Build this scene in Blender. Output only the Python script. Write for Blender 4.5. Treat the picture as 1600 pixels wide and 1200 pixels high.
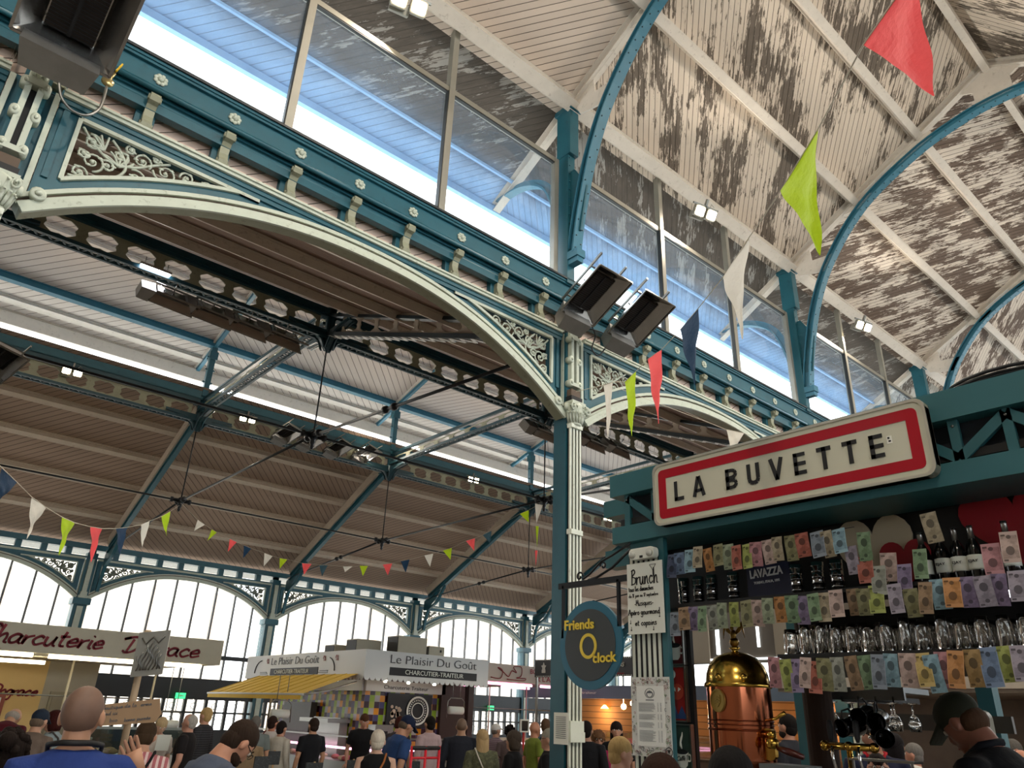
import bpy, bmesh, math, random
from math import sin, cos, pi, radians as R, sqrt, atan2, hypot
from mathutils import Vector as V, Matrix
S = bpy.context.scene
for o in list(bpy.data.objects): bpy.data.objects.remove(o)
FL = 1.8                      # the camera's height over the floor; heights below are given over the camera and lifted at the end
# ------------------------------------------------------------------ camera
FPX, PITCH, ROLL, AZ = 1157.6, R(24.026), R(2.227), R(49.306)
_F = V((cos(AZ)*cos(PITCH), sin(AZ)*cos(PITCH), sin(PITCH)))
_R = V((sin(AZ), -cos(AZ), 0)); _U = _R.cross(_F)
_R2 = _R*cos(ROLL)+_U*sin(ROLL); _U2 = -_R*sin(ROLL)+_U*cos(ROLL)
cd = bpy.data.cameras.new('camera'); cam = bpy.data.objects.new('camera', cd); S.collection.objects.link(cam)
cam.matrix_world = Matrix(((_R2.x, _U2.x, -_F.x, 0), (_R2.y, _U2.y, -_F.y, 0), (_R2.z, _U2.z, -_F.z, 0), (0, 0, 0, 1)))
cd.sensor_width = 36; cd.lens = FPX/1600*36; cd.clip_start = .05; cd.clip_end = 400
S.camera = cam
# ------------------------------------------------------------------ sky, exposure, lights
W = bpy.data.worlds.new('world'); S.world = W; W.use_nodes = True
bg = W.node_tree.nodes['Background']; bg.inputs[0].default_value = (.90, .955, 1, 1); bg.inputs[1].default_value = 3.2
S.view_settings.view_transform = 'Standard'; S.view_settings.look = 'None'; S.view_settings.gamma = 1
S.view_settings.use_curve_mapping = False; S.view_settings.exposure = 0.95
def lamp(name, kind, loc, e, col=(1, .82, .55), size=.3, rot=(0, 0, 0), spread=None, size_y=None):
    l = bpy.data.lights.new(name, kind); l.energy = e; l.color = col
    if kind == 'AREA':
        l.size = size
        if size_y: l.shape = 'RECTANGLE'; l.size_y = size_y
    elif kind != 'SUN': l.shadow_soft_size = size
    o = bpy.data.objects.new(name, l); S.collection.objects.link(o); o.location = loc; o.rotation_euler = rot
    return o
sun = lamp('sun', 'SUN', (20, 20, 30), 7.0, (1, .96, .9)); sun.data.angle = R(1.5); sun.rotation_euler = V((.25, .38, .93)).to_track_quat('Z', 'Y').to_euler()
# the hall's floodlights and added unseen ones opposite, shining from their housings (see floodlight builder): nave, aisle
# ------------------------------------------------------------------ helpers
def ray(x, y): return (_F*FPX+_R2*(x-800)-_U2*(y-600)).normalized()
def atX(x, y, v): d = ray(x, y); return d*(v/d.x)
def atY(x, y, v): d = ray(x, y); return d*(v/d.y)
def atZ(x, y, v): d = ray(x, y); return d*(v/d.z)
def lin(h):
    if not isinstance(h, str): return tuple(h)
    return tuple(((c/12.92) if c <= .04045 else ((c+.055)/1.055)**2.4) for c in [int(h[i:i+2], 16)/255 for i in (0, 2, 4)])
def frame(up, d):
    d = d.normalized(); s = d.cross(up)
    if s.length < 1e-4: s = d.cross(V((0, 1, 0)))
    if s.length < 1e-4: s = d.cross(V((1, 0, 0)))
    s.normalize(); return s, s.cross(d)
Z = V((0, 0, 1))
class G:
    def __init__(s): s.v = []; s.f = []; s.m = []; s.uv = {}; s.sm = []
    def q(s, pts, m=0, uv=None, sm=False):
        n = len(s.v); s.v += [tuple(p) for p in pts]; s.f.append(tuple(range(n, n+len(pts)))); s.m.append(m); s.sm.append(sm)
        if uv: s.uv[len(s.f)-1] = uv
        return s
    def fs(s, vs, fs, m=0, sm=False):
        n = len(s.v); s.v += [tuple(p) for p in vs]
        for f in fs: s.f.append(tuple(i+n for i in f)); s.m.append(m); s.sm.append(sm)
        return s
    def box(s, x0, x1, y0, y1, z0, z1, m=0):
        return s.hexa([(x0, y0, z0), (x1, y0, z0), (x1, y1, z0), (x0, y1, z0), (x0, y0, z1), (x1, y0, z1), (x1, y1, z1), (x0, y1, z1)], m)
    def hexa(s, p, m=0): return s.fs(p, [(3, 2, 1, 0), (4, 5, 6, 7), (0, 1, 5, 4), (1, 2, 6, 5), (2, 3, 7, 6), (3, 0, 4, 7)], m)
    def bar(s, p, q, w, h, up=Z, m=0):
        p = V(p); q = V(q); a, b = frame(V(up), q-p); a = a*(w/2); b = b*(h/2)
        return s.hexa([p-a-b, p+a-b, q+a-b, q-a-b, p-a+b, p+a+b, q+a+b, q-a+b], m)
    def tube(s, pts, r, n=6, m=0, closed=False, cap=True):
        pts = [V(p) for p in pts]; k = len(pts); rr = r if isinstance(r, (list, tuple)) else [r]*k
        vs = []; pa = None
        for i, p in enumerate(pts):
            d = (pts[(i+1) % k]-pts[i-1]) if closed else (pts[min(i+1, k-1)]-pts[max(i-1, 0)])
            if d.length < 1e-9: d = V((0, 0, 1))
            d.normalize()
            if pa is None: a, b = frame(Z if abs(d.z) < .9 else V((0, 1, 0)), d)
            else:
                a = pa-d*pa.dot(d)
                if a.length < 1e-6: a, b = frame(Z, d)
                a.normalize(); b = a.cross(d)
            pa = a
            for j in range(n):
                t = 2*pi*j/n; vs.append(p+a*(cos(t)*rr[i])+b*(sin(t)*rr[i]))
        fs = []
        for i in range(k if closed else k-1):
            for j in range(n):
                a0 = i*n+j; a1 = i*n+(j+1) % n; b0 = ((i+1) % k)*n+j; b1 = ((i+1) % k)*n+(j+1) % n
                fs.append((a0, b0, b1, a1))
        if not closed and cap: fs.append(tuple(range(n))); fs.append(tuple(range((k-1)*n+n-1, (k-1)*n-1, -1)))
        return s.fs(vs, fs, m, True)
    def lathe(s, c, prof, n=16, m=0, ax=Z, sx=1, sy=1):
        c = V(c); ax = V(ax).normalized(); a, b = frame(V((0, 1, 0)) if abs(ax.z) > .9 else Z, ax); vs = []; k = len(prof)
        for r_, z_ in prof:
            for j in range(n):
                t = 2*pi*j/n; vs.append(c+ax*z_+a*(cos(t)*r_*sx)+b*(sin(t)*r_*sy))
        fs = [(i*n+j, i*n+(j+1) % n, (i+1)*n+(j+1) % n, (i+1)*n+j) for i in range(k-1) for j in range(n)]
        fs.append(tuple(range(n-1, -1, -1))); fs.append(tuple(range((k-1)*n, k*n)))
        return s.fs(vs, fs, m, True)
    def sph(s, c, r, n=12, k=8, m=0, sc=(1, 1, 1)):
        c = V(c); vs = [c+V((0, 0, -r*sc[2]))]; 
        for i in range(1, k):
            t = pi*i/k
            for j in range(n): u = 2*pi*j/n; vs.append(c+V((sin(t)*cos(u)*r*sc[0], sin(t)*sin(u)*r*sc[1], -cos(t)*r*sc[2])))
        vs.append(c+V((0, 0, r*sc[2]))); fs = [(0, 1+(j+1) % n, 1+j) for j in range(n)]
        for i in range(k-2):
            for j in range(n): a0 = 1+i*n+j; a1 = 1+i*n+(j+1) % n; fs.append((a0, a1, a1+n, a0+n))
        e = len(vs)-1; l0 = 1+(k-2)*n
        fs += [(l0+j, l0+(j+1) % n, e) for j in range(n)]
        return s.fs(vs, fs, m, True)
    def prism(s, poly, o, ux, uy, t, m=0, ms=None):
        """flat outline poly (2D) at o + ux*a + uy*b, given the thickness vector t"""
        o = V(o); ux = V(ux); uy = V(uy); t = V(t); n = len(poly)
        A = [o+ux*a+uy*b for a, b in poly]; B = [p+t for p in A]
        if ux.cross(uy).dot(t) > 0: cap = [tuple(range(n-1, -1, -1)), tuple(range(n, 2*n))]; sd = [(i, (i+1) % n, n+(i+1) % n, n+i) for i in range(n)]
        else: cap = [tuple(range(n)), tuple(range(2*n-1, n-1, -1))]; sd = [((i+1) % n, i, n+i, n+(i+1) % n) for i in range(n)]
        s.fs(A+B, cap, m); k = len(s.v)-2*n
        for f in sd: s.f.append(tuple(i+k for i in f)); s.m.append(m if ms is None else ms); s.sm.append(False)
        return s
    def slab(s, xs, lo, hi, y0, y1, m=0):
        """upright slab between the curves lo(x) and hi(x)"""
        for a, b in zip(xs, xs[1:]):
            if hi(a)-lo(a) < 1e-4 and hi(b)-lo(b) < 1e-4: continue
            s.hexa([(a, y0, lo(a)), (b, y0, lo(b)), (b, y1, lo(b)), (a, y1, lo(a)), (a, y0, hi(a)), (b, y0, hi(b)), (b, y1, hi(b)), (a, y1, hi(a))], m)
        return s
    def move(s, d=(0, 0, 0), M=None):
        d = V(d); s.v = [tuple((M @ V(p) if M else V(p))+d) for p in s.v]; return s
    def add(s, g, d=(0, 0, 0), M=None, m=None):
        n = len(s.v); d = V(d); s.v += [tuple((M @ V(p) if M else V(p))+d) for p in g.v]
        k = len(s.f)
        s.f += [tuple(i+n for i in f) for f in g.f]; s.m += (g.m if m is None else [m]*len(g.m)); s.sm += g.sm
        for i, u in g.uv.items(): s.uv[i+k] = u
        return s
def mesh(name, g, mats):
    me = bpy.data.meshes.new(name); me.from_pydata(g.v, [], g.f)
    for mm in (mats if isinstance(mats, (list, tuple)) else [mats]): me.materials.append(mm)
    me.polygons.foreach_set('material_index', g.m); me.polygons.foreach_set('use_smooth', g.sm)
    if g.uv:
        ul = me.uv_layers.new(name='UVMap')
        for p in me.polygons:
            u = g.uv.get(p.index)
            if u:
                for li, c in zip(p.loop_indices, u): ul.data[li].uv = c
    me.update(); return me
def obj(name, g, mats=None, parent=None, org=None):
    me = mesh(name, g, mats) if isinstance(g, G) else g
    o = bpy.data.objects.new(name, me); S.collection.objects.link(o)
    if parent is not None: o.parent = parent
    if parent is None and org is not None:
        o.location = org; me.transform(Matrix.Translation(-V(org)))
    return o
def tag(o, label=None, cat=None, group=None, kind=None):
    for k, v in (('label', label), ('category', cat), ('group', group), ('kind', kind)):
        if v: o[k] = v
    return o
def thing(name, label, cat, loc=(0, 0, 0), rz=0, group=None):
    o = bpy.data.objects.new(name, None); S.collection.objects.link(o); o.location = loc; o.rotation_euler = (0, 0, rz)
    o.empty_display_size = .1
    return tag(o, label, cat, group)
def struct(name, g, mats, parent=None):
    o = obj(name, g, mats, parent)
    if parent is None: o['kind'] = 'structure'
    return o
def dup(o, loc=None, rz=None, label=None, parent=None, group=None, scale=None):
    c = o.copy(); S.collection.objects.link(c)
    if parent is not None: c.parent = parent
    if loc is not None: c.location = loc
    if rz is not None: c.rotation_euler.z = rz
    if scale is not None: c.scale = scale
    if label: c['label'] = label
    if group: c['group'] = group
    for ch in list(o.children): dup(ch, parent=c)
    return c
def smooth(pts, n=6, closed=False):
    P = [V(p) if len(p) == 3 else V((p[0], p[1], 0)) for p in pts]; k = len(P); out = []
    for i in range(k if closed else k-1):
        a, b, c, d = (P[i-1] if (i > 0 or closed) else P[0]), P[i], P[(i+1) % k], (P[(i+2) % k] if (i+2 < k or closed) else P[-1])
        for j in range(n):
            t = j/n; out.append(.5*((2*b)+(c-a)*t+(2*a-5*b+4*c-d)*t*t+(3*b-a-3*c+d)*t**3))
    if not closed: out.append(P[-1])
    return out
# ------------------------------------------------------------------ materials
def nodes(name):
    m = bpy.data.materials.new(name); m.use_nodes = True; nt = m.node_tree; b = nt.nodes['Principled BSDF']; return m, nt, b
def nn(nt, t, **kw):
    n = nt.nodes.new(t)
    for k, v in kw.items(): setattr(n, k, v)
    return n
def mth(nt, op, a, b=None, c=None, clamp=False):
    n = nn(nt, 'ShaderNodeMath', operation=op); n.use_clamp = clamp
    for i, x in enumerate((a, b, c)):
        if x is None: continue
        if isinstance(x, (int, float)): n.inputs[i].default_value = x
        else: nt.links.new(x, n.inputs[i])
    return n.outputs[0]
def mixc(nt, f, a, b):
    n = nn(nt, 'ShaderNodeMix', data_type='RGBA')
    for s_, x in ((0, f), (6, a), (7, b)):
        if isinstance(x, (int, float)): n.inputs[s_].default_value = x
        elif isinstance(x, tuple): n.inputs[s_].default_value = (*x[:3], 1)
        else: nt.links.new(x, n.inputs[s_])
    return n.outputs[2]
def noise(nt, vec, scale, detail=3, rough=.6):
    n = nn(nt, 'ShaderNodeTexNoise'); n.inputs['Scale'].default_value = scale; n.inputs['Detail'].default_value = detail; n.inputs['Roughness'].default_value = rough
    if vec is not None: nt.links.new(vec, n.inputs['Vector'])
    return n.outputs[0]
def ramp(nt, f, a, b):
    n = nn(nt, 'ShaderNodeMapRange'); n.interpolation_type = 'SMOOTHSTEP'; n.inputs[1].default_value = a; n.inputs[2].default_value = b
    nt.links.new(f, n.inputs[0]); return n.outputs[0]
def bump(nt, b, h, d=.01, s=.5):
    n = nn(nt, 'ShaderNodeBump'); n.inputs['Distance'].default_value = d; n.inputs['Strength'].default_value = s
    nt.links.new(h, n.inputs['Height']); nt.links.new(n.outputs[0], b.inputs['Normal'])
def paint(name, c, rough=.5, metal=0, var=.18, scale=6, dirt=None, damt=.5, spec=.5, bmp=0):
    m, nt, b = nodes(name); c = lin(c); tc = nn(nt, 'ShaderNodeTexCoord').outputs['Object']
    f = ramp(nt, noise(nt, tc, scale, 4), .35, .7)
    col = mixc(nt, mth(nt, 'MULTIPLY', f, var), c, tuple(x*.55 for x in c))
    if dirt:
        g = ramp(nt, noise(nt, tc, scale*2.7, 5, .7), .56, .72); col = mixc(nt, mth(nt, 'MULTIPLY', g, damt), col, lin(dirt))
    nt.links.new(col, b.inputs['Base Color']); b.inputs['Roughness'].default_value = rough; b.inputs['Metallic'].default_value = metal
    b.inputs['Specular IOR Level'].default_value = spec
    if bmp: bump(nt, b, noise(nt, tc, scale*4, 3), .01, bmp)
    return m
def flat(name, c, rough=.5, metal=0, spec=.5):
    m, nt, b = nodes(name); b.inputs['Base Color'].default_value = (*lin(c), 1); b.inputs['Roughness'].default_value = rough; b.inputs['Metallic'].default_value = metal
    b.inputs['Specular IOR Level'].default_value = spec; return m
def glow(name, c, e):
    m, nt, b = nodes(name); b.inputs['Base Color'].default_value = (*lin(c), 1); b.inputs['Emission Color'].default_value = (*lin(c), 1); b.inputs['Emission Strength'].default_value = e; return m
def glassy(name, tint='ffffff', refl=.12, rough=.03, haze=0, hazec='ffffff'):
    m = bpy.data.materials.new(name); m.use_nodes = True; nt = m.node_tree; nt.nodes.clear()
    o = nn(nt, 'ShaderNodeOutputMaterial'); t = nn(nt, 'ShaderNodeBsdfTransparent'); t.inputs[0].default_value = (*lin(tint), 1)
    g = nn(nt, 'ShaderNodeBsdfGlossy'); g.inputs['Roughness'].default_value = rough; g.inputs['Color'].default_value = (1, 1, 1, 1)
    lw = nn(nt, 'ShaderNodeLayerWeight'); lw.inputs[0].default_value = .25
    f = mth(nt, 'MULTIPLY_ADD', lw.outputs['Fresnel'], .5, refl, clamp=True)
    mx = nn(nt, 'ShaderNodeMixShader'); nt.links.new(f, mx.inputs[0]); nt.links.new(t.outputs[0], mx.inputs[1]); nt.links.new(g.outputs[0], mx.inputs[2]); last = mx.outputs[0]
    if haze:
        d = nn(nt, 'ShaderNodeBsdfDiffuse'); d.inputs[0].default_value = (*lin(hazec), 1); tl = nn(nt, 'ShaderNodeBsdfTranslucent'); tl.inputs[0].default_value = (*lin(hazec), 1)
        m2 = nn(nt, 'ShaderNodeMixShader'); m2.inputs[0].default_value = .6; nt.links.new(d.outputs[0], m2.inputs[1]); nt.links.new(tl.outputs[0], m2.inputs[2])
        tc = nn(nt, 'ShaderNodeTexCoord').outputs['Object']
        mp = nn(nt, 'ShaderNodeMapping'); mp.inputs['Scale'].default_value = (6, 6, .8); nt.links.new(tc, mp.inputs[0])
        hz = mth(nt, 'MULTIPLY_ADD', noise(nt, mp.outputs[0], 1.5, 5, .7), haze, haze*.5)
        m3 = nn(nt, 'ShaderNodeMixShader'); nt.links.new(hz, m3.inputs[0]); nt.links.new(last, m3.inputs[1]); nt.links.new(m2.outputs[0], m3.inputs[2]); last = m3.outputs[0]
    nt.links.new(last, o.inputs[0]); return m
def boards(name, base, dark, ang, w=.09, peel=0., groove='2a241e', pscale=1., var=.12, blue=None):
    """planks of width w laid at ang to u in the surface's own metres; peel: share of the paint that has flaked off"""
    m, nt, b = nodes(name); uv = nn(nt, 'ShaderNodeUVMap').outputs[0]
    mp = nn(nt, 'ShaderNodeMapping', vector_type='POINT'); mp.inputs['Rotation'].default_value = (0, 0, -R(ang)); nt.links.new(uv, mp.inputs[0])
    sp = nn(nt, 'ShaderNodeSeparateXYZ'); nt.links.new(mp.outputs[0], sp.inputs[0]); s_, t_ = sp.outputs[0], sp.outputs[1]
    tt = mth(nt, 'DIVIDE', t_, w); fr = mth(nt, 'FRACT', tt); fl = mth(nt, 'FLOOR', tt)
    edge = mth(nt, 'ABSOLUTE', mth(nt, 'SUBTRACT', fr, .5)); gr = ramp(nt, edge, .43, .49)
    wn = nn(nt, 'ShaderNodeTexWhiteNoise', noise_dimensions='1D'); nt.links.new(fl, wn.inputs['W'])
    base = lin(base); dark = lin(dark)
    cx = nn(nt, 'ShaderNodeCombineXYZ'); nt.links.new(mth(nt, 'MULTIPLY', s_, .55*pscale), cx.inputs[0]); nt.links.new(mth(nt, 'MULTIPLY', t_, 1.5*pscale), cx.inputs[1])
    n1 = noise(nt, cx.outputs[0], 1.6, 7, .68)
    col = mixc(nt, mth(nt, 'MULTIPLY', wn.outputs[0], var*2), base, tuple(x*.6 for x in base))
    stain = ramp(nt, noise(nt, cx.outputs[0], 3.1, 5, .7), .6, .78); col = mixc(nt, mth(nt, 'MULTIPLY', stain, .25), col, dark)
    if peel > 0:
        cy = nn(nt, 'ShaderNodeCombineXYZ'); nt.links.new(mth(nt, 'MULTIPLY', s_, 2.2), cy.inputs[0]); nt.links.new(mth(nt, 'MULTIPLY', t_, 16), cy.inputs[1])
        fine = noise(nt, cy.outputs[0], 1.3, 6, .7)
        v = mth(nt, 'ADD', mth(nt, 'MULTIPLY', n1, .62), mth(nt, 'MULTIPLY', fine, .38)); v = mth(nt, 'ADD', v, mth(nt, 'MULTIPLY', wn.outputs[0], .02))
        th = .5+(.5-peel)*.36
        f = ramp(nt, v, th-.008, th+.012)
        wood = mixc(nt, fine, tuple(x*.45 for x in dark), tuple(min(1, x*2.0) for x in dark)); col = mixc(nt, f, col, wood)
    if blue:                     # sky glow seen in the glass, coloured into the boards towards the eave
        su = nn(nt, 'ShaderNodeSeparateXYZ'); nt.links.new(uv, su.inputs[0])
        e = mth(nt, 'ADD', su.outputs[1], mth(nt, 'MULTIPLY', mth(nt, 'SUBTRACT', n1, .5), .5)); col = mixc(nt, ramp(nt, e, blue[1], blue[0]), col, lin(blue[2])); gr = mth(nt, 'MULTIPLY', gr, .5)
    col = mixc(nt, mth(nt, 'MULTIPLY', gr, .85), col, lin(groove))
    nt.links.new(col, b.inputs['Base Color']); b.inputs['Roughness'].default_value = .75; b.inputs['Specular IOR Level'].default_value = .25
    bump(nt, b, mth(nt, 'MULTIPLY', gr, -1), .012, .8); return m
TEAL = paint('teal paint', '1d5663', .42, var=.3, scale=3, dirt='123c46', damt=.5)
TEALD = paint('deep teal paint', '123c47', .45, var=.3, scale=3)
TEALN = paint('sea blue paint', '2f6b80', .45, var=.2, scale=4)
DKIRON = paint('blackened iron', '16262c', .5, var=.3, scale=5)
CREAM = paint('cream paint', 'b9c0b0', .5, var=.15, scale=5, dirt='6d6a58', damt=.55)
CREAM2 = paint('bright cream paint', 'd3d8ca', .5, var=.1, scale=5, dirt='8a887a', damt=.4)
CREAMD = paint('dull cream paint', '8f9079', .55, var=.2, scale=5, dirt='4a4436')
WHITEW = paint('white painted timber', 'cdc5ba', .6, var=.15, scale=4, dirt='7a6e62', damt=.4)
ROSEW = paint('beige painted timber', 'b8aa98', .65, var=.15, scale=4, dirt='5a4a3c', damt=.35)
BLACK = flat('black', '0b0c0e', .6)
STEEL = paint('steel', '8b8a85', .3, .9, .3, 7)
GREYF = paint('grey aluminium', '9a978c', .4, .5, .15, 5)
GREYF2 = paint('dark gasket', '24282a', .5)
CHROME = flat('chrome', 'd8d8d8', .12, 1)
BRASS = paint('brass', 'c8a24a', .2, 1, .3, 8)
COPPER = paint('copper', 'c07250', .13, 1, .2, 6)
GLASS = glassy('window glass', 'eef4f6', .05, .02, .10, 'a9c6e6')
# ------------------------------------------------------------------ lettering
def mat_from(o, r, u):
    r = V(r).normalized(); u = V(u).normalized(); n = r.cross(u)
    return Matrix(((r.x, u.x, n.x, o[0]), (r.y, u.y, n.y, o[1]), (r.z, u.z, n.z, o[2]), (0, 0, 0, 1)))
def text_g(body, o, r, u, h, w=None, ext=.001, off=0, shear=0, m=0, align='LEFT', sx=1):
    """printed letters as geometry: o lower-left corner, r/u right and up, h cap height, w fitted width"""
    cu = bpy.data.curves.new('t', 'FONT'); cu.body = body; cu.size = 1; cu.extrude = ext/h*.7; cu.offset = off; cu.shear = shear; cu.resolution_u = 3
    ob = bpy.data.objects.new('t', cu); S.collection.objects.link(ob)
    me = ob.to_mesh(); g = G(); vs = [v.co.copy() for v in me.vertices]
    fs = [tuple(p.vertices) for p in me.polygons]
    bpy.data.objects.remove(ob); bpy.data.curves.remove(cu)
    if not vs: return g
    x0 = min(v.x for v in vs); x1 = max(v.x for v in vs); k = h/.70; kx = (w/(x1-x0)) if w else k*sx
    dx = 0 if align == 'LEFT' else (-(x1-x0)*kx/2)
    M = mat_from(o, r, u)
    g.fs([M @ V(((v.x-x0)*kx+dx, v.y*k, v.z*k)) for v in vs], fs, m); return g
SF = {  # one-stroke handwriting, x-height .5
 'a': ([(.4, .45), (.2, .5), (.03, .28), (.12, .02), (.32, .08), (.42, .45), (.4, .1), (.5, .0)],), 'b': ([(.08, 1), (.08, 0)], [(.08, .35), (.3, .5), (.45, .25), (.3, .0), (.08, .08)]),
 'c': ([(.42, .4), (.25, .5), (.05, .25), (.2, .0), (.45, .12)],), 'd': ([(.42, .4), (.22, .48), (.04, .2), (.2, 0), (.42, .2)], [(.44, 1), (.42, .1), (.52, 0)]),
 'e': ([(.06, .24), (.4, .3), (.3, .5), (.06, .3), (.15, .02), (.46, .12)],), 'f': ([(.42, .92), (.25, 1), (.18, .7), (.16, 0)], [(.02, .5), (.36, .5)]), 'g': ([(.4, .42), (.2, .5), (.04, .25), (.2, .02), (.4, .3), (.42, .45), (.38, -.35), (.1, -.4), (.06, -.25)],),
 'h': ([(.08, 1), (.08, 0), (.14, .3), (.32, .5), (.4, .3), (.4, .05), (.5, 0)],), 'i': ([(.12, .5), (.12, .08), (.22, 0)], [(.12, .68), (.13, .72)]), 'j': ([(.2, .5), (.2, -.3), (0, -.35)], [(.2, .68), (.21, .72)]), 'k': ([(.08, 1), (.08, 0)], [(.4, .48), (.1, .22), (.42, 0)]),
 'l': ([(.1, 0.5), (.16, 1), (.08, .8), (.1, .1), (.24, 0)],), 'm': ([(.05, .5), (.06, 0), (.1, .3), (.22, .5), (.28, 0), (.34, .35), (.48, .5), (.52, .1), (.6, 0)],), 'n': ([(.05, .5), (.06, 0), (.12, .3), (.3, .5), (.36, .1), (.46, 0)],),
 'o': ([(.24, .5), (.05, .28), (.2, 0), (.42, .2), (.28, .5), (.24, .5)],), 'p': ([(.08, .5), (.06, -.4)], [(.08, .3), (.3, .5), (.42, .25), (.25, 0), (.08, .1)]), 'q': ([(.4, .45), (.2, .5), (.04, .25), (.2, .02), (.4, .3)], [(.42, .48), (.4, -.4)]),
 'r': ([(.06, .5), (.08, 0), (.14, .35), (.36, .48)],), 's': ([(.38, .45), (.18, .5), (.1, .35), (.34, .18), (.25, 0), (.03, .05)],), 't': ([(.18, .85), (.16, .1), (.34, .02)], [(.02, .55), (.38, .58)]), 'u': ([(.05, .5), (.08, .08), (.24, 0), (.38, .3), (.4, .5), (.4, .08), (.5, 0)],),
 'v': ([(.03, .5), (.18, 0), (.4, .5)],), 'x': ([(.03, .5), (.4, 0)], [(.4, .5), (.03, 0)]), 'y': ([(.05, .5), (.2, .1)], [(.4, .5), (.1, -.4)]), '-': ([(.05, .25), (.3, .27)],), 'é': ([(.06, .24), (.4, .3), (.3, .5), (.06, .3), (.15, .02), (.46, .12)], [(.2, .62), (.34, .75)]),
 '1': ([(.02, .7), (.18, .95), (.16, 0)],), '7': ([(.02, .9), (.4, .92), (.15, 0)], [(.1, .45), (.34, .47)]), '8': ([(.35, .8), (.2, .95), (.08, .75), (.35, .25), (.2, 0), (.05, .25), (.38, .75), (.35, .85)],), "'": ([(.08, .95), (.04, .8)],), '.': ([(.05, 0), (.07, .03)],), ':': ([(.08, .1), (.1, .12)], [(.08, .4), (.1, .42)]), ',': ([(.08, .05), (.04, -.1)],),
 'B': ([(.1, 1), (.06, 0)], [(.0, .9), (.3, 1.0), (.42, .8), (.12, .55), (.48, .42), (.42, .1), (.0, .02)]), 'M': ([(.04, 0), (.1, 1), (.3, .3), (.52, 1), (.56, 0)],), 'A': ([(.0, 0), (.28, 1), (.5, 0)], [(.08, .4), (.46, .42)]),
 'C': ([(.5, .8), (.42, .98), (.2, .9), (.04, .4), (.2, .02), (.5, .15)],), 'D': ([(.1, .95), (-.12, .82), (.3, 1), (.62, .75), (.5, .2), (.2, 0), (.02, .1)], [(.26, .85), (.18, .05)]), 'P': ([(.1, 1), (.06, 0)], [(.05, .92), (.4, .9), (.4, .6), (.1, .5)]), 'T': ([(.0, .95), (.5, 1)], [(.25, .97), (.22, 0)]), 'L': ([(.1, 1), (.06, .03), (.4, .02)],), 'ù': ([(.05, .5), (.08, .08), (.24, 0), (.38, .3), (.4, .5), (.4, .08), (.5, 0)],)}
SW = {c: max(p[0] for st in s_ for p in st)+.06 for c, s_ in SF.items()}
def script_g(body, o, r, u, h, w=None, t=.004, slant=0, join=False, m=0, flatk=1.0):
    """handwritten / brush lettering swept as thin strokes lying on the surface"""
    tot = 0; pos = []
    for c in body:
        pos.append(tot); tot += .32 if c == ' ' else SW.get(c, .4)-(.05 if join else 0)
    kx = (w/tot) if w else h; M = mat_from(o, r, u); g = G(); nrm = V(r).normalized().cross(V(u).normalized())
    for c, x in zip(body, pos):
        for st in SF.get(c, ()):
            q = smooth(st, 4); P = [M @ V(((p.x+x+p.y*slant)*kx, p.y*h, 0)) for p in q]
            # flat ribbon stroke
            n = len(P)
            for i in range(n-1):
                if (P[i+1]-P[i]).length < 1e-5: continue
                g.bar(P[i], P[i+1]+(P[i+1]-P[i]).normalized()*t*.3, t*(1+.35*(1-i/n)), .0025, nrm, m)
    return g
def rrect(w, h, r, n=4):
    p = []
    for cx, cy, a in ((w/2-r, h/2-r, 0), (-w/2+r, h/2-r, 90), (-w/2+r, -h/2+r, 180), (w/2-r, -h/2+r, 270)):
        for k in range(n+1): t = R(a+90*k/n); p.append((cx+r*cos(t), cy+r*sin(t)))
    return p
def disc2(r, n=40, sx=1): return [(r*sx*cos(2*pi*k/n), r*sin(2*pi*k/n)) for k in range(n)]
def ring(g, o, ux, uy, t, outer, inner, m=0):
    """flat ring between two outlines with the same point count"""
    o = V(o); ux = V(ux); uy = V(uy); t = V(t); n = len(outer)
    A = [o+ux*a+uy*b for a, b in outer]; B = [o+ux*a+uy*b for a, b in inner]
    for i in range(n):
        j = (i+1) % n; g.hexa([A[i], A[j], B[j], B[i], A[i]+t, A[j]+t, B[j]+t, B[i]+t], m)
def heart2(w, h, n=40):
    p = []
    for k in range(n):
        t = 2*pi*k/n; x = 16*sin(t)**3; y = 13*cos(t)-5*cos(2*t)-2*cos(3*t)-cos(4*t); p.append((x/32*w, (y+2.5)/29*h))
    return p
mNX = V((0, -1, 0))      # 'right' on a face that looks toward -X
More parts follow.
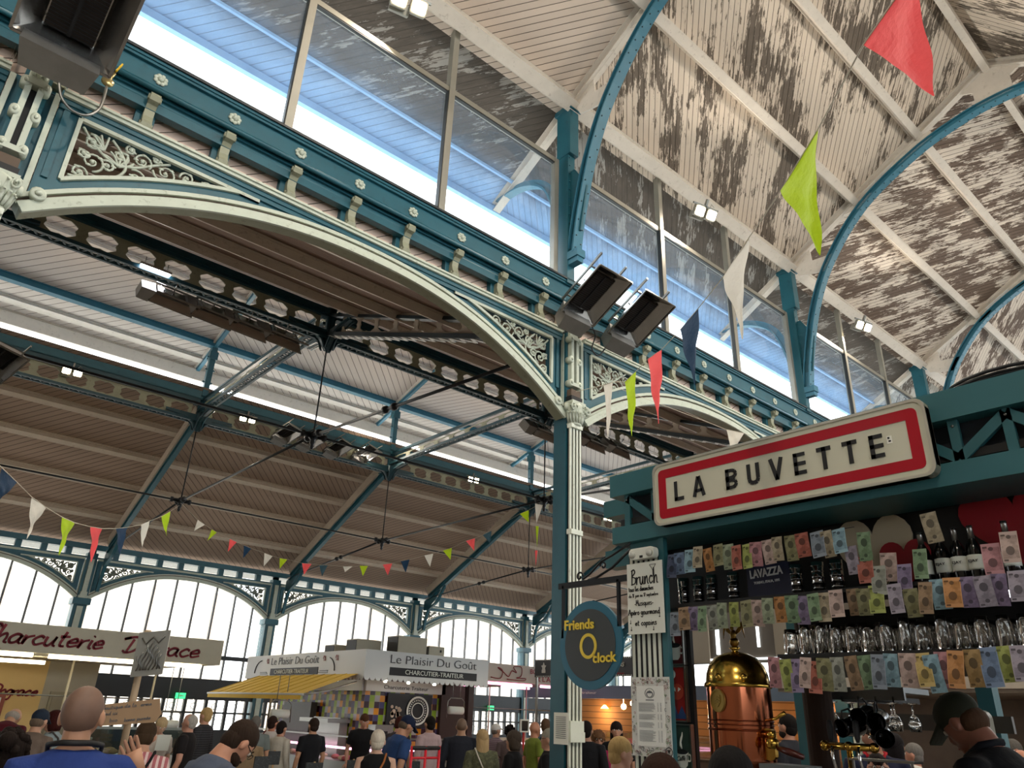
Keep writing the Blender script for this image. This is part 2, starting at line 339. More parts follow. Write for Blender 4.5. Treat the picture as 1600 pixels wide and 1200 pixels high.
# ================================================================== the hall's shell and ironwork
GRV = paint('brown groove', '5a4a3c', .7)
WHITEP = paint('white lacing paint', 'd8d8d2', .5, var=.1)
L = 6.52; XC = L/2
TX = [-.24+L*k for k in range(-1, 7)]            # truss lines, -6.76 ... 38.9
YA, Y1, Y2, YO, YN = 6.3, 13.45, 21.1, 28.0, -2.3  # arcade, first and second girder, outer wall, near arcade
def quadr(x0, x1, pts, m=0, u0=0):
    """a strip of roof between x0 and x1 along the profile pts (y, z), mapped in metres"""
    g = G(); s = 0
    for (ya, za), (yb, zb) in zip(pts, pts[1:]):
        e = hypot(yb-ya, zb-za)
        g.q([(x0, ya, za), (x1, ya, za), (x1, yb, zb), (x0, yb, zb)], m, [(x0, s), (x1, s), (x1, s+e), (x0, s+e)]); s += e
    return g
BRB = {}
def bmat(kind, sgn):
    k = (kind, sgn)
    if k not in BRB:
        if kind == 'n1': BRB[k] = boards('cream roof boards', 'cdbeb0', '4a3f35', 45*sgn, .1, .02)
        if kind == 'n2': BRB[k] = boards('peeling roof boards', 'd0c2b2', '5d544b', 45*sgn, .1, .44, pscale=.6)
        if kind == 'n3': BRB[k] = boards('flaking roof boards', 'd6cbbe', '5e5046', 45*sgn, .1, .50)
        if kind == 'n4': BRB[k] = boards('flaking far roof boards', 'd6cbbe', '5e5046', 45*sgn, .1, .48)
        if kind == 'out': BRB[k] = boards('weathered sky-glow eave boards', '908c86', '4a443e', 45*sgn, .1, .6, blue=(.1, .85, '8fb4e2'))  # grey wear is the boards' own, the blue ramp is sky glow
        if kind == 'out1': BRB[k] = boards('weathered sky-glow far eave boards', 'aaa69e', '4a433c', 45*sgn, .1, .4, blue=(.1, .85, '8fb4e2'))
        if kind == 'ai': BRB[k] = boards('aisle roof boards', '9a8574', '4a3c32', 45*sgn, .17, 0, var=.06)
        if kind == 'br': BRB[k] = boards('low-light aisle boards', '7d6454', '3c2e26', 0, .12, 0, var=.06)  # outer aisle paint, browned in the colour for its low light
        if kind == 'la': BRB[k] = boards('lantern roof boards', 'c9bfb6', '8a7c70', 45*sgn, .2, 0, groove='5a4c44', var=.05)
    return BRB[k]
zn = lambda y: 8.84+.58*(6.15-y)
zi = lambda y: 4.92+.432*(y-YA)          # inner aisle roof
zo = lambda y: 8.32-.5*(y-Y2)          # outer aisle roof
zl = lambda y: 9.93+.304*(Y2-y)         # lantern roof
kinds = ['n1', 'n1', 'n2', 'n3', 'n4', 'n3', 'n4']
for i in range(7):
    x0, x1 = TX[i], TX[i+1]; sg = 1 if i % 2 else -1
    struct('ceiling', quadr(x0, x1, [(YA+.12, zn(YA+.12)), (2.0, zn(2.0))]), bmat(kinds[i], sg))
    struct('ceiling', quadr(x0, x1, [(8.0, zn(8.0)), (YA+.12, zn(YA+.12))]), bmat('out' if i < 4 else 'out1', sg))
    struct('ceiling', quadr(x0, x1, [(-4.2, zn(8.2)), (2.0, zn(2.0))]), bmat(kinds[i], sg))
    struct('ceiling', quadr(x0, x1, [(YA+.22, zi(YA+.22)), (Y1+.15, zi(Y1+.15))]), bmat('br', sg))
    struct('ceiling', quadr(x0, x1, [(YO+.6, zo(YO+.6)), (Y2-.15, zo(Y2-.15))]), bmat('ai', sg))
    struct('ceiling', quadr(x0, x1, [(22.8, zl(22.8)), (17.3, zl(17.3))]), bmat('la', sg))
    struct('ceiling', quadr(x0, x1, [(11.8, zl(22.8)), (17.3, zl(17.3))]), bmat('la', -sg))
X0, X1 = TX[0], TX[-1]
FLM = paint('hall floor', '8f8a84', .5, var=.25, scale=.8, dirt='5e5a55', damt=.3)
struct('floor', G().box(-13.2, X1+4, -12.2, 32, -1.95, -1.8), FLM)
struct('pavement', G().box(X0-30, X1+40, 32, 60, -1.95, -1.82), paint('paving', 'a9a49c', .8, var=.2, scale=.6))
# fascia of the overhanging nave roof, coloured pale blue for sky glow in the glass
BLUEP = paint('pale blue eave sky glow', '8fb9ea', .6, var=.15, scale=2)
struct('trim_1', G().box(X0, X1, 7.95, 8.03, zn(8.0)-.12, zn(8.0)-.0).box(X0, X1, 7.5, 7.54, zn(7.52)-.05, zn(7.52)), BLUEP)
# ---- purlins: each one a single long timber
def purlin(y, z, w, h, mat, label, slope=0):
    g = G().box(X0, X1, -w/2, w/2, -h, 0).box(X0, X1, -w/2-.03, w/2+.03, -.035, 0)
    o = obj('roof_purlin', g, mat); o.location = (0, y, z); o.rotation_euler.x = slope; tag(o, label, 'roof beam')
sl = -math.atan(.58)
purlin(6.2, zn(6.2)-.02, .2, .2, WHITEW, 'white wall plate of the nave roof along the clerestory top', sl)
purlin(4.72, zn(4.72), .13, .18, WHITEW, 'white nave roof beam next above the clerestory wall plate', sl)
purlin(3.37, zn(3.37), .13, .18, WHITEW, 'white nave roof beam just below the ridge, clerestory side', sl)
purlin(2.0, zn(2.0)+.02, .12, .24, WHITEW, 'white ridge beam at the very top of the nave roof')
purlin(.63, zn(3.37), .13, .18, WHITEW, 'white nave roof beam just past the ridge above the bar stall', -sl)
purlin(-.72, zn(4.72), .13, .18, WHITEW, 'white nave roof beam on the slope overhead, second past the ridge', -sl)
purlin(-2.2, zn(6.2), .2, .2, WHITEW, 'white wall plate of the nave roof overhead, opposite side', -sl)
so = math.atan(.5)
for y, t in ((7.6, 'lowest, just inside the arcade'), (9.1, 'second up from the arcade'), (10.6, 'third up from the arcade'), (12.1, 'highest, beside the scalloped iron girder')):
    purlin(y, zi(y), .12, .16, ROSEW, 'beige beam under the brown inner aisle boards, '+t, so)
for y, t in ((22.75, 'topmost, just below the floodlit girder'), (24.0, 'second down from the floodlit girder'), (25.35, 'third down, behind the coloured bunting'), (26.75, 'lowest, right above the big arched windows')):
    purlin(y, zo(y), .18, .17, ROSEW, 'beige beam under the outer aisle boards, '+t, -so)
sL = math.atan(.304)
for y, w, h, mt, t in ((Y2, .14, .2, TEALN, 'blue beam under the bright raised lantern roof, outer side'), (Y1, .14, .2, TEALN, 'blue beam under the raised lantern roof, inner side'), (19.05, .14, .12, WHITEW, 'pale beam high on the lantern roof, outer slope'), (15.55, .14, .12, WHITEW, 'pale beam high on the lantern roof, inner slope'), (17.3, .14, .15, WHITEW, 'pale ridge beam of the raised lantern roof'),
    (21.95, .22, .1, WHITEW, 'cream eave board of the lantern roof above the strip of sky'), (22.55, .3, .12, WHITEW, 'outermost cream eave board of the lantern roof'), (12.5, .3, .12, WHITEW, 'cream eave board of the lantern roof on the arcade side')):
    purlin(y, zl(y if y > 17.2 else 34.6-y), w, h, mt, t, -sL if y > 17.3 else (sL if y < 17.3 else 0))
# ---- nave trusses
def smoothyz(p, n=8): return [(q.x, q.y) for q in smooth(p, n)]
rib_half = [(6.08, 5.95), (5.98, 6.6), (5.72, 7.6), (5.28, 8.5), (4.5, 9.38), (3.43, 9.98), (2.6, 10.22), (2.0, 10.28)]
rib_c = smoothyz(rib_half+[(4-y, z) for y, z in reversed(rib_half[:-1])], 6)
def offs(c, d):
    o = []
    for i, p in enumerate(c):
        a = c[max(i-1, 0)]; b = c[min(i+1, len(c)-1)]; t = V((b[0]-a[0], b[1]-a[1])).normalized(); o.append((p[0]-t.y*d*-1, p[1]+t.x*d*-1))
    return o
def band_yz(g, c, d0, d1, x0, x1, m=0):
    A = offs(c, d0); B = offs(c, d1)
    for i in range(len(c)-1):
        a, b, cc, d = A[i], A[i+1], B[i+1], B[i]
        g.hexa([(x0, a[0], a[1]), (x0, b[0], b[1]), (x1, b[0], b[1]), (x1, a[0], a[1]), (x0, d[0], d[1]), (x0, cc[0], cc[1]), (x1, cc[0], cc[1]), (x1, d[0], d[1])], m)
def make_truss():
    t = thing('roof_truss', '', 'roof truss')
    r = G(); band_yz(r, rib_c, -.0, .025, -.085, .085); band_yz(r, rib_c, .02, .13, -.012, .012); band_yz(r, rib_c, .13, .15, -.06, .06)
    r.box(-.08, .08, 6.0, 6.2, 5.86, 5.98); r.box(-.06, .06, 6.02, 6.3, 5.78, 5.86)
    acc = 0
    for i in range(1, len(rib_c)):
        a, b = rib_c[i-1], rib_c[i]; e = hypot(b[0]-a[0], b[1]-a[1]); n = max(1, int(round(e/.13)))
        for k in range(n):
            f = k/n; y = a[0]+(b[0]-a[0])*f; z = a[1]+(b[1]-a[1])*f; acc += 1
            tx, tz = (b[0]-a[0])/e, (b[1]-a[1])/e; ny, nz = -tz, tx
            if ny*(2-y)+nz*(7-z) < 0: ny, nz = -ny, -nz
            r.lathe((.05 if acc % 2 else -.05, y, z), [(.013, 0), (.009, .012)], 5, 1, (0, ny, nz))
    obj('arched_rib', r, [TEALN, TEALD], t)
    for s, yy in ((1, YA), (-1, 4-YA)):
        p = G(); p.box(-.09, .09, yy-.16, yy+.12, 7.75, 8.72).box(-.07, .07, yy-.1, yy+.1, 5.5, 7.8).box(-.12, .12, yy-.2, yy+.15, 8.6, 8.68)
        for k in range(18): p.lathe((-.04, yy-.16*s if False else yy-.105, 5.9+k*.15), [(.014, 0), (.009, .012)], 5, 0, (0, -1, 0))
        q = G()
        pts = [(6.0, 6.3), (6.22, 6.3), (6.22, 7.45), (6.12, 7.45), (6.03, 7.3), (5.93, 7.15), (5.88, 7.02)] if s == 1 else [(4-a, b) for a, b in [(6.0, 6.3), (6.22, 6.3), (6.22, 7.45), (6.12, 7.45), (6.03, 7.3), (5.93, 7.15), (5.88, 7.02)]]
        p.prism(pts, (-.015, 0, 0), (0, 1, 0), (0, 0, 1), (.03, 0, 0))
        obj('post', p, TEAL, t)
        f = (lambda y: y) if s == 1 else (lambda y: 4-y)
        # white rafter: I-beam and the gusset plates down to the rib
        ra = G(); A = V((0, f(7.95), zn(7.95)-.12)); B = V((0, 2.0, zn(2.0)-.14))
        ra.bar(A, B, .14, .02, m=0).bar(A+V((0, 0, .13)), B+V((0, 0, .13)), .2, .03); ra.bar(A+V((0, 0, .06)), B+V((0, 0, .06)), .03, .13)
        w_ = lambda y: zn(y)-.14
        for poly in ([(6.12, w_(6.12)), (6.0, w_(6.0)-.34), (5.45, 8.32), (5.25, 8.65), (5.7, 8.68), (5.72, w_(5.72))],
                     [(4.95, w_(4.95)), (4.62, 9.4), (4.32, 9.6), (4.45, w_(4.45))],
                     [(3.9, w_(3.9)), (3.75, 9.95), (3.1, 10.22), (3.1, w_(3.1)-.1), (3.3, w_(3.3))],
                     [(2.5, w_(2.5)), (2.3, w_(2.3)-.22), (2.3, 10.38), (2.0, 10.38), (2.0, w_(2.0))]):
            ra.prism([(f(a), b) for a, b in poly], (-.012, 0, 0), (0, 1, 0), (0, 0, 1), (.024, 0, 0))
        obj('rafter', ra, WHITEW, t)
        e = G(); ec = smoothyz([(6.42, 6.2), (6.48, 6.8), (6.75, 7.45), (7.3, 7.8), (7.95, 7.85)], 6); ec = [(f(a), b) for a, b in ec]
        band_yz(e, ec, 0, .03, -.07, .07); band_yz(e, ec, -.1, 0, -.01, .01)
        obj('eave_bracket', e, TEALN, t)
    return t
tr0 = None
names = ['nave roof truss behind the camera side heater', 'nave roof truss over the pillar at the left edge', 'nave roof truss nearest overhead, its post rising behind the twin heaters', 'second nave roof truss, its arched rib crossing the coral flag corner of the roof', 'third nave roof truss, rib behind the cable coil on the bar roof', 'fourth nave roof truss, mostly behind the bar stall', 'fifth nave roof truss at the far end of the hall', 'last nave roof truss against the end wall']
for i, x in enumerate(TX):
    if tr0 is None: tr0 = make_truss(); o = tr0
    else: o = dup(tr0)
    o.location = (x+.06, 0, 0); o['label'] = names[i]
# ---- arcade: arched cast-iron panel of one bay (local x 0..L, y 0 = panel plane)
zs = lambda x: 4.5-.95*(abs(x-XC)/3.0)**2.25
N_ = 36
axs = [.2+(L-.4)*k/N_ for k in range(N_+1)]
arc = [(x, zs(x)) for x in axs]
def offc(c, d):
    o = []
    for i, p in enumerate(c):
        a = c[max(i-1, 0)]; b = c[min(i+1, len(c)-1)]; t = V((b[0]-a[0], b[1]-a[1])).normalized(); o.append((p[0]-t.y*d, p[1]+t.x*d))
    return o
def band_xz(g, c, d0, d1, y0, y1, m=0):
    A = offc(c, d0); B = offc(c, d1)
    for i in range(len(c)-1):
        a, b, cc, d = A[i], A[i+1], B[i+1], B[i]
        g.hexa([(a[0], y0, a[1]), (b[0], y0, b[1]), (b[0], y1, b[1]), (a[0], y1, a[1]), (d[0], y0, d[1]), (cc[0], y0, cc[1]), (cc[0], y1, cc[1]), (d[0], y1, d[1])], m)
ext = offc(arc, .17)
def ze(x):
    for (a, za), (b, zb) in zip(ext, ext[1:]):
        if a <= x <= b: return za+(zb-za)*(x-a)/(b-a)
    return ext[0][1] if x < ext[0][0] else ext[-1][1]
ZT = 4.74; ZH = 4.62
def hl(x): return min(ze(x)+.13, ZH)
def spiral(cx, cz, r, a0, turns, s=1, n=18, y=0, k=.16):
    return [(cx+r*(1-(1-k)*t/n)*cos(a0+s*2*pi*turns*t/n), y, cz+r*(1-(1-k)*t/n)*sin(a0+s*2*pi*turns*t/n)) for t in range(n+1)]
def filigree(flip, y=0, kw=1.0):
    """scrolled foliage inside one spandrel triangle; x measured from the tall side"""
    g = G(); X = lambda x: (L-x+.24) if flip else x-.24
    def sc(cx, cz, r, a0, s, turns=1.5, w=.011):
        n = 22; P = [(X(cx+r*(1-.86*t/n)*cos(a0+s*2*pi*turns*t/n)), y, cz+r*(1-.86*t/n)*sin(a0+s*2*pi*turns*t/n)) for t in range(n+1)]
        g.tube(P, [kw*w*(1.1-.4*t/n) for t in range(n+1)], 4); g.sph((X(cx), y, cz), w*1.9, 6, 4)
        for t in (5, 9, 13):
            q = P[t]; g.sph((q[0], y-.004, q[2]), w*1.7, 5, 3, sc=(1.5, .5, .8))
    def st(p, w=.014):
        q = smooth(p, 5); g.tube([(X(v.x), y, v.y) for v in q], w*kw, 4)
    st([(.66, 4.06), (.8, 4.1), (.98, 4.2), (1.06, 4.34), (1.0, 4.48), (.9, 4.58)])
    st([(.66, 4.58), (.78, 4.45), (.95, 4.36), (1.12, 4.4), (1.28, 4.52), (1.4, 4.6)])
    st([(.98, 4.12), (1.14, 4.2), (1.3, 4.36), (1.5, 4.42), (1.68, 4.5), (1.84, 4.52), (2.0, 4.58), (2.14, 4.605)])
    for c in ((.8, 4.28, .1, -1.3, 1), (.76, 4.47, .085, 2, -1), (1.0, 4.45, .07, -1.2, 1), (.92, 4.3, .06, 2.5, -1), (1.17, 4.5, .085, -.6, 1), (1.16, 4.3, .09, 2.2, -1), (1.38, 4.48, .11, 3.3, 1), (1.35, 4.32, .055, 1, 1),
              (1.57, 4.53, .07, 3.4, -1), (1.55, 4.43, .05, 0, 1), (1.74, 4.55, .05, 3.4, 1), (1.74, 4.49, .035, 0, -1), (1.9, 4.575, .04, 3.2, -1), (2.02, 4.59, .028, 3.2, 1), (.73, 4.13, .065, 0, 1), (.88, 4.1, .045, 1, -1), (.72, 4.33, .05, 0, -1), (1.06, 4.56, .045, 2, 1), (1.28, 4.58, .04, 2, -1)):
        sc(*c)
    for k in range(5):
        a = pi/2+(k-2)*.5; st([(1.0, 4.34), (1.0+.09*cos(a), 4.34+.09*sin(a)), (1.0+.15*cos(a+.15), 4.34+.15*sin(a+.15))], .012)
        a = 2.36+(k-2)*.42; st([(.86, 4.44), (.86+.07*cos(a), 4.44+.07*sin(a)), (.86+.15*cos(a), 4.44+.15*sin(a))], .011)
    return g
def make_arch(nwin=False):
    t = thing('arcade_arch', '', 'arch')
    p = G(); M = [k/60 for k in range(61)]
    xs = [.2, .38]+[.38+(2.02-.38)*k/16 for k in range(1, 17)]
    for fl in (False, True):
        fx = (lambda x: L-x) if fl else (lambda x: x)
        for a, b in zip(xs, xs[1:]):
            for lo, hi in (((lambda x: ze(x)-.02), (lambda x: hl(x))), ((lambda x: ZH), (lambda x: ZT))) if a >= .38-1e-6 else (((lambda x: ze(x)-.02), (lambda x: ZT)),):
                if fl: p.slab([fx(b), fx(a)], lambda x: lo(fx(x)), lambda x: hi(fx(x)), -.05, .05)
                else: p.slab([a, b], lo, hi, -.05, .05)
    xm = [2.02+(L-4.04)*k/12 for k in range(13)]; p.slab(xm, lambda x: ze(x)-.02, lambda x: ZT, -.05, .05)
    p.box(.2, L-.2, -.09, -.04, ZT-.05, ZT).box(.2, L-.2, -.075, -.04, ZT-.1, ZT-.05)
    for fl in (0, 1):
        x = .27 if not fl else L-.27; p.box(x-.025, x+.025, -.07, -.04, ze(.4)+.08, ZT-.1)
    obj('spandrel_panel', p, TEAL, t)
    c = G(); band_xz(c, arc, .0, .03, -.13, .03, 2); band_xz(c, arc, .03, .075, -.15, .02); band_xz(c, arc, .075, .1, -.11, .02); band_xz(c, arc, .125, .165, -.12, .02, 0); band_xz(c, arc, .1, .125, -.09, .02, 1); band_xz(c, arc, -.02, .03, -.16, -.13)
    c.box(.2, L-.2, -.12, -.04, ZT, ZT+.035).box(.2, L-.2, -.14, -.04, ZT+.035, ZT+.06)
    for x in (.17, L-.17): c.box(x-.022, x+.022, -.1, -.04, 3.7, ZT)
    obj('arch_moulding', c, [CREAM, GRV, CREAMD], t)
    for fl in (False, True):
        b = G(); fx = (lambda x: L-x) if fl else (lambda x: x)
        lo = [(x, hl(x)) for x in xs[1:]]; pts = [(.38, ZH)]+lo+[(.38, ZH)]
        pts = [V((fx(a), -.062, z)) for a, z in pts]
        for q0, q1 in zip(pts, pts[1:]):
            if (q1-q0).length > 1e-4: b.bar(q0, q1, .035, .035, (0, 1, 0))
        obj('panel_moulding', b, CREAM, t)
        obj('scrollwork', filigree(fl, -.03), CREAM, t)
    return t
ar0 = make_arch(); ar0.location = (TX[1]+.22, YA+.1, 0); ar0['label'] = 'wide teal and cream arcade arch filling the left of the photo'
for i, lb in ((0, 'arcade arch cut off at the left edge, left of the hanging heater'), (2, 'arcade arch right of the tall pillar, behind the small flags'), (3, 'arcade arch mostly hidden behind the bar sign'), (4, 'far arcade arch behind the bar stall'), (5, 'farthest arcade arch toward the end wall')):
    dup(ar0, (TX[i]+.22, YA+.1, 0), label=lb)
OW = ['first outer wall arch, cut off at the left edge above the charcuterie sign', 'outer wall arch with cream scrolls above the butcher name board', 'outer wall arch above the white delicatessen stall', 'outer wall arch right of the delicatessen boxes, before the tall pillar', 'outer wall arch just right of the tall pillar', 'outermost arch before the end wall']
SCR = paint('silhouette scroll iron', '6f7468', .6)  # cream scrolls darkened in colour to read as backlit silhouettes
fm = {fl: mesh('scrollwork', filigree(fl, -.03, 1.9), SCR) for fl in (False, True)}
for i in range(1, 7):
    a_ = dup(ar0, (TX[i], YO, -.56), label='%s' % OW[i-1])
    for k_, ch in enumerate([c for c in a_.children if c.name.startswith('scrollwork')]): ch.data = fm[k_ == 1]
# ---- entablature over the arcade
def rosette():
    g = G(); g.lathe((0, 0, 0), [(.028, 0), (.022, .03), (.008, .036)], 8, 0, (0, -1, 0))
    for k in range(8):
        a = 2*pi*k/8; g.sph((cos(a)*.045, -.008, sin(a)*.045), .024, 6, 4, sc=(1, .7, 1))
    return g
def corbel():
    g = G(); pr = [(0, 0), (-.17, 0), (-.185, -.03), (-.16, -.075), (-.11, -.09), (-.075, -.13), (-.065, -.2), (-.08, -.26), (-.105, -.3), (-.09, -.345), (-.04, -.36), (0, -.36)]
    g.prism(pr, (-.045, 0, 0), (0, 1, 0), (0, 0, 1), (.09, 0, 0))
    for s in (-.05, .05): g.tube([(s, y, z) for y, z in [(-.15, -.04), (-.15, -.06), (-.13, -.06), (-.13, -.035), (-.16, -.02)]], .012, 5); g.tube([(s, y, z) for y, z in [(-.075, -.31), (-.09, -.33), (-.07, -.34), (-.05, -.31), (-.07, -.28)]], .012, 5)
    return g
def make_entab():
    t = thing('entablature', '', 'cornice')
    b = G(); b.box(0, L, -.2, .12, 5.26, 5.52).box(0, L, -.25, .12, 5.52, 5.55).box(0, L, -.16, .12, 5.2, 5.26).box(0, L, -.13, -.04, 5.06, 5.2).box(0, L, -.04, .04, ZT+.06, ZT+.1)
    b.tube([(0, -.21, 5.245), (L, -.21, 5.245)], .03, 8); b.tube([(0, -.11, 5.16), (L, -.11, 5.16)], .022, 8); b.box(0, L, -.235, -.2, 5.49, 5.52).box(0, L, -.04, .05, 5.12, 5.2)
    for k in range(9): x = (k+.5)*L/9; b.box(x-.1, x+.075, -.05, .1, ZT+.06, 5.2)
    obj('cornice_beam', b, TEAL, t)
    obj('gutter', G().box(0, L, -.27, .05, 5.55, 5.575), GREYF2, t)
    rg = mesh('rosette', rosette(), CREAM); cg = mesh('corbel', corbel(), CREAMD)
    for k in range(9):
        x = (k+.5)*L/9; o = obj('rosette', rg, parent=t); o.location = (x, -.2, 5.375); o.rotation_euler.y = .3*k
        o = obj('corbel', cg, None, t); o.location = (x, -.05, 5.19)
    return t
en0 = make_entab(); en0.location = (TX[1], YA+.17, 0); en0['label'] = 'teal cornice with cream rosettes and brackets over the widest arch'
for i, lb in ((0, 'teal cornice piece left of the hanging heater at the top left corner'), (2, 'teal rosette cornice right of the tall pillar, behind the twin heaters'), (3, 'teal rosette cornice disappearing behind the bar sign'), (4, 'far teal cornice behind the bar stall')): dup(en0, (TX[i], YA+.17, 0), label=lb)
# ---- arcade columns
def volute(g, c, s, r=.055, m=0): g.tube([(c[0]+r*(1-.8*t/14)*cos(.8+s*t*.65), c[1]-.004*t, c[2]+r*(1-.8*t/14)*sin(.8+s*t*.65)) for t in range(15)], .014, 5, m)
def make_column(deep=.3, capd=0):
    KS = Matrix.Diagonal((.72, .8, 1)).to_4x4()
    t = thing('cast_iron_column', '', 'column')
    p = G().box(-.1, .1, -.09, .13, -1.8, 5.2).box(-.14, .14, -.12, .16, -1.8, -1.3).box(-.19, .19, -.0, .08, 3.7, ZT)
    obj('pier', p, TEAL, t)
    f = G().box(-.12, .12, -.19, -.14, -1.3, 3.42, 1)
    for k in range(4): x = -.12+.08*k; f.box(x-.018, x+.018, -.21, -.18, -1.2, 3.4)
    f.box(-.14, .14, -.24, -.14, -1.3, -1.15).box(-.145, .145, -.245, -.14, -.15, -.04).box(-.155, .155, -.255, -.14, -.25, -.15).box(-.14, .14, -.24, -.14, 2.0, 2.06)
    f.box(-.14, .14, -.245, -.14, 3.36, 3.41)
    f.move(M=KS); obj('fluted_shaft', f, [CREAM2, BLACK], t)
    c = G(); pr = [(.13, 0), (.15, .02), (.13, .05), (.15, .12), (.19, .2), (.2, .26), (.16, .3)]
    c.lathe((0, -.17, 3.4), pr, 12, sy=.75)
    for j in range(9):
        a = pi+pi*j/8; x = cos(a)*.15; y = -.17+sin(a)*.11
        c.tube([(x*.9, y, 3.43), (x*1.1, y-.01, 3.5), (x*1.25, y-.03, 3.56), (x*1.35, y-.055, 3.55)], [.02, .026, .022, .01], 5)
        if j % 2: c.tube([(x, y, 3.5), (x*1.15, y-.01, 3.6), (x*1.3, y-.03, 3.66), (x*1.4, y-.05, 3.64)], [.02, .024, .02, .01], 5)
    for s in (-1, 1): volute(c, (s*.16, -.27, 3.64), s, .06); c.sph((s*.16, -.28, 3.64), .02, 6, 4); c.lathe((s*.19, -.17, 3.64), [(.05, -.03), (.05, .03)], 10, 0, (0, 1, 0))
    c.sph((0, -.29, 3.58), .045, 8, 6, sc=(1, .6, 1.3)); c.box(-.17, .17, -.29, -.1, 3.68, 3.72)
    c.move(M=KS); obj('capital', c, CREAM, t)
    obj('capital_block', G().box(-.1, .1, -.19, -.05, 3.72, 3.8, 0).box(-.085, .085, -.17, -.05, 3.8, 3.9, 1), [BLACK, GRV], t)
    k = G()
    for z0, z1 in ((3.95, 4.0), (4.63, 4.68)): k.box(-.13, .13, -.22, -.1, z0, z1)
    for s in (-1, 1): k.box(s*.065-.032, s*.065+.032, -.2, -.1, 3.96, 4.66)
    for z in (3.99, 4.33, 4.64):
        for s in (-1, 1): k.lathe((s*.105, -.1, z), [(.052, 0), (.052, .11), (.03, .12)], 12, 0, (0, -1, 0)); k.lathe((s*.105, -.22, z), [(.022, 0), (.018, .02)], 8, 0, (0, -1, 0))
    k.box(-.1, .1, -.17, -.1, 4.68, 4.78)
    for s in (-.06, 0, .06): k.sph((s, -.17, 4.76), .03, 6, 4)
    k.box(-.03, .03, -.125, -.1, 4.02, 4.62, 1)
    k.move(M=KS); obj('scroll_pilaster', k, [CREAM, BLACK], t)
    for s in (-1, 1):
        e = G().lathe((s*.27, -.07, 3.69), [(.06, 0), (.06, .06), (.045, .065)], 12, 0, (0, -1, 0)).lathe((s*.27, -.13, 3.69), [(.03, 0), (.02, .03)], 8, 0, (0, -1, 0))
        obj('roundel', e, CREAM, t)
    return t
cl0 = make_column(); cl0.location = (TX[2]+.14, YA+.05, 0); cl0['label'] = 'tall teal pillar with white fluted front behind the round Friends sign'
for i, lb in ((1, 'teal pillar with carved cream capital cut off at the left edge'), (3, 'arcade pillar hidden behind the bar stall, third along'), (4, 'arcade pillar far behind the bar stall')): dup(cl0, (TX[i]+.22, YA+.05, 0), label=lb)
# ---- clerestory glazing
def make_clere():
    g = G(); fr = .05
    g.box(.1, L-.1, -.06, .03, 5.575, 5.64).box(.1, L-.1, -.05, .03, 7.56, 7.64)
    for x in (.14, L-.14): g.box(x-.04, x+.04, -.06, .03, 5.6, 7.62)
    for x in (2.36, 4.4): g.box(x-.045, x+.045, -.07, .03, 5.6, 8.72)
    g.box(.1, L-.1, -.052, -.0, 5.64, 5.66, 1); g.box(.1, L-.1, -.045, 0, 7.54, 7.56, 1)
    for x in (2.30, 4.34, .19): g.box(x, x+.014, -.06, 0, 5.64, 7.56, 1)
    return g
clm = mesh('window_frame', make_clere(), [GREYF, GREYF2]); gl = mesh('pane', G().q([(.15, .0, 5.62), (2.36, .0, 5.62), (2.36, .0, 7.6), (.15, .0, 7.6)]).q([(2.36, .0, 5.62), (4.4, .0, 5.62), (4.4, .0, 7.6), (2.36, .0, 7.6)]).q([(4.4, .0, 5.62), (6.4, .0, 5.62), (6.4, .0, 7.6), (4.4, .0, 7.6)]), GLASS)
for i in range(7):
    for yy in (YA, 4-YA):
        w = obj('window_%d' % (i+1+(0 if yy > 0 else 20)), clm); w.location = (TX[i], yy+(.06 if yy > 0 else -.06), .02); w['kind'] = 'structure'; obj('pane', gl, None, w)
# the rest of the hall behind the camera
HW = paint('plain hall wall', '9a8f80', .8, var=.1, scale=1)
struct('wall_back', G().box(-13.2, -13, -12, 29, -1.8, 11.2), HW)
struct('wall_side', G().box(-13, X1+.2, -12.2, -12, -1.8, 1.2).box(-13, X1+.2, -12.2, -12, 3.0, 5.6), HW)
struct('ceiling', quadr(-13, X1, [(-12.1, 5.3), (-2.3, 5.3)]), bmat('br', 1))
struct('ceiling', quadr(-13, X0, [(-2.3, 8.7), (2, 11.2), (6.4, 8.7)]), bmat('n1', 1))
struct('ceiling', quadr(-13, X0, [(6.3, 5), (13.4, 8.4), (21, 8.4), (28.2, 4.8)]), bmat('br', 1))
struct('wall_gable', G().box(-13, X0, 6.3, 6.4, 5.0, 8.8), HW)
# pale zinc roofing added outside the aisle roofs to bounce light into the nave
ZINC = paint('added bounce zinc roofing', 'b9bbb8', .6, var=.1, scale=1)
g = G()
for a, b in (((6.62, zi(6.62)+.5), (13.3, zi(13.3)+.12)), ((21.3, zo(21.3)+.1), (29, zo(29)+.1)), ((-12.2, 5.4), (-2.5, 5.62)), ((11.7, zl(22.9)+.1), (17.3, zl(17.3)+.1)), ((17.3, zl(17.3)+.1), (22.9, zl(22.9)+.1))):
    g.q([(X0-6, a[0], a[1]), (X1, a[0], a[1]), (X1, b[0], b[1]), (X0-6, b[0], b[1])])
struct('bounce_roof_cover', g, ZINC)
# closing boards above the arcade, seen between the brackets
g = G()
for i in range(7): g.q([(TX[i], 6.5, 4.6), (TX[i+1], 6.5, 4.6), (TX[i+1], 6.5, 5.62), (TX[i], 6.5, 5.62)], 0, [(0, 0), (L, 0), (L, 1), (0, 1)])
struct('trim_3', g, boards('closing boards', 'd6bcaa', '5a4a3e', 35, .1, 0))
# near-side arcade: a plain upper wall with its own cornice (overhead, behind the camera)
struct('wall_near', G().box(X0, X1, YN-.1, YN+.1, 4.6, 5.6), TEAL)
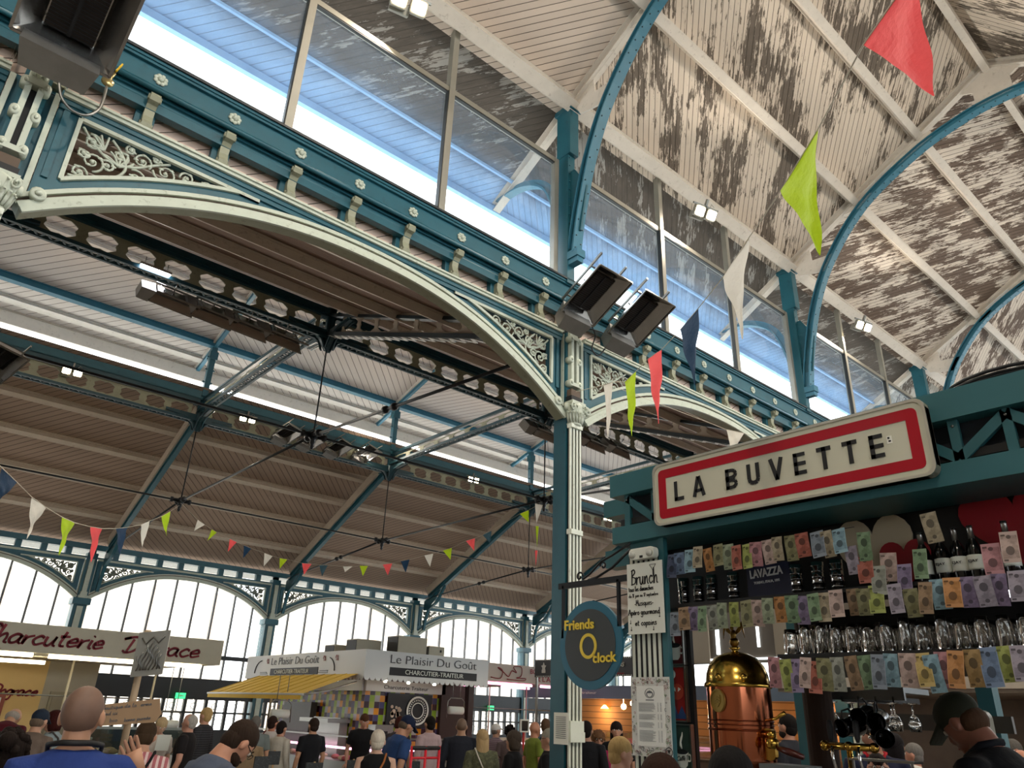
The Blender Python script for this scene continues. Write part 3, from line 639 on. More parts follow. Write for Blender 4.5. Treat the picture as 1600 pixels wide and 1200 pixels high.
# ---- girders of the aisle
def quatre(w, h, n=28):
    pts = []
    for k in range(n):
        a = 2*pi*k/n; r = 1-.07*cos(8*a); x = cos(a); z = sin(a)
        s = (abs(x)**4+abs(z)**4)**(-1/4); pts.append((x*s*w*r*1.0, z*s*h*r*.85))
    return pts
def holed(g, x0, x1, z0, z1, nh, y, th=.012, m=0):
    cw = (x1-x0)/nh; q = quatre(cw*.36, (z1-z0)*.42); n = len(q)
    for k in range(nh):
        cx = x0+cw*(k+.5); cz = (z0+z1)/2
        out = []
        for i in range(n):
            a = 2*pi*i/n; dx, dz = cos(a), sin(a); s = min(cw/2/abs(dx) if abs(dx) > 1e-6 else 9e9, (z1-z0)/2/abs(dz) if abs(dz) > 1e-6 else 9e9); out.append((dx*s, dz*s))
        # pull the nearest points into the corners
        for sx in (1, -1):
            for sz in (1, -1):
                c = (sx*cw/2, sz*(z1-z0)/2); j = min(range(n), key=lambda i: (out[i][0]-c[0])**2+(out[i][1]-c[1])**2); out[j] = c
        for i in range(n):
            j = (i+1) % n; P = [out[i], out[j], q[j], q[i]]
            for yy, rev in ((y-th, False), (y+th, True)):
                pp = [(cx+a, yy, cz+b) for a, b in P]; g.q(pp[::-1] if rev else pp, m)
            g.q([(cx+q[i][0], y-th, cz+q[i][1]), (cx+q[j][0], y-th, cz+q[j][1]), (cx+q[j][0], y+th, cz+q[j][1]), (cx+q[i][0], y+th, cz+q[i][1])], m)
def lattice(g, x0, x1, z, w, step=.11, m=0):
    """flat laced chord seen from below"""
    for s in (-1, 1): g.box(x0, x1, s*w/2-.03, s*w/2+.03, z-.02, z+.05, m)
    n = int((x1-x0)/step)
    for k in range(n):
        a = x0+(x1-x0)*k/n; b = x0+(x1-x0)*(k+1)/n; s = 1 if k % 2 else -1
        g.bar((a, -s*w/2, z), (b, s*w/2, z), .035, .015, Z, m)
def make_girder(Lg, nh, z0, z1, label='', cw=.12):
    t = thing('iron_girder', label, 'girder')
    g = G(); lattice(g, .1, Lg-.1, z0+.04, .2); g.box(.1, Lg-.1, -cw*.75, cw*.75, z1-cw*1.6, z1-cw*1.1).box(.1, Lg-.1, -cw, cw, z1-cw*1.1, z1)
    obj('chords', g, TEALD, t)
    w = G(); holed(w, .25, Lg-.25, z0+.1, z1-.18, nh, 0); obj('pierced_web', w, CREAMD, t)
    return t
def make_node():
    g = G().lathe((0, 0, 6.95), [(.02, 0), (.05, .05), (.06, .12), (.1, .3), (.11, .5), (.11, 1.1)], 8, 0)
    for a in range(4):
        d = V((cos(a*pi/2), sin(a*pi/2), 0)); s = V((-d.y, d.x, 0))
        for w in (-.08, .08):
            g.tube([d*.1+V((0, 0, 7.0))+s*w, d*.18+V((0, 0, 7.18))+s*w, d*.36+V((0, 0, 7.3))+s*w, d*.95+V((0, 0, 7.36))+s*w], .024, 4)
        g.prism([(.05, 6.98), (.2, 7.2), (.4, 7.31), (.95, 7.36), (.95, 7.45), (.05, 7.45)], s*-.04, d, (0, 0, 1), s*.08)
    return g
gA = make_girder(L, 9, 7.2, 7.93); gA.location = (TX[1], Y1, 0)
PL = ['left edge', 'upper left', 'middle', 'right, just left of the pillar', 'right of the pillar', 'far right behind the flags', 'end wall']
gA['label'] = 'pierced iron girder across the upper left, heaters and a tube light hung below it'
for i, lb in ((2, 'pierced iron girder running right from the checkered strip to the pillar'), (3, 'pierced iron girder seen below the small arch right of the pillar'), (4, 'inner pierced girder beyond the small arch, behind the bar sign'), (5, 'inner pierced girder at the far end'), (0, 'inner pierced girder beyond the left edge')): dup(gA, (TX[i], Y1, 0), label=lb)
for i, lb in ((1, 'outer pierced girder with a twin lamp, at the left edge'), (2, 'outer pierced girder carrying the row of dark heaters'), (3, 'outer pierced girder with one twin lamp, middle right of the aisle'), (4, 'outer pierced girder right of the pillar with one lamp'), (5, 'outer pierced girder far right'), (0, 'outer pierced girder out of sight at left')): dup(gA, (TX[i], Y2, .12), label=lb)
cg0 = make_girder(Y2-Y1, 9, 7.6, 8.08, '', .05); cg0.location = (TX[2], Y1, 0); cg0.rotation_euler.z = pi/2; cg0['label'] = 'cross girder left of centre, running out from the black hanging node'
for i, lb in ((3, 'cross girder left of the pillar, second along'), (4, 'cross girder right of the pillar above the bar roof corner'), (5, 'far cross girder behind the bar')): dup(cg0, (TX[i], Y1, 0), label=lb)
# beams and sill above the outer girder
struct('trim_2', G().box(X0, X1, Y2-.05, Y2+.25, 8.12, 8.3).box(X0, X1, Y2-.12, Y2+.2, 8.02, 8.1), TEAL)
nm = mesh('girder_node', make_node(), TEALD)
RODM = paint('dark iron rod', '14181b', .45, .3)
def casting():
    g = G().sph((0, 0, 0), .1, 8, 6).lathe((0, 0, -.3), [(.02, 0), (.045, .05), (.03, .09), (.06, .14), (.05, .2), (.1, .25)], 8)
    for a in range(4):
        d = V((cos(a*pi/2), sin(a*pi/2), 0)); g.lathe((0, 0, 0), [(.06, .05), (.05, .2), (.075, .21), (.075, .27), (.03, .28)], 8, 0, d)
    return g
cm = mesh('casting', casting(), RODM)
NW = ['beyond the left edge', 'left of centre', 'just left of the tall pillar', 'just right of the tall pillar', 'behind the bar']
for i in range(1, 6):
    x = TX[i]
    for yy, nn_ in ((Y1, 'inner'), (Y2, 'outer')):
        t = thing('hanging_tie', 'black tie rod and casting hung from the %s girder, %s' % (nn_, NW[i-1]), 'tie rod', (x, yy, 0))
        dz = 0 if yy == Y1 else .12
        o = obj('girder_node', nm, None, t); o.location = (0, 0, dz)
        obj('rod', G().tube([(0, 0, 5.1), (0, 0, 7.0+dz)], .018, 6), RODM, t)
        o = obj('casting', cm, None, t); o.location = (0, 0, 5.05)
    t = thing('cross_tie', 'long black tie rod spanning the aisle, %s' % NW[i-1], 'tie rod', (x, 0, 0))
    P_ = [(0, 6.6, 4.55), (0, Y1, 5.05), (0, Y2, 5.05), (0, 27.75, 4.5)]
    for a, b in zip(P_, P_[1:]): obj('rod', G().tube([a, b], .028, 6), RODM, t)
    for a, b in ((P_[1], P_[0]), (P_[2], P_[3])):
        a = V(a); b = V(b); d = (b-a).normalized()
        for f in (.42,): obj('turnbuckle', G().lathe(a.lerp(b, f), [(.03, -.22), (.07, -.18), (.07, -.1), (.035, -.08), (.035, .08), (.07, .1), (.07, .18), (.03, .22)], 8, 0, d), RODM, t)
    obj('shackle', G().lathe(P_[0], [(.03, 0), (.07, .05), (.07, .4), (.03, .5)], 8, 0, V((0, 1, .07))), RODM, t)
for yy, lb in ((Y1, 'long black rod running the length of the aisle through the inner castings'), (Y2, 'long black rod running the length of the aisle through the outer castings')):
    o = obj('long_tie', G().tube([(X0, yy, 5.05), (X1, yy, 5.05)], .026, 6), RODM); tag(o, lb, 'tie rod')
    g = G()
# ---- aisle rafters and lantern frames
def make_frame():
    t = thing('aisle_frame', '', 'roof frame')
    r = G(); a = V((0, Y2+.12, 7.4)); b = V((0, 27.5, 4.42)); r.bar(a, b, .14, .03).bar(a+V((0, 0, .2)), b+V((0, 0, .2)), .12, .03).bar(a+V((0, 0, .1)), b+V((0, 0, .1)), .02, .2)
    br = smoothyz([(26.4, 4.95), (26.9, 4.35), (27.5, 4.0), (27.75, 3.2)], 6); band_yz(r, br, 0, .09, -.05, .05)
    r.prism([(26.6, 4.85), (27.0, 4.4), (27.6, 4.0), (27.8, 4.0), (27.8, 4.4)], (-.01, 0, 0), (0, 1, 0), (0, 0, 1), (.02, 0, 0))
    obj('outer_rafter', r, TEAL, t)
    obj('outer_rafter_timber', G().bar(a+V((0, 0, .42)), b+V((0, 0, .38)), .2, .3), ROSEW, t)
    c = V((0, YA+.25, 4.7)); d = V((0, Y1-.1, 7.3)); u = (d-c).normalized()
    n = G(); n.bar(c, d, .2, .03)
    for sx in (-.09, .09): n.bar(c+V((sx, 0, .03)), d+V((sx, 0, .03)), .03, .08)
    n.bar(c+V((0, 0, .3)), d+V((0, 0, .5)), .14, .06)
    obj('inner_chord', n, DKIRON, t)
    w = G(); N = 46
    for k in range(N):
        p0 = c.lerp(d, k/N); p1 = c.lerp(d, (k+1)/N); sg = .09 if k % 2 else -.09
        w.bar(p0+V((-sg, 0, -.024)), p1+V((sg, 0, -.024)), .07, .012, (0, -u.z, u.y))
    obj('chord_lacing', w, WHITEP, t)
    w = G(); hh_ = .46
    for k in range(9):
        y0 = Y1-.6-k*.72; y1 = y0-.72; z0 = 7.35-(Y1-.1-y0)*u.z/u.y; z1 = 7.35-(Y1-.1-y1)*u.z/u.y
        P = [(y0, z0), (y1, z1), (y1, z1+hh_), (y0, z0+hh_)]; cy, cz = (y0+y1)/2, (z0+z1)/2+hh_/2; q = quatre(.29, hh_*.38, 24); nq = 24
        sh = lambda a_, b_: (cy+a_, cz+b_+a_*u.z/u.y)
        out = []
        for i in range(nq):
            an = 2*pi*i/nq; dx, dz = cos(an), sin(an); sc_ = min(.36/abs(dx) if abs(dx) > 1e-6 else 9e9, hh_/2/abs(dz) if abs(dz) > 1e-6 else 9e9); out.append((dx*sc_, dz*sc_))
        for i in range(nq):
            j = (i+1) % nq
            for xx in (-.01, .01):
                w.q([(xx, *sh(*out[i])), (xx, *sh(*out[j])), (xx, *sh(*q[j])), (xx, *sh(*q[i]))])
    obj('pierced_web', w, ROSEW, t)
    for yy in (Y1, Y2):
        s = 1 if yy == Y2 else -1
        p = G().box(-.08, .08, yy-.08, yy+.08, 8.1, 9.75).box(-.12, .12, yy-.12, yy+.12, 9.35, 9.6)
        for z in (8.6, 9.0, 9.4): p.box(-.14, .14, yy-.03, yy+.03, z, z+.04)
        obj('lantern_post', p, TEAL, t)
        q = G().bar((0, yy+s*1.45, zl(Y2+1.45)-.12), (0, 17.3, zl(17.3)-.12), .1, .16)
        obj('lantern_rafter', q, TEALN, t)
        obj('lantern_rafter_timber', G().bar((0, yy+s*1.5, zl(Y2+1.5)-.04), (0, 17.3, zl(17.3)-.04), .2, .08), WHITEW, t)
    return t
f0 = make_frame(); f0.location = (TX[2], 0, 0); f0['label'] = 'aisle roof frame left of centre with blue lantern post and long sloping rafter'
for i, lb in ((1, 'aisle roof frame beyond the left edge'), (3, 'aisle roof frame in the middle, its rafter meeting the column by the delicatessen stall'), (4, 'aisle roof frame just left of the tall pillar, its post beside a hanging heater row'), (5, 'aisle roof frame just right of the tall pillar'), (6, 'farthest aisle roof frame')): dup(f0, (TX[i], 0, 0), label=lb)
struct('trim_4', G().box(X0, X1, 22.26, 22.36, 9.08, 9.42).box(X0, X1, 12.18, 12.28, 9.08, 9.42), WHITEW)
# lantern glazing
LGL = glassy('lantern glass', 'ffffff', .03)
for i in range(7):
    w = struct('window_%d' % (i+41), G().box(TX[i], TX[i+1], 22.28, 22.34, 7.85, 7.95).box(TX[i], TX[i+1], 22.28, 22.34, 9.3, 9.36), GREYF)
    p = G(); p.q([(TX[i], 22.3, 7.9), (TX[i+1], 22.3, 7.9), (TX[i+1], 22.3, 9.32), (TX[i], 22.3, 9.32)]); obj('pane', p, LGL, w)
# ---- outer wall
zspr = 3.0
def outer_column():
    t = thing('wall_column', '', 'column')
    g = G().box(-.2, .2, -.12, .3, -1.8, 2.95).box(-.27, .27, -.2, .3, 2.75, 2.95).box(-.16, .16, -.1, .2, 2.95, 4.4)
    obj('shaft', g, TEAL, t)
    obj('inlay', G().box(-.09, .09, -.15, -.11, -1.3, 2.7).box(-.1, .1, -.2, -.1, 3.0, 3.15).box(-.14, .14, -.24, -.1, 2.95, 3.03).box(-.07, .07, -.16, -.09, 3.15, 4.2), CREAM, t)
    return t
oc0 = outer_column(); oc0.location = (TX[2]-.35, YO-.05, 0); oc0['label'] = 'outer wall column between the two big windows above the charcuterie sign'
for i, lb in ((1, 'outer wall column beyond the left edge'), (3, 'outer wall column at the left end of the white delicatessen board'), (4, 'outer wall column behind the boxes on the delicatessen roof'), (5, 'outer wall column just left of the tall pillar'), (6, 'outer wall column at the far right end')): dup(oc0, (TX[i]-.35+.0, YO-.05, 0), label=lb)
def outer_bay(x0, i):
    g = G(); z0 = -.56
    g.box(x0, x0+L, YO-.12, YO+.1, ZT+z0+.06, ZT+z0+.11).box(x0, x0+L, YO-.15, YO+.15, 4.5, 4.68)
    for k in range(10): x = x0+k*L/9; g.box(x-.09, x+.09, YO-.08, YO+.1, ZT+z0+.1, 4.5)
    g.box(x0, x0+L, YO-.08, YO+.08, 1.4, 1.54, 1).box(x0, x0+L, YO-.1, YO+.1, .08, .75, 1).box(x0, x0+L, YO-.1, YO+.1, -1.8, -.85, 1).box(x0, x0+L, YO-.06, YO+.06, -.35, -.29, 1)
    for k in range(1, 18, 2): x = x0+k*L/18; g.box(x-.05, x+.05, YO-.07, YO+.07, -1.0, .1, 1); g.tube([(x+.3+.1*cos(a*.8), YO-.04, -.12+.1*sin(a*.8)) for a in range(8)], .012, 3, 1, True); g.tube([(x+.3+.14*cos(a*.8), YO-.04, -.6+.14*sin(a*.8)) for a in range(8)], .012, 3, 1, True)
    for k in range(1, 9):
        x = x0+k*L/9; zt = zs(k*L/9)+z0+.02; g.box(x-.03, x+.03, YO-.05, YO+.05, -1.0, zt, 2)
    w = struct('window_%d' % (i+61), g, [TEAL, GREYF2, paint('grey glazing bar', '6d6f70', .5)])
    p = G()
    for k in range(9):
        a = x0+k*L/9; b = a+L/9; p.q([(a, YO+.02, -1.0), (b, YO+.02, -1.0), (b, YO+.02, 4.5), (a, YO+.02, 4.5)])
    obj('pane', p, OGL, w)
OGL = glassy('outer window glass', 'fbfdfd', .03, .05, .10, 'f4f6f4')
for i in range(1, 7): outer_bay(TX[i]-.35, i)
for o_ in [o for o in S.objects if o.name.startswith('arcade_arch') and abs(o.location.y-YO) < .1]: o_.location.x -= .35
# end walls
EW = G().box(X1, X1+.2, -11, 30, -1.8, 1.4)
for y in range(-11, 30, 3): EW.box(X1, X1+.2, y, y+.3, 1.4, 9)
EW.box(X1, X1+.2, -11, 30, 4.4, 4.8)
struct('wall_end', EW, TEAL)
# building across the street
BF = paint('pale street facade', 'e9dccb', .8, var=.08, scale=.3)
bt = thing('street_building', 'pale building seen faintly through the arched windows', 'building', (0, 0, 0))
obj('facade', G().box(-10, 18, 46, 52, -1.8, 7.5).box(22, 60, 44, 52, -1.8, 9), BF, bt)
wg = flat('street window', 'b7a08c', .6)
for x in (2, 5.5, 9, 12.5, 16, 26, 31, 36, 41):
    y = 45.97 if x < 18 else 43.97
    obj('window', G().box(x, x+1.2, y, y+.05, 3.4, 6.0), wg, bt)
obj('roof', G().box(22, 60, 43.6, 52, 9, 9.3), flat('tile red', 'c98e7a', .7), bt)
# ================================================================== the bar stall
KT = paint('stall teal paint', '2c6168', .45, var=.12, scale=2)
KD = flat('stall black', '08090b', .55)
KB = flat('truss backing', '16202a', .7)
KX = 3.8
YL, YR = 3.33, .2
t = thing('bar_stall', 'teal bar stall with beamed roof edge filling the lower right', 'stall', (KX, 1.8, 0))
def kp(name, g, m, par=t): g.move((-KX, -1.8, 0)); return obj(name, g, m, par)
kp('upper_beam', G().box(KX, KX+.3, YR, YL, 1.395, 1.545), KT)
kp('lower_beam', G().box(KX, KX+.38, YR, YL-.015, 1.07, 1.18), KT)
g = G(); g.box(KX+.1, KX+.14, YR, YL-.1, 1.17, 1.4, 1)
yy = YL-.12; dz0, dz1 = 1.18, 1.395
def dbar(g, a, b, w=.05): g.bar((KX+.05, a[0], a[1]), (KX+.05, b[0], b[1]), w, .03, (1, 0, 0))
cell = .46; n_ = int((YL-.1-YR)/cell)+1
for k in range(n_):
    a = YL-.12-k*cell; dbar(g, (a, dz0), (a, dz1), .045); dbar(g, (a-cell/2, dz0), (a-cell/2, dz1), .045)
    dbar(g, (a, dz1-.02), (a-cell/2, dz0+.02)); dbar(g, (a-cell, dz1-.02), (a-cell/2, dz0+.02))
    for y in (a, a-cell/2): g.lathe((KX+.035, y, dz1-.03), [(.008, 0), (.006, .006)], 8, 2, (-1, 0, 0))
kp('truss_frieze', g, [KT, KB, STEEL])
g = G()
for (x0, y0), (x1, y1) in (((943, 785), (976, 803)), ((946, 862), (990, 882))):
    a = atX(x0, y0, 4.2); b = atX(x1, y1, 4.2); g.box(4.2, 4.32, b.y-.3, a.y, b.z, a.z)
g.box(4.24, 4.3, 3.38, 3.42, 1.0, 1.5)
kp('side_beam', g, KT)
kp('roof_board', G().box(KX+.05, 6.0, YR, YL-.05, 1.2, 1.24).box(KX+.3, 6.0, YR, YL-.05, 1.5, 1.53), KD)
g = G().box(KX+.06, KX+.1, 2.965, 3.215, -1.8, 1.07, 0)
for k in range(6): y = 3.195-k*.041; g.box(KX+.043, KX+.05, y-.0105, y+.0105, -1.8, 1.0, 1)
g.box(KX+.047, KX+.06, 2.965, 3.215, -1.8, 1.0, 2); g.box(KX+.02, KX+.07, 2.96, 3.22, -1.8, -1.4, 1)
g.box(KX+.04, KX+.08, 2.925, 2.965, -1.8, 1.07, 0)
kp('striped_post', g, [KT, CREAM2, BLACK])
for x, y, w in ((5.85, 3.2, .12), (5.85, 1.9, .1), (5.85, .6, .12)): kp('rear_post', G().box(x, x+.12, y-w/2, y+w/2, -1.8, 1.2), KT)
kp('back_panel', G().box(4.22, 4.25, YR, 3.22, .64, 1.2).box(4.22, 4.25, YR, 2.2, .32, .6), KD)
PAPER = flat('paper', 'd9dcd2', .7)
kp('rear_sign', G().box(5.78, 5.82, 1.75, 3.14, .34, .66).add(G().box(5.78, 5.82, 1.75, 3.14, .0, .1)), flat('rear sign grey', '4a4640', .3)); kp('rear_sign_letters', text_g('TORINO', (5.77, 2.75, .45), mNX, Z, .1, .62, .003, .0), PAPER)
kp('shelf', G().box(KX+.06, 4.22, YR, 2.88, .635, .655), KD); kp('shelf', G().box(KX+.06, 4.22, YR, 2.22, .325, .345), KD)
kp('counter', G().box(KX+.06, KX+.56, YR, 2.9, -.6, -.55, 1).box(KX+.1, KX+.5, YR, 2.9, -1.8, -.6), [KT, paint('dark wood', '3a2418', .35)])
kp('front_cord', G().tube([(KX+.05, 2.9, .955), (KX+.05, 2.2, .95), (KX+.05, 1.7, .955)], .002, 4), BLACK)
tag(t)
# ---- town-name sign
SY0, SY1, SZ0, SZ1, SX = 2.905, 1.215, 1.115, 1.516, 3.74
t = thing('name_sign', 'white and red rectangular sign reading LA BUVETTE on the bar stall', 'sign', (SX, (SY0+SY1)/2, (SZ0+SZ1)/2))
w_, h_ = SY0-SY1, SZ1-SZ0
SGW = paint('sign enamel', 'c9c8b4', .3, var=.06, scale=3); SGR = flat('sign red', 'a3001c', .3)
ALU = paint('sign aluminium', 'c9c5b8', .35, .7, .15, 8)
g = G(); g.prism(rrect(w_, h_, .05), (0, 0, 0), mNX, Z, (.05, 0, 0)); obj('plate', g, SGW, t)
g = G(); o4 = rrect(w_, h_, .05); i4 = [(a*(w_-.028)/w_, b*(h_-.028)/h_) for a, b in o4]; ring(g, (-.008, 0, 0), mNX, Z, (.06, 0, 0), o4, i4); obj('rim', g, ALU, t)
g = G(); ro = rrect(w_-.085, h_-.085, .03); ri = rrect(w_-.2, h_-.2, .0005); ring(g, (-.003, 0, 0), mNX, Z, (.004, 0, 0), ro, ri); obj('red_border', g, SGR, t)
g = G(); LH = .125; LW = .023
def letter(c, x):
    """block capitals drawn as bars, x advance in metres; returns the width"""
    b = lambda p, q, w=LW: g.bar((-.004, -(x+p[0]), p[1]-LH/2), (-.004, -(x+q[0]), q[1]-LH/2), w, .003, (1, 0, 0))
    h = LH; t2 = LW/2
    if c == 'L': b((t2, 0), (t2, h)); b((0, t2), (.07, t2)); return .075
    if c == 'A': b((t2*.9, 0), (.043, h)); b((.09-t2*.9, 0), (.047, h)); b((.02, h*.3), (.07, h*.3), .019); return .09
    if c == 'B':
        b((t2, 0), (t2, h)); 
        for z0, z1 in ((0, h*.53), (h*.47, h)):
            b((0, z0+t2), (.045, z0+t2), .02); b((0, z1-t2), (.045, z1-t2), .02)
            P = [(.045, z0+t2), (.062, z0+t2+.006), (.069, (z0+z1)/2), (.062, z1-t2-.006), (.045, z1-t2)]
            for p, q in zip(P, P[1:]): b(p, q, .021)
        return .082
    if c == 'U':
        P = [(t2, h), (t2, .035), (.018, .016), (.04, .01), (.062, .016), (.08-t2, .035), (.08-t2, h)]
        for p, q in zip(P, P[1:]): b(p, q)
        return .08
    if c == 'V': b((t2*.9, h), (.044, 0)); b((.088-t2*.9, h), (.044, 0)); return .088
    if c == 'E':
        b((t2, 0), (t2, h))
        for z in (t2, h/2, h-t2): b((0, z), (.07, z), .021)
        return .075
    if c == 'T': b((0, h-t2), (.08, h-t2)); b((.04, 0), (.04, h)); return .08
    return 0
x = -.68
for ch in 'LA BUVETTE':
    if ch == ' ': x += .085; continue
    x += letter(ch, x)+.062
obj('lettering', g, BLACK, t)
obj('sticker', G().box(-.003, 0, -.665, -.64, .0, .04).box(-.004, -.002, -.66, -.648, .008, .016, 1).box(-.004, -.002, -.655, -.645, .024, .034, 1), [flat('sticker white', 'e6e6dc', .4), BLACK], t)
obj('bracket', G().box(.05, .08, .5, .55, -.15, .15).box(.05, .08, -.55, -.5, -.15, .15), STEEL, t)
# ---- hanging round sign
DX = 3.8
t = thing('hanging_sign', 'round teal and black sign with gold letters, Friends O clock, on a bracket', 'sign', (DX, 3.53, .44))
obj('disc', G().prism(disc2(.278, 48), (0, 0, 0), mNX, Z, (.02, 0, 0)), flat('disc teal', '1f6178', .4), t)
obj('dial', G().prism(disc2(.225, 48), (-.004, 0, .0), mNX, Z, (.004, 0, 0)), flat('disc charcoal', '34393a', .5), t)
GOLD = paint('gold leaf', 'ecd04e', .3, .35, .12, 9)
g = text_g('Friends', (-.008, .225, .10), mNX, V((0, .03, 1)), .062, .27, .003, .025); g.add(text_g('clock', (-.008, -.035, -.115), V((0, -1, .03)), Z, .06, .2, .003, .022))
obj('lettering', g, GOLD, t)
g = G(); ring(g, (-.007, .01, -.01), mNX, Z, (.004, 0, 0), disc2(.08, 36, .95), disc2(.06, 36, .9)); g.box(-.007, -.003, -.045, -.035, -.085, -.06); obj('letter_ring', g, GOLD, t)
IR = flat('wrought iron', '191b1e', .5, .4)
g = G().box(0, .02, -.36, .3, .38, .42).box(0, .02, .245, .265, .05, .4).box(0, .02, -.26, -.24, .1, .4)
g.tube([(.01, -.36, .58), (.01, -.2, .48), (.01, -.06, .43), (.01, .02, .42)], .009, 5)
g.tube([(.01, .1-.035*cos(.5*k)*(1-k/16), .45+.035*sin(.5*k)*(1-k/16)) for k in range(14)], .007, 5); g.tube([(.01, -.12+.03*cos(.5*k)*(1-k/16), .5+.03*sin(.5*k)*(1-k/16)) for k in range(14)], .007, 5)
g.tube([(.01, .07, .43), (.01, .0, .46), (.01, -.1, .53), (.01, -.2, .56), (.01, -.36, .62)], .008, 5)
obj('bracket_arm', g, IR, t)
# ---- papers on the striped post
PAPER = flat('paper', 'd9dcd2', .7); INK = flat('ink', '15161a', .6); INKG = flat('grey print', '60646a', .7)
PX = 3.8
t = thing('brunch_poster', 'white hand-lettered Brunch poster on the striped post', 'poster', (PX, 3.05, .7))
obj('sheet', G().box(-.006, .0, -.142, .142, -.215, .22), PAPER, t)
g = script_g('Brunch', (-.008, .105, .085), mNX, Z, .095, .215, .006)
g.add(script_g('tous les dimanches', (-.008, .13, .045), mNX, V((0, .02, 1)), .03, .2, .0028)); g.add(script_g('du 18 juin au 17 septembre', (-.008, .13, .008), mNX, Z, .022, .235, .0016))
g.add(script_g('-Musiques-', (-.008, .085, -.045), mNX, Z, .035, .15, .0026)); g.add(script_g('Apéro gourmand', (-.008, .135, -.1), mNX, Z, .035, .25, .0034)); g.add(script_g('et copains', (-.008, .085, -.165), mNX, Z, .035, .17, .0034))
for y, z in ((.12, -.15), (.115, -.19), (-.11, -.12), (-.06, -.195)): g.bar((-.008, y, z), (-.008, y, z+.02), .002, .002, (1, 0, 0)); g.box(-.009, -.006, y-.002, y+.006, z-.003, z+.003)
for a, b in (((-.045, .2), (-.095, .2)), ((-.045, .2), (-.07, .165)), ((-.095, .2), (-.07, .165)), ((-.07, .165), (-.07, .13)), ((-.055, .13), (-.085, .13))): g.bar((-.008, *a), (-.008, *b), .0025, .002, (1, 0, 0))
obj('handwriting', g, INK, t)
t = thing('emergency_light', 'small white twin-knob box above the Brunch poster', 'light box', (PX, 3.05, .955))
obj('housing', G().prism(rrect(.2, .07, .025), (-.03, 0, .02), mNX, Z, (.05, 0, 0)), PAPER, t)
for s in (-1, 1): obj('knob', G().lathe((-.03, s*.07, .015), [(.022, 0), (.024, .012), (.01, .02)], 12, 0, (-1, 0, 0)), flat('knob grey', 'aeb0a8', .4), t)
obj('indicator', G().box(-.034, -.03, -.012, .012, -.01, .005), BLACK, t)
t = thing('menu_board', 'white menu sheet with floral illustrated border on the striped post', 'menu', (PX, 3.04, .02))
obj('border_sheet', G().box(-.006, 0, -.145, .145, -.215, .215), flat('border paper', 'c9cbc6', .7), t)
obj('sheet', G().box(-.009, -.006, -.105, .1, -.16, .165), flat('menu paper', 'dddfda', .7), t)
g = G(); rr = random.Random(5)
for k in range(34):
    z = .07-k*.0062
    if k in (8, 9, 15, 16, 22, 23): continue
    g.box(-.0105, -.009, -.01-rr.random()*.03, .085, z, z+.0018); g.box(-.0105, -.009, -.085, -.075, z, z+.0018); g.box(-.0105, -.009, -.062, -.055, z, z+.0018)
g.box(-.0105, -.009, -.03, .03, .085, .09)
ring(g, (-.0105, .0, .125), mNX, Z, (.0015, 0, 0), disc2(.028, 20, 1.3), disc2(.026, 20, 1.25)); ring(g, (-.0105, .0, .12), mNX, Z, (.0015, 0, 0), disc2(.018, 20, 1.4), disc2(.015, 20, 1.3)); g.prism([(-.02, 0), (0, .016), (.02, 0)], (-.0105, 0, .125), mNX, Z, (.0015, 0, 0))
obj('print', g, INKG, t)
g = G(); fc = [flat('floral '+c, c, .7) for c in ('8b3a3a', '5f8a4a', '8d8f94', '3c3f46', 'b08a8a')]
for k in range(150):
    s = rr.randrange(4); e = rr.uniform(-1, 1)
    y, z = ((e*.14, rr.uniform(.172, .208)) if s == 0 else (e*.14, -rr.uniform(.168, .208)) if s == 1 else (rr.uniform(.104, .14), e*.2) if s == 2 else (-rr.uniform(.109, .14), e*.2))
    r_ = rr.uniform(.004, .011); mi = rr.randrange(5); a = rr.random()*6
    g.tube([(-.008, y+r_*cos(a+q_*.7)*(1-q_*.08), z+r_*sin(a+q_*.7)*(1-q_*.08)) for q_ in range(8)], .0012, 3, mi)
obj('floral_border', g, fc, t)
obj('stamp', (lambda g_: (ring(g_, (-.011, -.125, -.185), mNX, Z, (.002, 0, 0), disc2(.026, 20), disc2(.022, 20)), g_.prism([(-.012, .01), (0, -.012), (.012, .01)], (-.011, -.125, -.183), mNX, Z, (.002, 0, 0)), g_)[-1])(G()), INK, t)
t = thing('notice_sheet', 'small white printed notice taped to the tall teal pillar', 'notice', (6.22, 6.33, .1))
# on the pillar's left face
P0 = [(866, 1113), (887, 1113), (888, 1164), (866, 1164)]
a = atX(866, 1113, 6.22); b = atX(888, 1164, 6.22); t.location = (6.22, (a.y+b.y)/2, (a.z+b.z)/2); hw, hh = (a.y-b.y)/2, (a.z-b.z)/2
obj('sheet', G().box(-.004, 0, -hw, hw, -hh, hh), PAPER, t)
g = G()
for k in range(12): g.box(-.006, -.004, -hw*.7, hw*.7, hh*.7-k*hh*.12, hh*.7-k*hh*.12+.006)
obj('print', g, INKG, t)
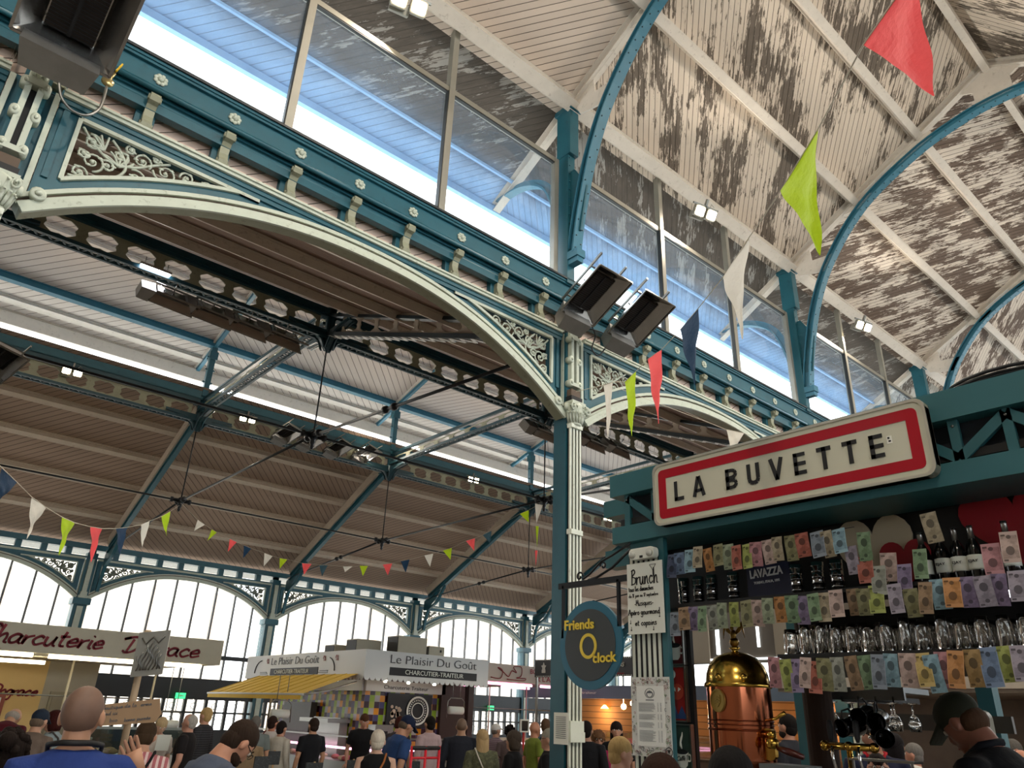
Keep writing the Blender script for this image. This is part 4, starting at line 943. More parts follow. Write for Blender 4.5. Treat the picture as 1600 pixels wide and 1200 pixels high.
# ---- framed posters inside the bar
g0 = [('5a1016', 'dark red poster with a coffee cup, topmost in the bar doorway', (2.93, 3.06, .32, .63)), ('8c1c18', 'framed poster with a red and blue face shape, middle of three', (2.93, 3.06, 0, .305)), ('2e4038', 'green and red poster with a steaming white coffee cup, lowest of three', (2.91, 3.05, -.33, -.02))]
ext_g = G().box(4.03, 4.06, 2.9, 3.08, -.6, .66)
ext_g.box(4.03, 4.06, 2.98, 3.02, -1.8, -.6); o = obj('poster_panel', ext_g, KD); tag(o, 'narrow black panel behind the three posters inside the bar', 'panel')
for i, (c, lb, (y0, y1, z0, z1)) in enumerate(g0):
    t = thing('framed_poster', lb, 'poster', (4.0, (y0+y1)/2, (z0+z1)/2)); w2, h2 = (y1-y0)/2, (z1-z0)/2
    obj('print', G().box(.0, .02, -w2, w2, -h2, h2), paint('poster %d' % i, c, .35, var=.5, scale=12), t)
    g = G(); ring(g, (-.01, 0, 0), mNX, Z, (.035, 0, 0), rrect(2*w2+.012, 2*h2+.012, .004), rrect(2*w2-.006, 2*h2-.006, .003)); obj('frame', g, STEEL, t)
    if i == 1:   # a plain abstract face stands in for the comic character
        g = G(); g.prism(disc2(.045, 24, 1.05), (-.002, .0, .01), mNX, Z, (.002, 0, 0), 0); g.prism([(-.065, -.14), (-.02, -.07), (.0, -.12), (.03, -.07), (.065, -.14)], (-.002, 0, 0), mNX, Z, (.002, 0, 0), 1); g.prism(disc2(.028, 14, 1.1), (-.002, .035, .11), mNX, Z, (.002, 0, 0), 2)
        g.prism([(-.03, .015), (-.008, .0), (-.012, .025)], (-.004, 0, 0.01), mNX, Z, (.002, 0, 0), 2); g.prism([(.03, .015), (.008, .0), (.012, .025)], (-.004, 0, .01), mNX, Z, (.002, 0, 0), 2)
        obj('picture', g, [flat('brick red', 'a5402c', .4), flat('deep blue', '27406e', .4), PAPER], t)
    else:
        g = G(); cz = -.075 if i == 0 else -.02
        g.prism([(-.045, .03), (.045, .03), (.035, -.04), (.02, -.055), (-.02, -.055), (-.035, -.04)], (-.002, .0, cz), mNX, Z, (.002, 0, 0), 0); g.prism(disc2(.014, 16, 3.1), (-.004, 0, cz+.03), mNX, Z, (.002, 0, 0), 1)
        ring(g, (-.002, -.048, cz), mNX, Z, (.002, 0, 0), disc2(.022, 16, .8), disc2(.014, 16, .7)); g.tube([(-.002, 0+.008*sin(k), cz+.045+k*.018) for k in range(6)], [.004, .008, .006, .007, .005, .002], 5)
        if i == 2: g.add(text_g('Caffè', (-.006, .035, cz-.02), V((0, -1, .1)), Z, .025, .06, .001, .01, .3, 1))
        else: g.add(text_g('ESPRESSO', (-.004, .05, .11), mNX, Z, .02, .1, .001, .01, 0, 0))
        obj('picture', g, [PAPER, BLACK], t)
# ---- hearts
def heart(x, cy, cz, w, h, c, lb):
    o = obj('heart_panel', G().prism(heart2(w, h), (0, 0, 0), mNX, Z, (.015, 0, 0)), flat('heart '+c, c, .45)); o.location = (x, cy, cz); return tag(o, lb, 'heart decoration')
heart(4.19, 1.76, .86, .42, .44, 'b5a88e', 'white heart panel behind the banknotes in the bar')
heart(4.17, 1.60, .80, .26, .25, '94001a', 'small red heart overlapping the white heart')
heart(4.19, 1.06, .92, .5, .42, '8e0018', 'large dark red heart above the bottles')
# ---- bank notes
NC = {'blue': '6f87a8', 'grey blue': '8793a0', 'light blue': '8fb5c4', 'beige': 'b5a88c', 'brown': '9a7d5c', 'orange': 'c48a4c', 'red': 'b0604c', 'pink': 'c28a90', 'pale pink': 'c9b0a6', 'violet': '8b7c9e', 'lilac': 'a79fae', 'green': '7c9a74', 'pale green': 'a3b092', 'lime': 'a9b45c', 'olive': '8c8a60', 'grey': 'a2a69a', 'yellow': 'c2a962', 'ochre': 'b0905a', 'dark blue': '3c4a6a'}
NM = {}
def note_mat(c):
    m, nt, b = nodes('note '+c); base = tuple(x*.6 for x in lin(NC[c])); tc = nn(nt, 'ShaderNodeTexCoord').outputs['Object']
    wv = nn(nt, 'ShaderNodeTexWave'); wv.inputs['Scale'].default_value = 40; wv.inputs['Distortion'].default_value = 9; wv.inputs['Detail'].default_value = 3; nt.links.new(tc, wv.inputs[0])
    n1 = ramp(nt, noise(nt, tc, 28, 4), .45, .6)
    col = mixc(nt, mth(nt, 'MULTIPLY', wv.outputs[0], .35), base, tuple(x*.45 for x in base)); col = mixc(nt, mth(nt, 'MULTIPLY', n1, .45), col, tuple(min(1, x*1.5+.05) for x in base))
    nt.links.new(col, b.inputs['Base Color']); b.inputs['Roughness'].default_value = .7; return m
NMESH = {}
for c in NC:
    for k in (0, 1):
        g = G(); w, h = .033, .068; nsg = 8
        for i in range(nsg):
            z0 = -2*h*i/nsg; z1 = -2*h*(i+1)/nsg; f = lambda z: .004*sin(z*38+k*2)+(.003 if k else -.002)*z*20
            for s0, s1 in ((-w, -w*.9), (-w*.9, w*.9), (w*.9, w)):
                bd = abs(s0) > w*.95 or abs(s1) > w*.95 or i in (0, nsg-1)
                g.q([(f(z0), -s0, z0), (f(z0), -s1, z0), (f(z1), -s1, z1), (f(z1), -s0, z1)][::-1], 1 if (bd and k) else 0, sm=False)
        fo = lambda z: .004*sin(z*38+k*2)+(.003 if k else -.002)*z*20
        cz = -.085 if k else -.05; P = disc2(.02, 12, .8); g.q([(fo(cz+b)-.0012, -a, cz+b) for a, b in P][::-1], 2); P = disc2(.009, 10); zz = -.024 if k else -.11
        g.q([(fo(zz+b)-.0012, -a, zz+b) for a, b in P][::-1], 2)
        for zz2 in (-.012, -.122): g.q([(fo(zz2)-.0012, s_*.02-.008, zz2) for s_ in (1,)]+[(fo(zz2)-.0012, .028, zz2), (fo(zz2-.008)-.0012, .028, zz2-.008), (fo(zz2-.008)-.0012, .012, zz2-.008)], 2)
        base = tuple(x*.6 for x in lin(NC[c]))
        if c not in NM: NM[c] = [note_mat(c), flat('note edge '+c, tuple(min(1, x*1.35+.04) for x in base), .7), flat('note ink '+c, tuple(x*.35 for x in base), .7)]
        NMESH[c, k] = mesh('banknote', g, NM[c])
ORD = ['first', 'second', 'third', 'fourth', 'fifth', 'sixth', 'seventh', 'eighth', 'ninth', 'tenth', 'eleventh', 'twelfth', 'thirteenth', 'fourteenth', 'fifteenth', 'sixteenth', 'seventeenth', 'eighteenth', 'nineteenth', 'twentieth', 'twenty-first', 'twenty-second', 'twenty-third', 'twenty-fourth', 'twenty-fifth', 'twenty-sixth', 'twenty-seventh', 'twenty-eighth', 'twenty-ninth', 'thirtieth']
rn = random.Random(11)
def notes(lst, where, grp, x=3.845, zf=None, tall=1.):
    for i, (px, py, c) in enumerate(lst):
        p = atX(px, py, x); z = zf if zf else p.z
        o = bpy.data.objects.new('banknote', NMESH[c, rn.randrange(2)]); S.collection.objects.link(o)
        o.location = (x-rn.random()*.006-(i % 2)*.006, p.y, z); o.rotation_euler = (rn.uniform(-.09, .09), 0, rn.uniform(-.12, .12)); o.scale = (1, rn.uniform(.98, 1.2), rn.uniform(.95, 1.08)*tall)
        tag(o, '%s banknote, %s from the left %s' % (c, ORD[i], where), 'banknote', grp)
c4 = lambda L_: [(1040+a/5.714, 800+b/5.714, c) for a, b, c in L_]
c5 = lambda L_: [(1300+a/5.333, 800+b/5.333, c) for a, b, c in L_]
c6 = lambda L_: [(1180+a/5.4545, 980+b/5.4545, c) for a, b, c in L_]
c7 = lambda L_: [(1400+a/5.455, 980+b/5.455, c) for a, b, c in L_]
notes(c4([(65, 380, 'dark blue'), (125, 365, 'blue'), (215, 335, 'light blue'), (295, 310, 'beige'), (370, 325, 'orange'), (470, 290, 'olive'), (550, 290, 'pale green'), (630, 300, 'red'), (720, 285, 'lime'), (808, 270, 'pink'), (905, 250, 'pale pink'), (1000, 225, 'beige'), (1110, 210, 'olive'), (1215, 190, 'red'), (1345, 175, 'grey blue'), (1430, 170, 'beige'), (1535, 150, 'light blue')]), 'in the top row of notes', 'banknotes in the top row')
notes(c4([(85, 895, 'grey blue'), (165, 850, 'brown'), (250, 845, 'violet'), (330, 840, 'green'), (418, 832, 'grey'), (512, 812, 'pale green'), (610, 805, 'lime'), (715, 790, 'olive'), (820, 785, 'pale pink'), (915, 770, 'pale green'), (1020, 755, 'orange'), (1125, 745, 'green'), (1220, 750, 'violet'), (1315, 730, 'green'), (1410, 720, 'beige')])+c5([(30, 650, 'pale pink'), (170, 640, 'brown'), (260, 640, 'olive'), (360, 610, 'lime'), (515, 600, 'lilac'), (650, 640, 'olive'), (775, 585, 'brown'), (880, 560, 'light blue'), (995, 548, 'orange'), (1115, 540, 'violet'), (1250, 535, 'lilac'), (1385, 515, 'violet'), (1535, 490, 'lilac')]), 'in the row under the bottles', 'banknotes in the middle row')
notes(c5([(155, 285, 'lilac'), (265, 170, 'green'), (265, 368, 'red'), (385, 450, 'grey'), (465, 340, 'pale pink'), (600, 435, 'violet'), (725, 308, 'green'), (800, 10, 'beige'), (1310, 262, 'pink'), (1465, 165, 'pale pink')]), 'among those stuck over the hearts', 'banknotes over the hearts', x=3.86)
notes(c6([(160, 255, 'pink'), (258, 275, 'lime'), (345, 270, 'violet'), (432, 258, 'pale pink'), (512, 290, 'red'), (590, 265, 'olive'), (690, 256, 'grey'), (812, 245, 'brown'), (925, 240, 'green'), (1045, 232, 'grey blue'), (1150, 225, 'light blue')])+c7([(95, 222, 'pale pink'), (215, 220, 'yellow'), (290, 235, 'light blue'), (385, 210, 'pink'), (505, 200, 'orange'), (640, 190, 'ochre'), (770, 172, 'blue'), (910, 160, 'lime'), (1045, 155, 'lilac')]), 'in the lowest row under the tumblers', 'banknotes in the lowest row', tall=1.12)
# ---- tumblers on the shelf
TGL, _nt, _b = nodes('tumbler glass'); _b.inputs['Transmission Weight'].default_value = 1; _b.inputs['Roughness'].default_value = .03; _b.inputs['IOR'].default_value = 1.5; _b.inputs['Base Color'].default_value = (.96, .95, .92, 1)
_w = nn(_nt, 'ShaderNodeTexWave'); _w.inputs['Scale'].default_value = 14; _w.inputs['Distortion'].default_value = 6; _nt.links.new(nn(_nt, 'ShaderNodeTexCoord').outputs['Object'], _w.inputs[0]); bump(_nt, _b, _w.outputs[0], .004, .3)
def tumbler(r=.034, h=.14):
    g = G(); g.lathe((0, 0, 0), [(r*1.08, 0), (r*1.1, .004), (r, .02), (r*.86, h*.8), (r*.8, h), (r*.74, h-.012), (r*.78, h*.5), (r*1.0, .003)], 12)
    for k in range(6): a = k*pi/3; g.bar((cos(a)*r*1.0, sin(a)*r*1.0, .03), (cos(a)*r*.87, sin(a)*r*.87, h*.8), .006, .004, V((cos(a), sin(a), 0)))
    return g
tm = [mesh('tumbler', tumbler(), TGL), mesh('tumbler', tumbler(.03, .155), TGL), mesh('tumbler', tumbler(.038, .13), TGL)]
k = 0
for row, x in enumerate((3.93, 4.02, 4.12)):
    y = 2.17-row*.02; n = 0
    while y > .98:
        n += 1; o = bpy.data.objects.new('glass_tumbler', tm[rn.randrange(3)]); S.collection.objects.link(o); o.location = (x, y, .345); o.rotation_euler.z = rn.random()*3
        tag(o, 'upturned clear tumbler on the glass shelf, %s from the left in the %s rank' % (ORD[min(n-1, 29)], ('front', 'middle', 'back')[row]), 'glass', 'upturned tumblers on the glass shelf'); y -= .084+rn.uniform(-.003, .006)
DGL = glassy('dark glass', '3c4044', .25, .05)
for i, (px, lb) in enumerate(((1068, 'far left, half in shadow'), (1091, 'second from the left'), (1112, 'third from the left'), (1146, 'just left of the blue coffee sign'), (1246, 'just right of the blue coffee sign'), (1280, 'between two others right of the coffee sign'), (1310, 'rightmost, beside the white heart'))):
    p = atX(px, 915, 3.98); g = G()
    for k in range(5): g.lathe((0, 0, k*.03), [(.03, 0), (.036, .028), (.038, .03)], 12)
    g.lathe((0, 0, 0), [(.031, 0), (.037, .17), (.033, .165), (.027, .01)], 14)
    o = obj('glass_stack', g, DGL); o.location = (3.98, p.y, .655); tag(o, 'stack of dark glass beakers, '+lb, 'glasses', 'glass stacks on the upper shelf')
t = thing('coffee_sign', 'dark blue coffee brand sign on the upper shelf', 'sign', (3.99, 2.3, .655))
obj('panel', G().box(0, .02, -.135, .14, 0, .2), flat('navy', '0c1430', .4), t)
obj('lettering', text_g('LAVAZZA', (-.003, .115, .125), V((0, -1, .05)), V((0, .05, 1)), .045, .21, .002, .03).add(text_g('TORINO, ITALIA, 1895', (-.003, .095, .09), V((0, -1, .03)), Z, .014, .165, .002, .01)), flat('pale grey', 'b4b6b8', .5), t)
# ---- bottles
BOT = flat('black bottle glass', '0a0c0c', .08)
for i, (px, lb) in enumerate(((1443, 'leftmost, partly behind a green banknote'), (1472, 'second from the left, silver capsule showing'), (1498, 'middle of the row below the large red heart'), (1524, 'fourth along'), (1580, 'rightmost, below a pink banknote'))):
    p = atX(px, 870, 4.02); t = thing('wine_bottle', 'dark bottle with a white EJAY label, '+lb, 'bottle', (4.02, p.y, .655), group='bottles under the big heart')
    obj('body', G().lathe((0, 0, 0), [(.033, 0), (.036, .01), (.036, .14), (.03, .17), (.014, .2), (.012, .25), (.014, .252), (.014, .262)], 18), BOT, t)
    obj('label', G().lathe((0, 0, .05), [(.0366, 0), (.0368, .01), (.0368, .065), (.0366, .07)], 18).add(text_g('EJAY', (-.0385, .022, .085), mNX, Z, .012, .042, .001, .01, 0, 1)), [PAPER, INK], t)
    obj('capsule', G().lathe((0, 0, .2), [(.0145, 0), (.0135, .05), (.0145, .064), (.005, .065)], 12), STEEL, t)
# ---- espresso machine
t = thing('espresso_machine', 'tall copper and brass domed espresso machine with eagle finial', 'coffee machine', (4.12, 2.645, -.55))
rm = .182
def zr(z): return z+.55
obj('boiler', G().lathe((0, 0, 0), [(rm*1.0, .0), (rm, .1), (rm, zr(.19)), (rm*1.0, zr(.2))], 40), COPPER, t)
g = G().lathe((0, 0, zr(.2)), [(rm*1.05, -.01), (rm*1.07, 0), (rm*1.05, .012), (rm, .02), (rm*.98, .06), (rm*.88, .11), (rm*.68, .155), (rm*.4, .18), (.02, .19), (.02, .2), (.035, .21), (.01, .225)], 40)
for s in ((-.99, .04), (-.72, -.69)): g.lathe((rm*.95*s[0], rm*.95*s[1], zr(.24)), [(.018, -.02), (.018, .016), (.008, .02)], 14, 0, (s[0], s[1], .15))
obj('dome', g, BRASS, t)
g = G()
for z in (.19, .01, -.012, -.035, -.04): g.lathe((0, 0, zr(z)), [(rm+.002, 0), (rm+.008, .004), (rm+.002, .008)], 40)
obj('band', g, paint('dark copper', '7a3a24', .25, 1), t)
g = G(); c0 = V((-rm*.99, rm*.09, zr(.115))); nr = V((-1, .09, 0)).normalized(); rt = Z.cross(nr).normalized()*-1
g.prism(disc2(.062, 24, .82), c0, rt, Z, nr*.012); ring(g, c0+nr*.012, rt, Z, nr*.004, disc2(.06, 24, .82), disc2(.052, 24, .8))
g.prism([(-.02, .03), (.02, .03), (.022, -.01), (0, -.035), (-.022, -.01)], c0+nr*.012, rt, Z, nr*.004); 
for z in (.012, -.004, -.018): g.bar(c0+nr*.018+rt*-.016+Z*z, c0+nr*.018+Z*(z+.01), .004, .003, nr); g.bar(c0+nr*.018+rt*.016+Z*z, c0+nr*.018+Z*(z+.01), .004, .003, nr)
obj('oval_plaque', g, paint('dull brass', '9c8448', .35, .8, .2, 12), t)
g = G(); z0 = zr(.425); g.sph((0, 0, z0+.02), .03, 10, 6); g.sph((-.005, 0, z0+.06), .024, 10, 6, sc=(.8, .8, 1.4)); g.sph((-.015, 0, z0+.1), .013, 8, 6); g.tube([(-.02, 0, z0+.103), (-.035, 0, z0+.096)], [.006, .001], 5)
for s in (-1, 1):
    for k in range(5): g.tube([(0, s*.015, z0+.07), (.0, s*(.045+k*.004), z0+.085+k*.012), (.0, s*(.05+k*.006), z0+.13-k*.022)], [.009, .007, .002], 5)
obj('eagle', g, paint('old brass', '8f7038', .3, 1, .3, 30), t)
g = G()
for z in (.0, -.2):
    g.tube([(-.05, -rm*.95, zr(z-.05)), (-.08, -rm-.05, zr(z-.05)), (-.08, -rm-.07, zr(z-.05))], .02, 8)
g.lathe((-.09, -rm-.06, zr(-.12)), [(.02, 0), (.035, .01), (.035, .045), (.02, .055)], 14); g.prism(rrect(.07, .16, .03), (-.02, -rm-.015, zr(-.1)), (0, 1, 0), Z, (-.03, 0, 0))
obj('group_head', g, BRASS, t)
g = G().tube([(-.09, -rm-.09, zr(-.115)), (-.1, -rm-.16, zr(-.13)), (-.1, -rm-.24, zr(-.15))], [.012, .02, .014], 8); obj('filter_handle', g, paint('red brown wood', '4a1c14', .3), t)
obj('lever', G().tube([(-.08, -rm-.03, zr(.02)), (-.1, -rm-.1, zr(.03)), (-.1, -rm-.16, zr(.06))], [.008, .008, .012], 6), BRASS, t)
# ---- taps, jugs, till
t = thing('beer_tap', 'brass double beer tap with two black handles', 'tap', (4.12, 2.02, -.55))
obj('column', G().lathe((0, 0, 0), [(.03, 0), (.03, .02), (.015, .03), (.015, .45)], 12).tube([(0, .13, .46), (0, -.13, .46)], .018, 8).sph((0, .13, .46), .026, 8, 6).sph((0, -.13, .46), .026, 8, 6).sph((0, 0, .46), .026, 8, 6), BRASS, t)
for s in (.08, -.06):
    obj('handle', G().lathe((-.02, s, .48), [(.008, 0), (.014, .02), (.018, .07), (.014, .1), (.004, .105)], 8), BLACK, t); obj('spout', G().tube([(-.02, s, .46), (-.04, s-.005, .42), (-.04, s-.02, .34)], [.009, .008, .006], 6), CHROME, t)
bpy.context.view_layer.update()
for i, (px, py, lb) in enumerate(((1330, 1135, 'lowest left of the pile'), (1352, 1118, 'top left of the pile'), (1372, 1125, 'top right of the pile'), (1378, 1150, 'lowest right of the pile'))):
    p = atX(px, py, 4.16); t = thing('milk_jug', 'tilted dark steel milk jug, '+lb, 'jug', p, group='milk jugs piled in the bar'); t.rotation_euler = (R(-25+10*i), R(-100), R(10*i))
    obj('body', G().lathe((0, 0, -.06), [(.045, 0), (.05, .01), (.05, .06), (.042, .1), (.046, .13), (.044, .128), (.036, .1), (.04, .02)], 20), paint('smoked steel', '2a2c2e', .18, .9), t)
    obj('handle', G().tube([(.045, 0, .05), (.08, 0, .04), (.085, 0, 0), (.045, 0, -.04)], .005, 6), BLACK, t)
t = thing('jug_rack', 'dark wire rack holding the pile of milk jugs', 'rack', (4.16, 1.9, 0)); obj('shelf', G().box(-.06, .05, -.2, .12, -.15, -.14), STEEL, t); obj('leg', G().box(-.05, -.04, -.19, -.18, -.55, -.15).box(-.05, -.04, .1, .11, -.55, -.15), STEEL, t)
t = thing('till', 'grey till with black screen at the bottom of the bar', 'till', (4.0, 2.3, -.55)); obj('body', G().box(-.06, .12, -.12, .14, 0, .36), paint('till grey', '5c6262', .5), t); obj('screen', G().box(-.07, -.06, -.11, .05, .2, .34), BLACK, t)
# wood pillar in the bar, hanging wine glasses, towel box, frames behind
o = obj('wooden_pillar', G().prism(disc2(.085, 20, .9), (4.5, 2.36, -1.8), (1, 0, 0), (0, 1, 0), (0, 0, 2.8)), boards('pillar wood', '4f2616', '24100a', 90, .2, 0)); tag(o, 'polished reddish brown wooden pillar inside the bar', 'pillar')
t = thing('glass_rack', 'dark slatted rack under the banknotes with wine glasses hanging from it', 'rack', (4.75, 2.12, .17)); obj('rail', G().box(-.1, .25, -.2, .3, .02, .05).box(-.1, -.08, -.2, .3, -.02, .02), flat('rack metal', '5b5f60', .3, .8), t)
obj('slat', G().add(G().box(-.1, .25, -.14, -.13, -.03, 0)).add(G().box(-.1, .25, -.04, -.03, -.03, 0)).add(G().box(-.1, .25, .06, .07, -.03, 0)).add(G().box(-.1, .25, .16, .17, -.03, 0)), BLACK, t)
wg_ = mesh('wine_glass', G().lathe((0, 0, 0), [(.03, 0), (.03, -.004), (.005, -.008), (.004, -.06), (.02, -.075), (.034, -.11), (.03, -.15), (.028, -.148), (.032, -.11), (.018, -.078)], 12), TGL)
for i in range(8):
    o = bpy.data.objects.new('wine_glass', wg_); S.collection.objects.link(o); o.location = (4.68+.1*(i % 2), 2.36-.06*i, .14); tag(o, 'stemmed glass hanging upside down from the rack, %s from the left' % ORD[i], 'glass', 'hanging stemmed glasses')
t = thing('towel_dispenser', 'pale domed paper towel dispenser behind the bartender', 'dispenser', atX(1522, 1145, 5.6)); obj('cover', G().prism(rrect(.17, .27, .05), (0, 0, 0), mNX, Z, (.12, 0, 0)), flat('dispenser plastic', '8f8d80', .4), t); obj('base', G().prism(rrect(.17, .1, .01), (-.005, 0, -.12), mNX, Z, (.12, 0, 0)), flat('dispenser grey', '5a5c5c', .5), t)
# cable coil on the bar roof
t = thing('cable_coil', 'coil of black cables lying on the bar roof', 'cable', (4.7, 1.0, 1.53))
g = G(); rc = random.Random(3)
for k in range(14):
    r_ = .2+.02*rc.random()*4; z_ = .03+.022*k; dx, dy = rc.uniform(-.03, .03), rc.uniform(-.04, .04)
    g.tube([(dx+r_*cos(a*.314), dy+1.5*r_*sin(a*.314), z_+.02*sin(a*.314+k)) for a in range(20)], .011, 5, 0, True)
obj('cable', g, BLACK, t); obj('plug', G().box(-.2, -.13, .36, .44, .05, .11).tube([(-.16, .4, .1), (-.12, .35, .2), (-.05, .3, .28)], .008, 5), CREAM, t)
# ================================================================== lamps, heaters, bunting
HOOD = paint('heater steel', 'a8a6a2', .2, .95, .3, 6); HEAT = paint('scorched ceramic', '2a211c', .8, var=.4, scale=14); BURN = paint('burner box', '8e8c88', .35, .8, .25, 6)
def make_heater():
    """infrared heater: long axis local x, opening toward local -z, burner box at the -x end"""
    t = thing('gas_heater', '', 'heater')
    h = G(); a = [(-.36, -.3, -.1), (.4, -.3, -.1), (.4, .3, -.1), (-.36, .3, -.1)]; b = [(-.27, -.16, .08), (.28, -.16, .08), (.28, .16, .08), (-.27, .16, .08)]
    for i in range(4):
        j = (i+1) % 4; h.q([a[i], a[j], b[j], b[i]]); h.q([tuple(V(p)+V((0, 0, .008))) for p in (b[i], b[j], a[j], a[i])])
    h.q(b); h.q([(x, y, z+.01) for x, y, z in b][::-1])
    for i in range(4): h.bar(a[i], a[(i+1) % 4], .02, .02)
    obj('hood', h, HOOD, t)
    c = G().box(-.26, .26, -.15, .15, .02, .06)
    for k in range(19): x = -.255+.0275*k; c.box(x, x+.006, -.15, .15, .01, .02, 1)
    c.box(-.26, .26, -.012, .012, .0, .02, 1); obj('ceramic_panel', c, [HEAT, BLACK], t)
    obj('burner_box', G().hexa([(-.56, -.2, -.16), (-.36, -.24, -.15), (-.36, .24, -.15), (-.56, .2, -.16), (-.54, -.18, .06), (-.3, -.22, .08), (-.3, .22, .08), (-.54, .18, .06)]), BURN, t)
    r = G().box(-.3, .48, -.24, -.22, .09, .12).box(-.3, .48, .22, .24, .09, .12)
    for x in (-.22, .26): r.box(x, x+.02, -.24, .24, .08, .1)
    r.tube([(0, 0, .09), (0, 0, .3)], .012, 6); obj('mounting_rail', r, STEEL, t)
    return t
ht0 = make_heater()
def put(o, loc, xaxis, up):
    x = V(xaxis).normalized(); z = (V(up)-x*V(up).dot(x)).normalized(); y = z.cross(x); o.rotation_mode = 'XYZ'
    o.rotation_euler = Matrix((x, y, z)).transposed().to_euler(); o.location = loc
AX, UP = (0, -.88, .48), (0, .42, .88)
def hpos(px, py, y): return atY(px, py, y)
put(ht0, hpos(126, 8, 5.5), AX, UP); ht0.scale = (1.1, 1.2, 1.1); ht0['label'] = 'big gas heater hanging over the left pillar, top left corner'
def heater(p, ax, up, lb, g=None):
    o = dup(ht0, label=lb, group=g, scale=(1, 1, 1)); put(o, p, ax, up); return o
heater(hpos(926, 458, 5.5), AX, UP, 'left one of the twin gas heaters above the tall pillar'); heater(hpos(996, 494, 5.5), AX, UP, 'right one of the twin gas heaters above the tall pillar')
P4 = ['first from the left', 'second from the left', 'third from the left', 'fourth, nearest the hanging node']
for k, (px, py) in enumerate(((268, 462), (330, 484), (386, 504), (442, 522))):
    heater(hpos(px, py, 13.1)+V((0, 0, -.05)), (1, 0, -.05), (.0, -.72, .7), 'gas heater under the inner girder, upper left, '+P4[k])
for k, (px, py) in enumerate(((450, 675), (488, 685), (530, 697), (573, 706))):
    heater(hpos(px, py, 20.6), (.25, -.85, .3), (0, .5, .8), 'dark gas heater in the row on the outer girder, '+P4[k][:22].replace(', nearest the', ''))
for k, (px, py) in enumerate(((845, 672), (925, 690), (965, 700))):
    heater(hpos(px, py, 13.1), (1, 0, -.05), (.0, -.72, .7), 'gas heater under the inner girder beside the tall pillar, '+['left of it', 'right of it', 'second right of it'][k])
heater(hpos(-6, 560, 13.0), (.25, -.85, .3), (0, .5, .8), 'gas heater half cut off at the left edge, mid height')
# pipe and yellow valve of the big heater
t = thing('gas_pipe', 'curved steel gas hose with yellow valve handle under the big heater', 'pipe', atY(130, 165, 5.95))
P = [atY(x, y, 5.95)-t.location for x, y in ((92, 128), (96, 152), (112, 172), (135, 180), (155, 170), (163, 150), (168, 128))]
obj('hose', G().tube(smooth(P, 5), .012, 6), STEEL, t); a = P[-1]
obj('regulator', G().lathe(a, [(.02, -.02), (.05, -.005), (.05, .01), (.02, .02)], 14, 0, (0, -1, .1)).tube([a, a+V((.03, 0, .12))], .014, 6), paint('brass fitting', 'b0a070', .3, .9), t)
obj('valve_handle', G().bar(a+V((.03, -.03, .12)), a+V((.06, -.03, .22)), .03, .012), flat('valve yellow', 'd9b21c', .4), t)
t = thing('gas_pipe', 'thin dark gas hoses looping below the twin heaters', 'pipe', atY(925, 540, 5.95))
for pts in (((880, 520), (905, 513), (930, 516), (945, 522)), ((925, 510), (930, 525), (925, 545), (935, 556), (945, 545))):
    obj('hose', G().tube(smooth([atY(x, y, 5.95)-t.location for x, y in pts], 5), .01, 5), BLACK, t)
# ---- floodlights
LAMP = glow('floodlight glass', 'ffe9b8', 30)
def make_flood():
    t = thing('floodlight', '', 'lamp')
    for s in (-1, 1):
        g = G(); g.prism(rrect(.22, .2, .03), (s*.13, 0, 0), (1, 0, 0), (0, 0, 1), (0, .07, 0)); obj('housing', g, GREYF, t)
        obj('lens', G().prism(rrect(.18, .16, .03), (s*.13, -.006, 0), (1, 0, 0), (0, 0, 1), (0, .006, 0)), LAMP, t)
    obj('bracket', G().box(-.28, .28, .05, .08, .1, .13).box(-.02, .02, .05, .1, .1, .25).tube([(.1, .07, .12), (.14, .12, .2), (.2, .1, .16)], .006, 5), STEEL, t)
    obj('driver_box', G().box(-.22, .04, .07, .16, -.14, -.02), GREYF, t)
    return t
fl0 = make_flood(); first = True
def flood(p, n, lb, e, aim=None):
    global first
    o = fl0 if first else dup(fl0); first = False; o['label'] = lb
    n = V(n).normalized(); y = -n; x = y.cross(Z).normalized(); z = x.cross(y); o.rotation_euler = Matrix((x, y, z)).transposed().to_euler(); o.location = p
    l = lamp('floodlight_beam', 'AREA', V(p)+n*.06, e, (1, .88, .74), .4); l.rotation_euler = n.to_track_quat('-Z', 'Y').to_euler(); l.data.spread = pi
    return o
NF = (-.2, -.8, -.55)
flood(atY(640, 5, 6.0), NF, 'twin floodlight at the very top of the photo, left of the nearest truss', 130)
flood(atY(1103, 333, 6.0), NF, 'lit twin floodlight on the clerestory plate between the white and lime flags', 130)
flood(atY(1350, 510, 6.0), NF, 'lit twin floodlight on the clerestory plate above the bar sign', 130)
for x, lb in ((-4, 'first, behind the camera'), (2.5, 'second, just overhead'), (9.5, 'third, past the bar'), (16.5, 'fourth'), (23, 'farthest')): flood((x, -1.9, 8.35), (.05, .7, -.65), 'unseen added floodlight on the opposite nave wall plate, '+lb, 130)  # unseen lamps added to warm and brighten the nave ceiling
for px, py, lb in ((113, 581, 'lit twin lamp on the outer girder, far left'), (387, 655, 'lit twin lamp on the outer girder, left of the heater row'), (573, 707, 'lit twin lamp on the outer girder, right end of the heater row'), (740, 750, 'lit twin lamp on the outer girder, between heaters and pillar'), (950, 810, 'lit twin lamp right of the tall pillar, by the stall roof')):
    flood(atY(px, py, 20.85), (-.1, -.95, -.25), lb, 60)
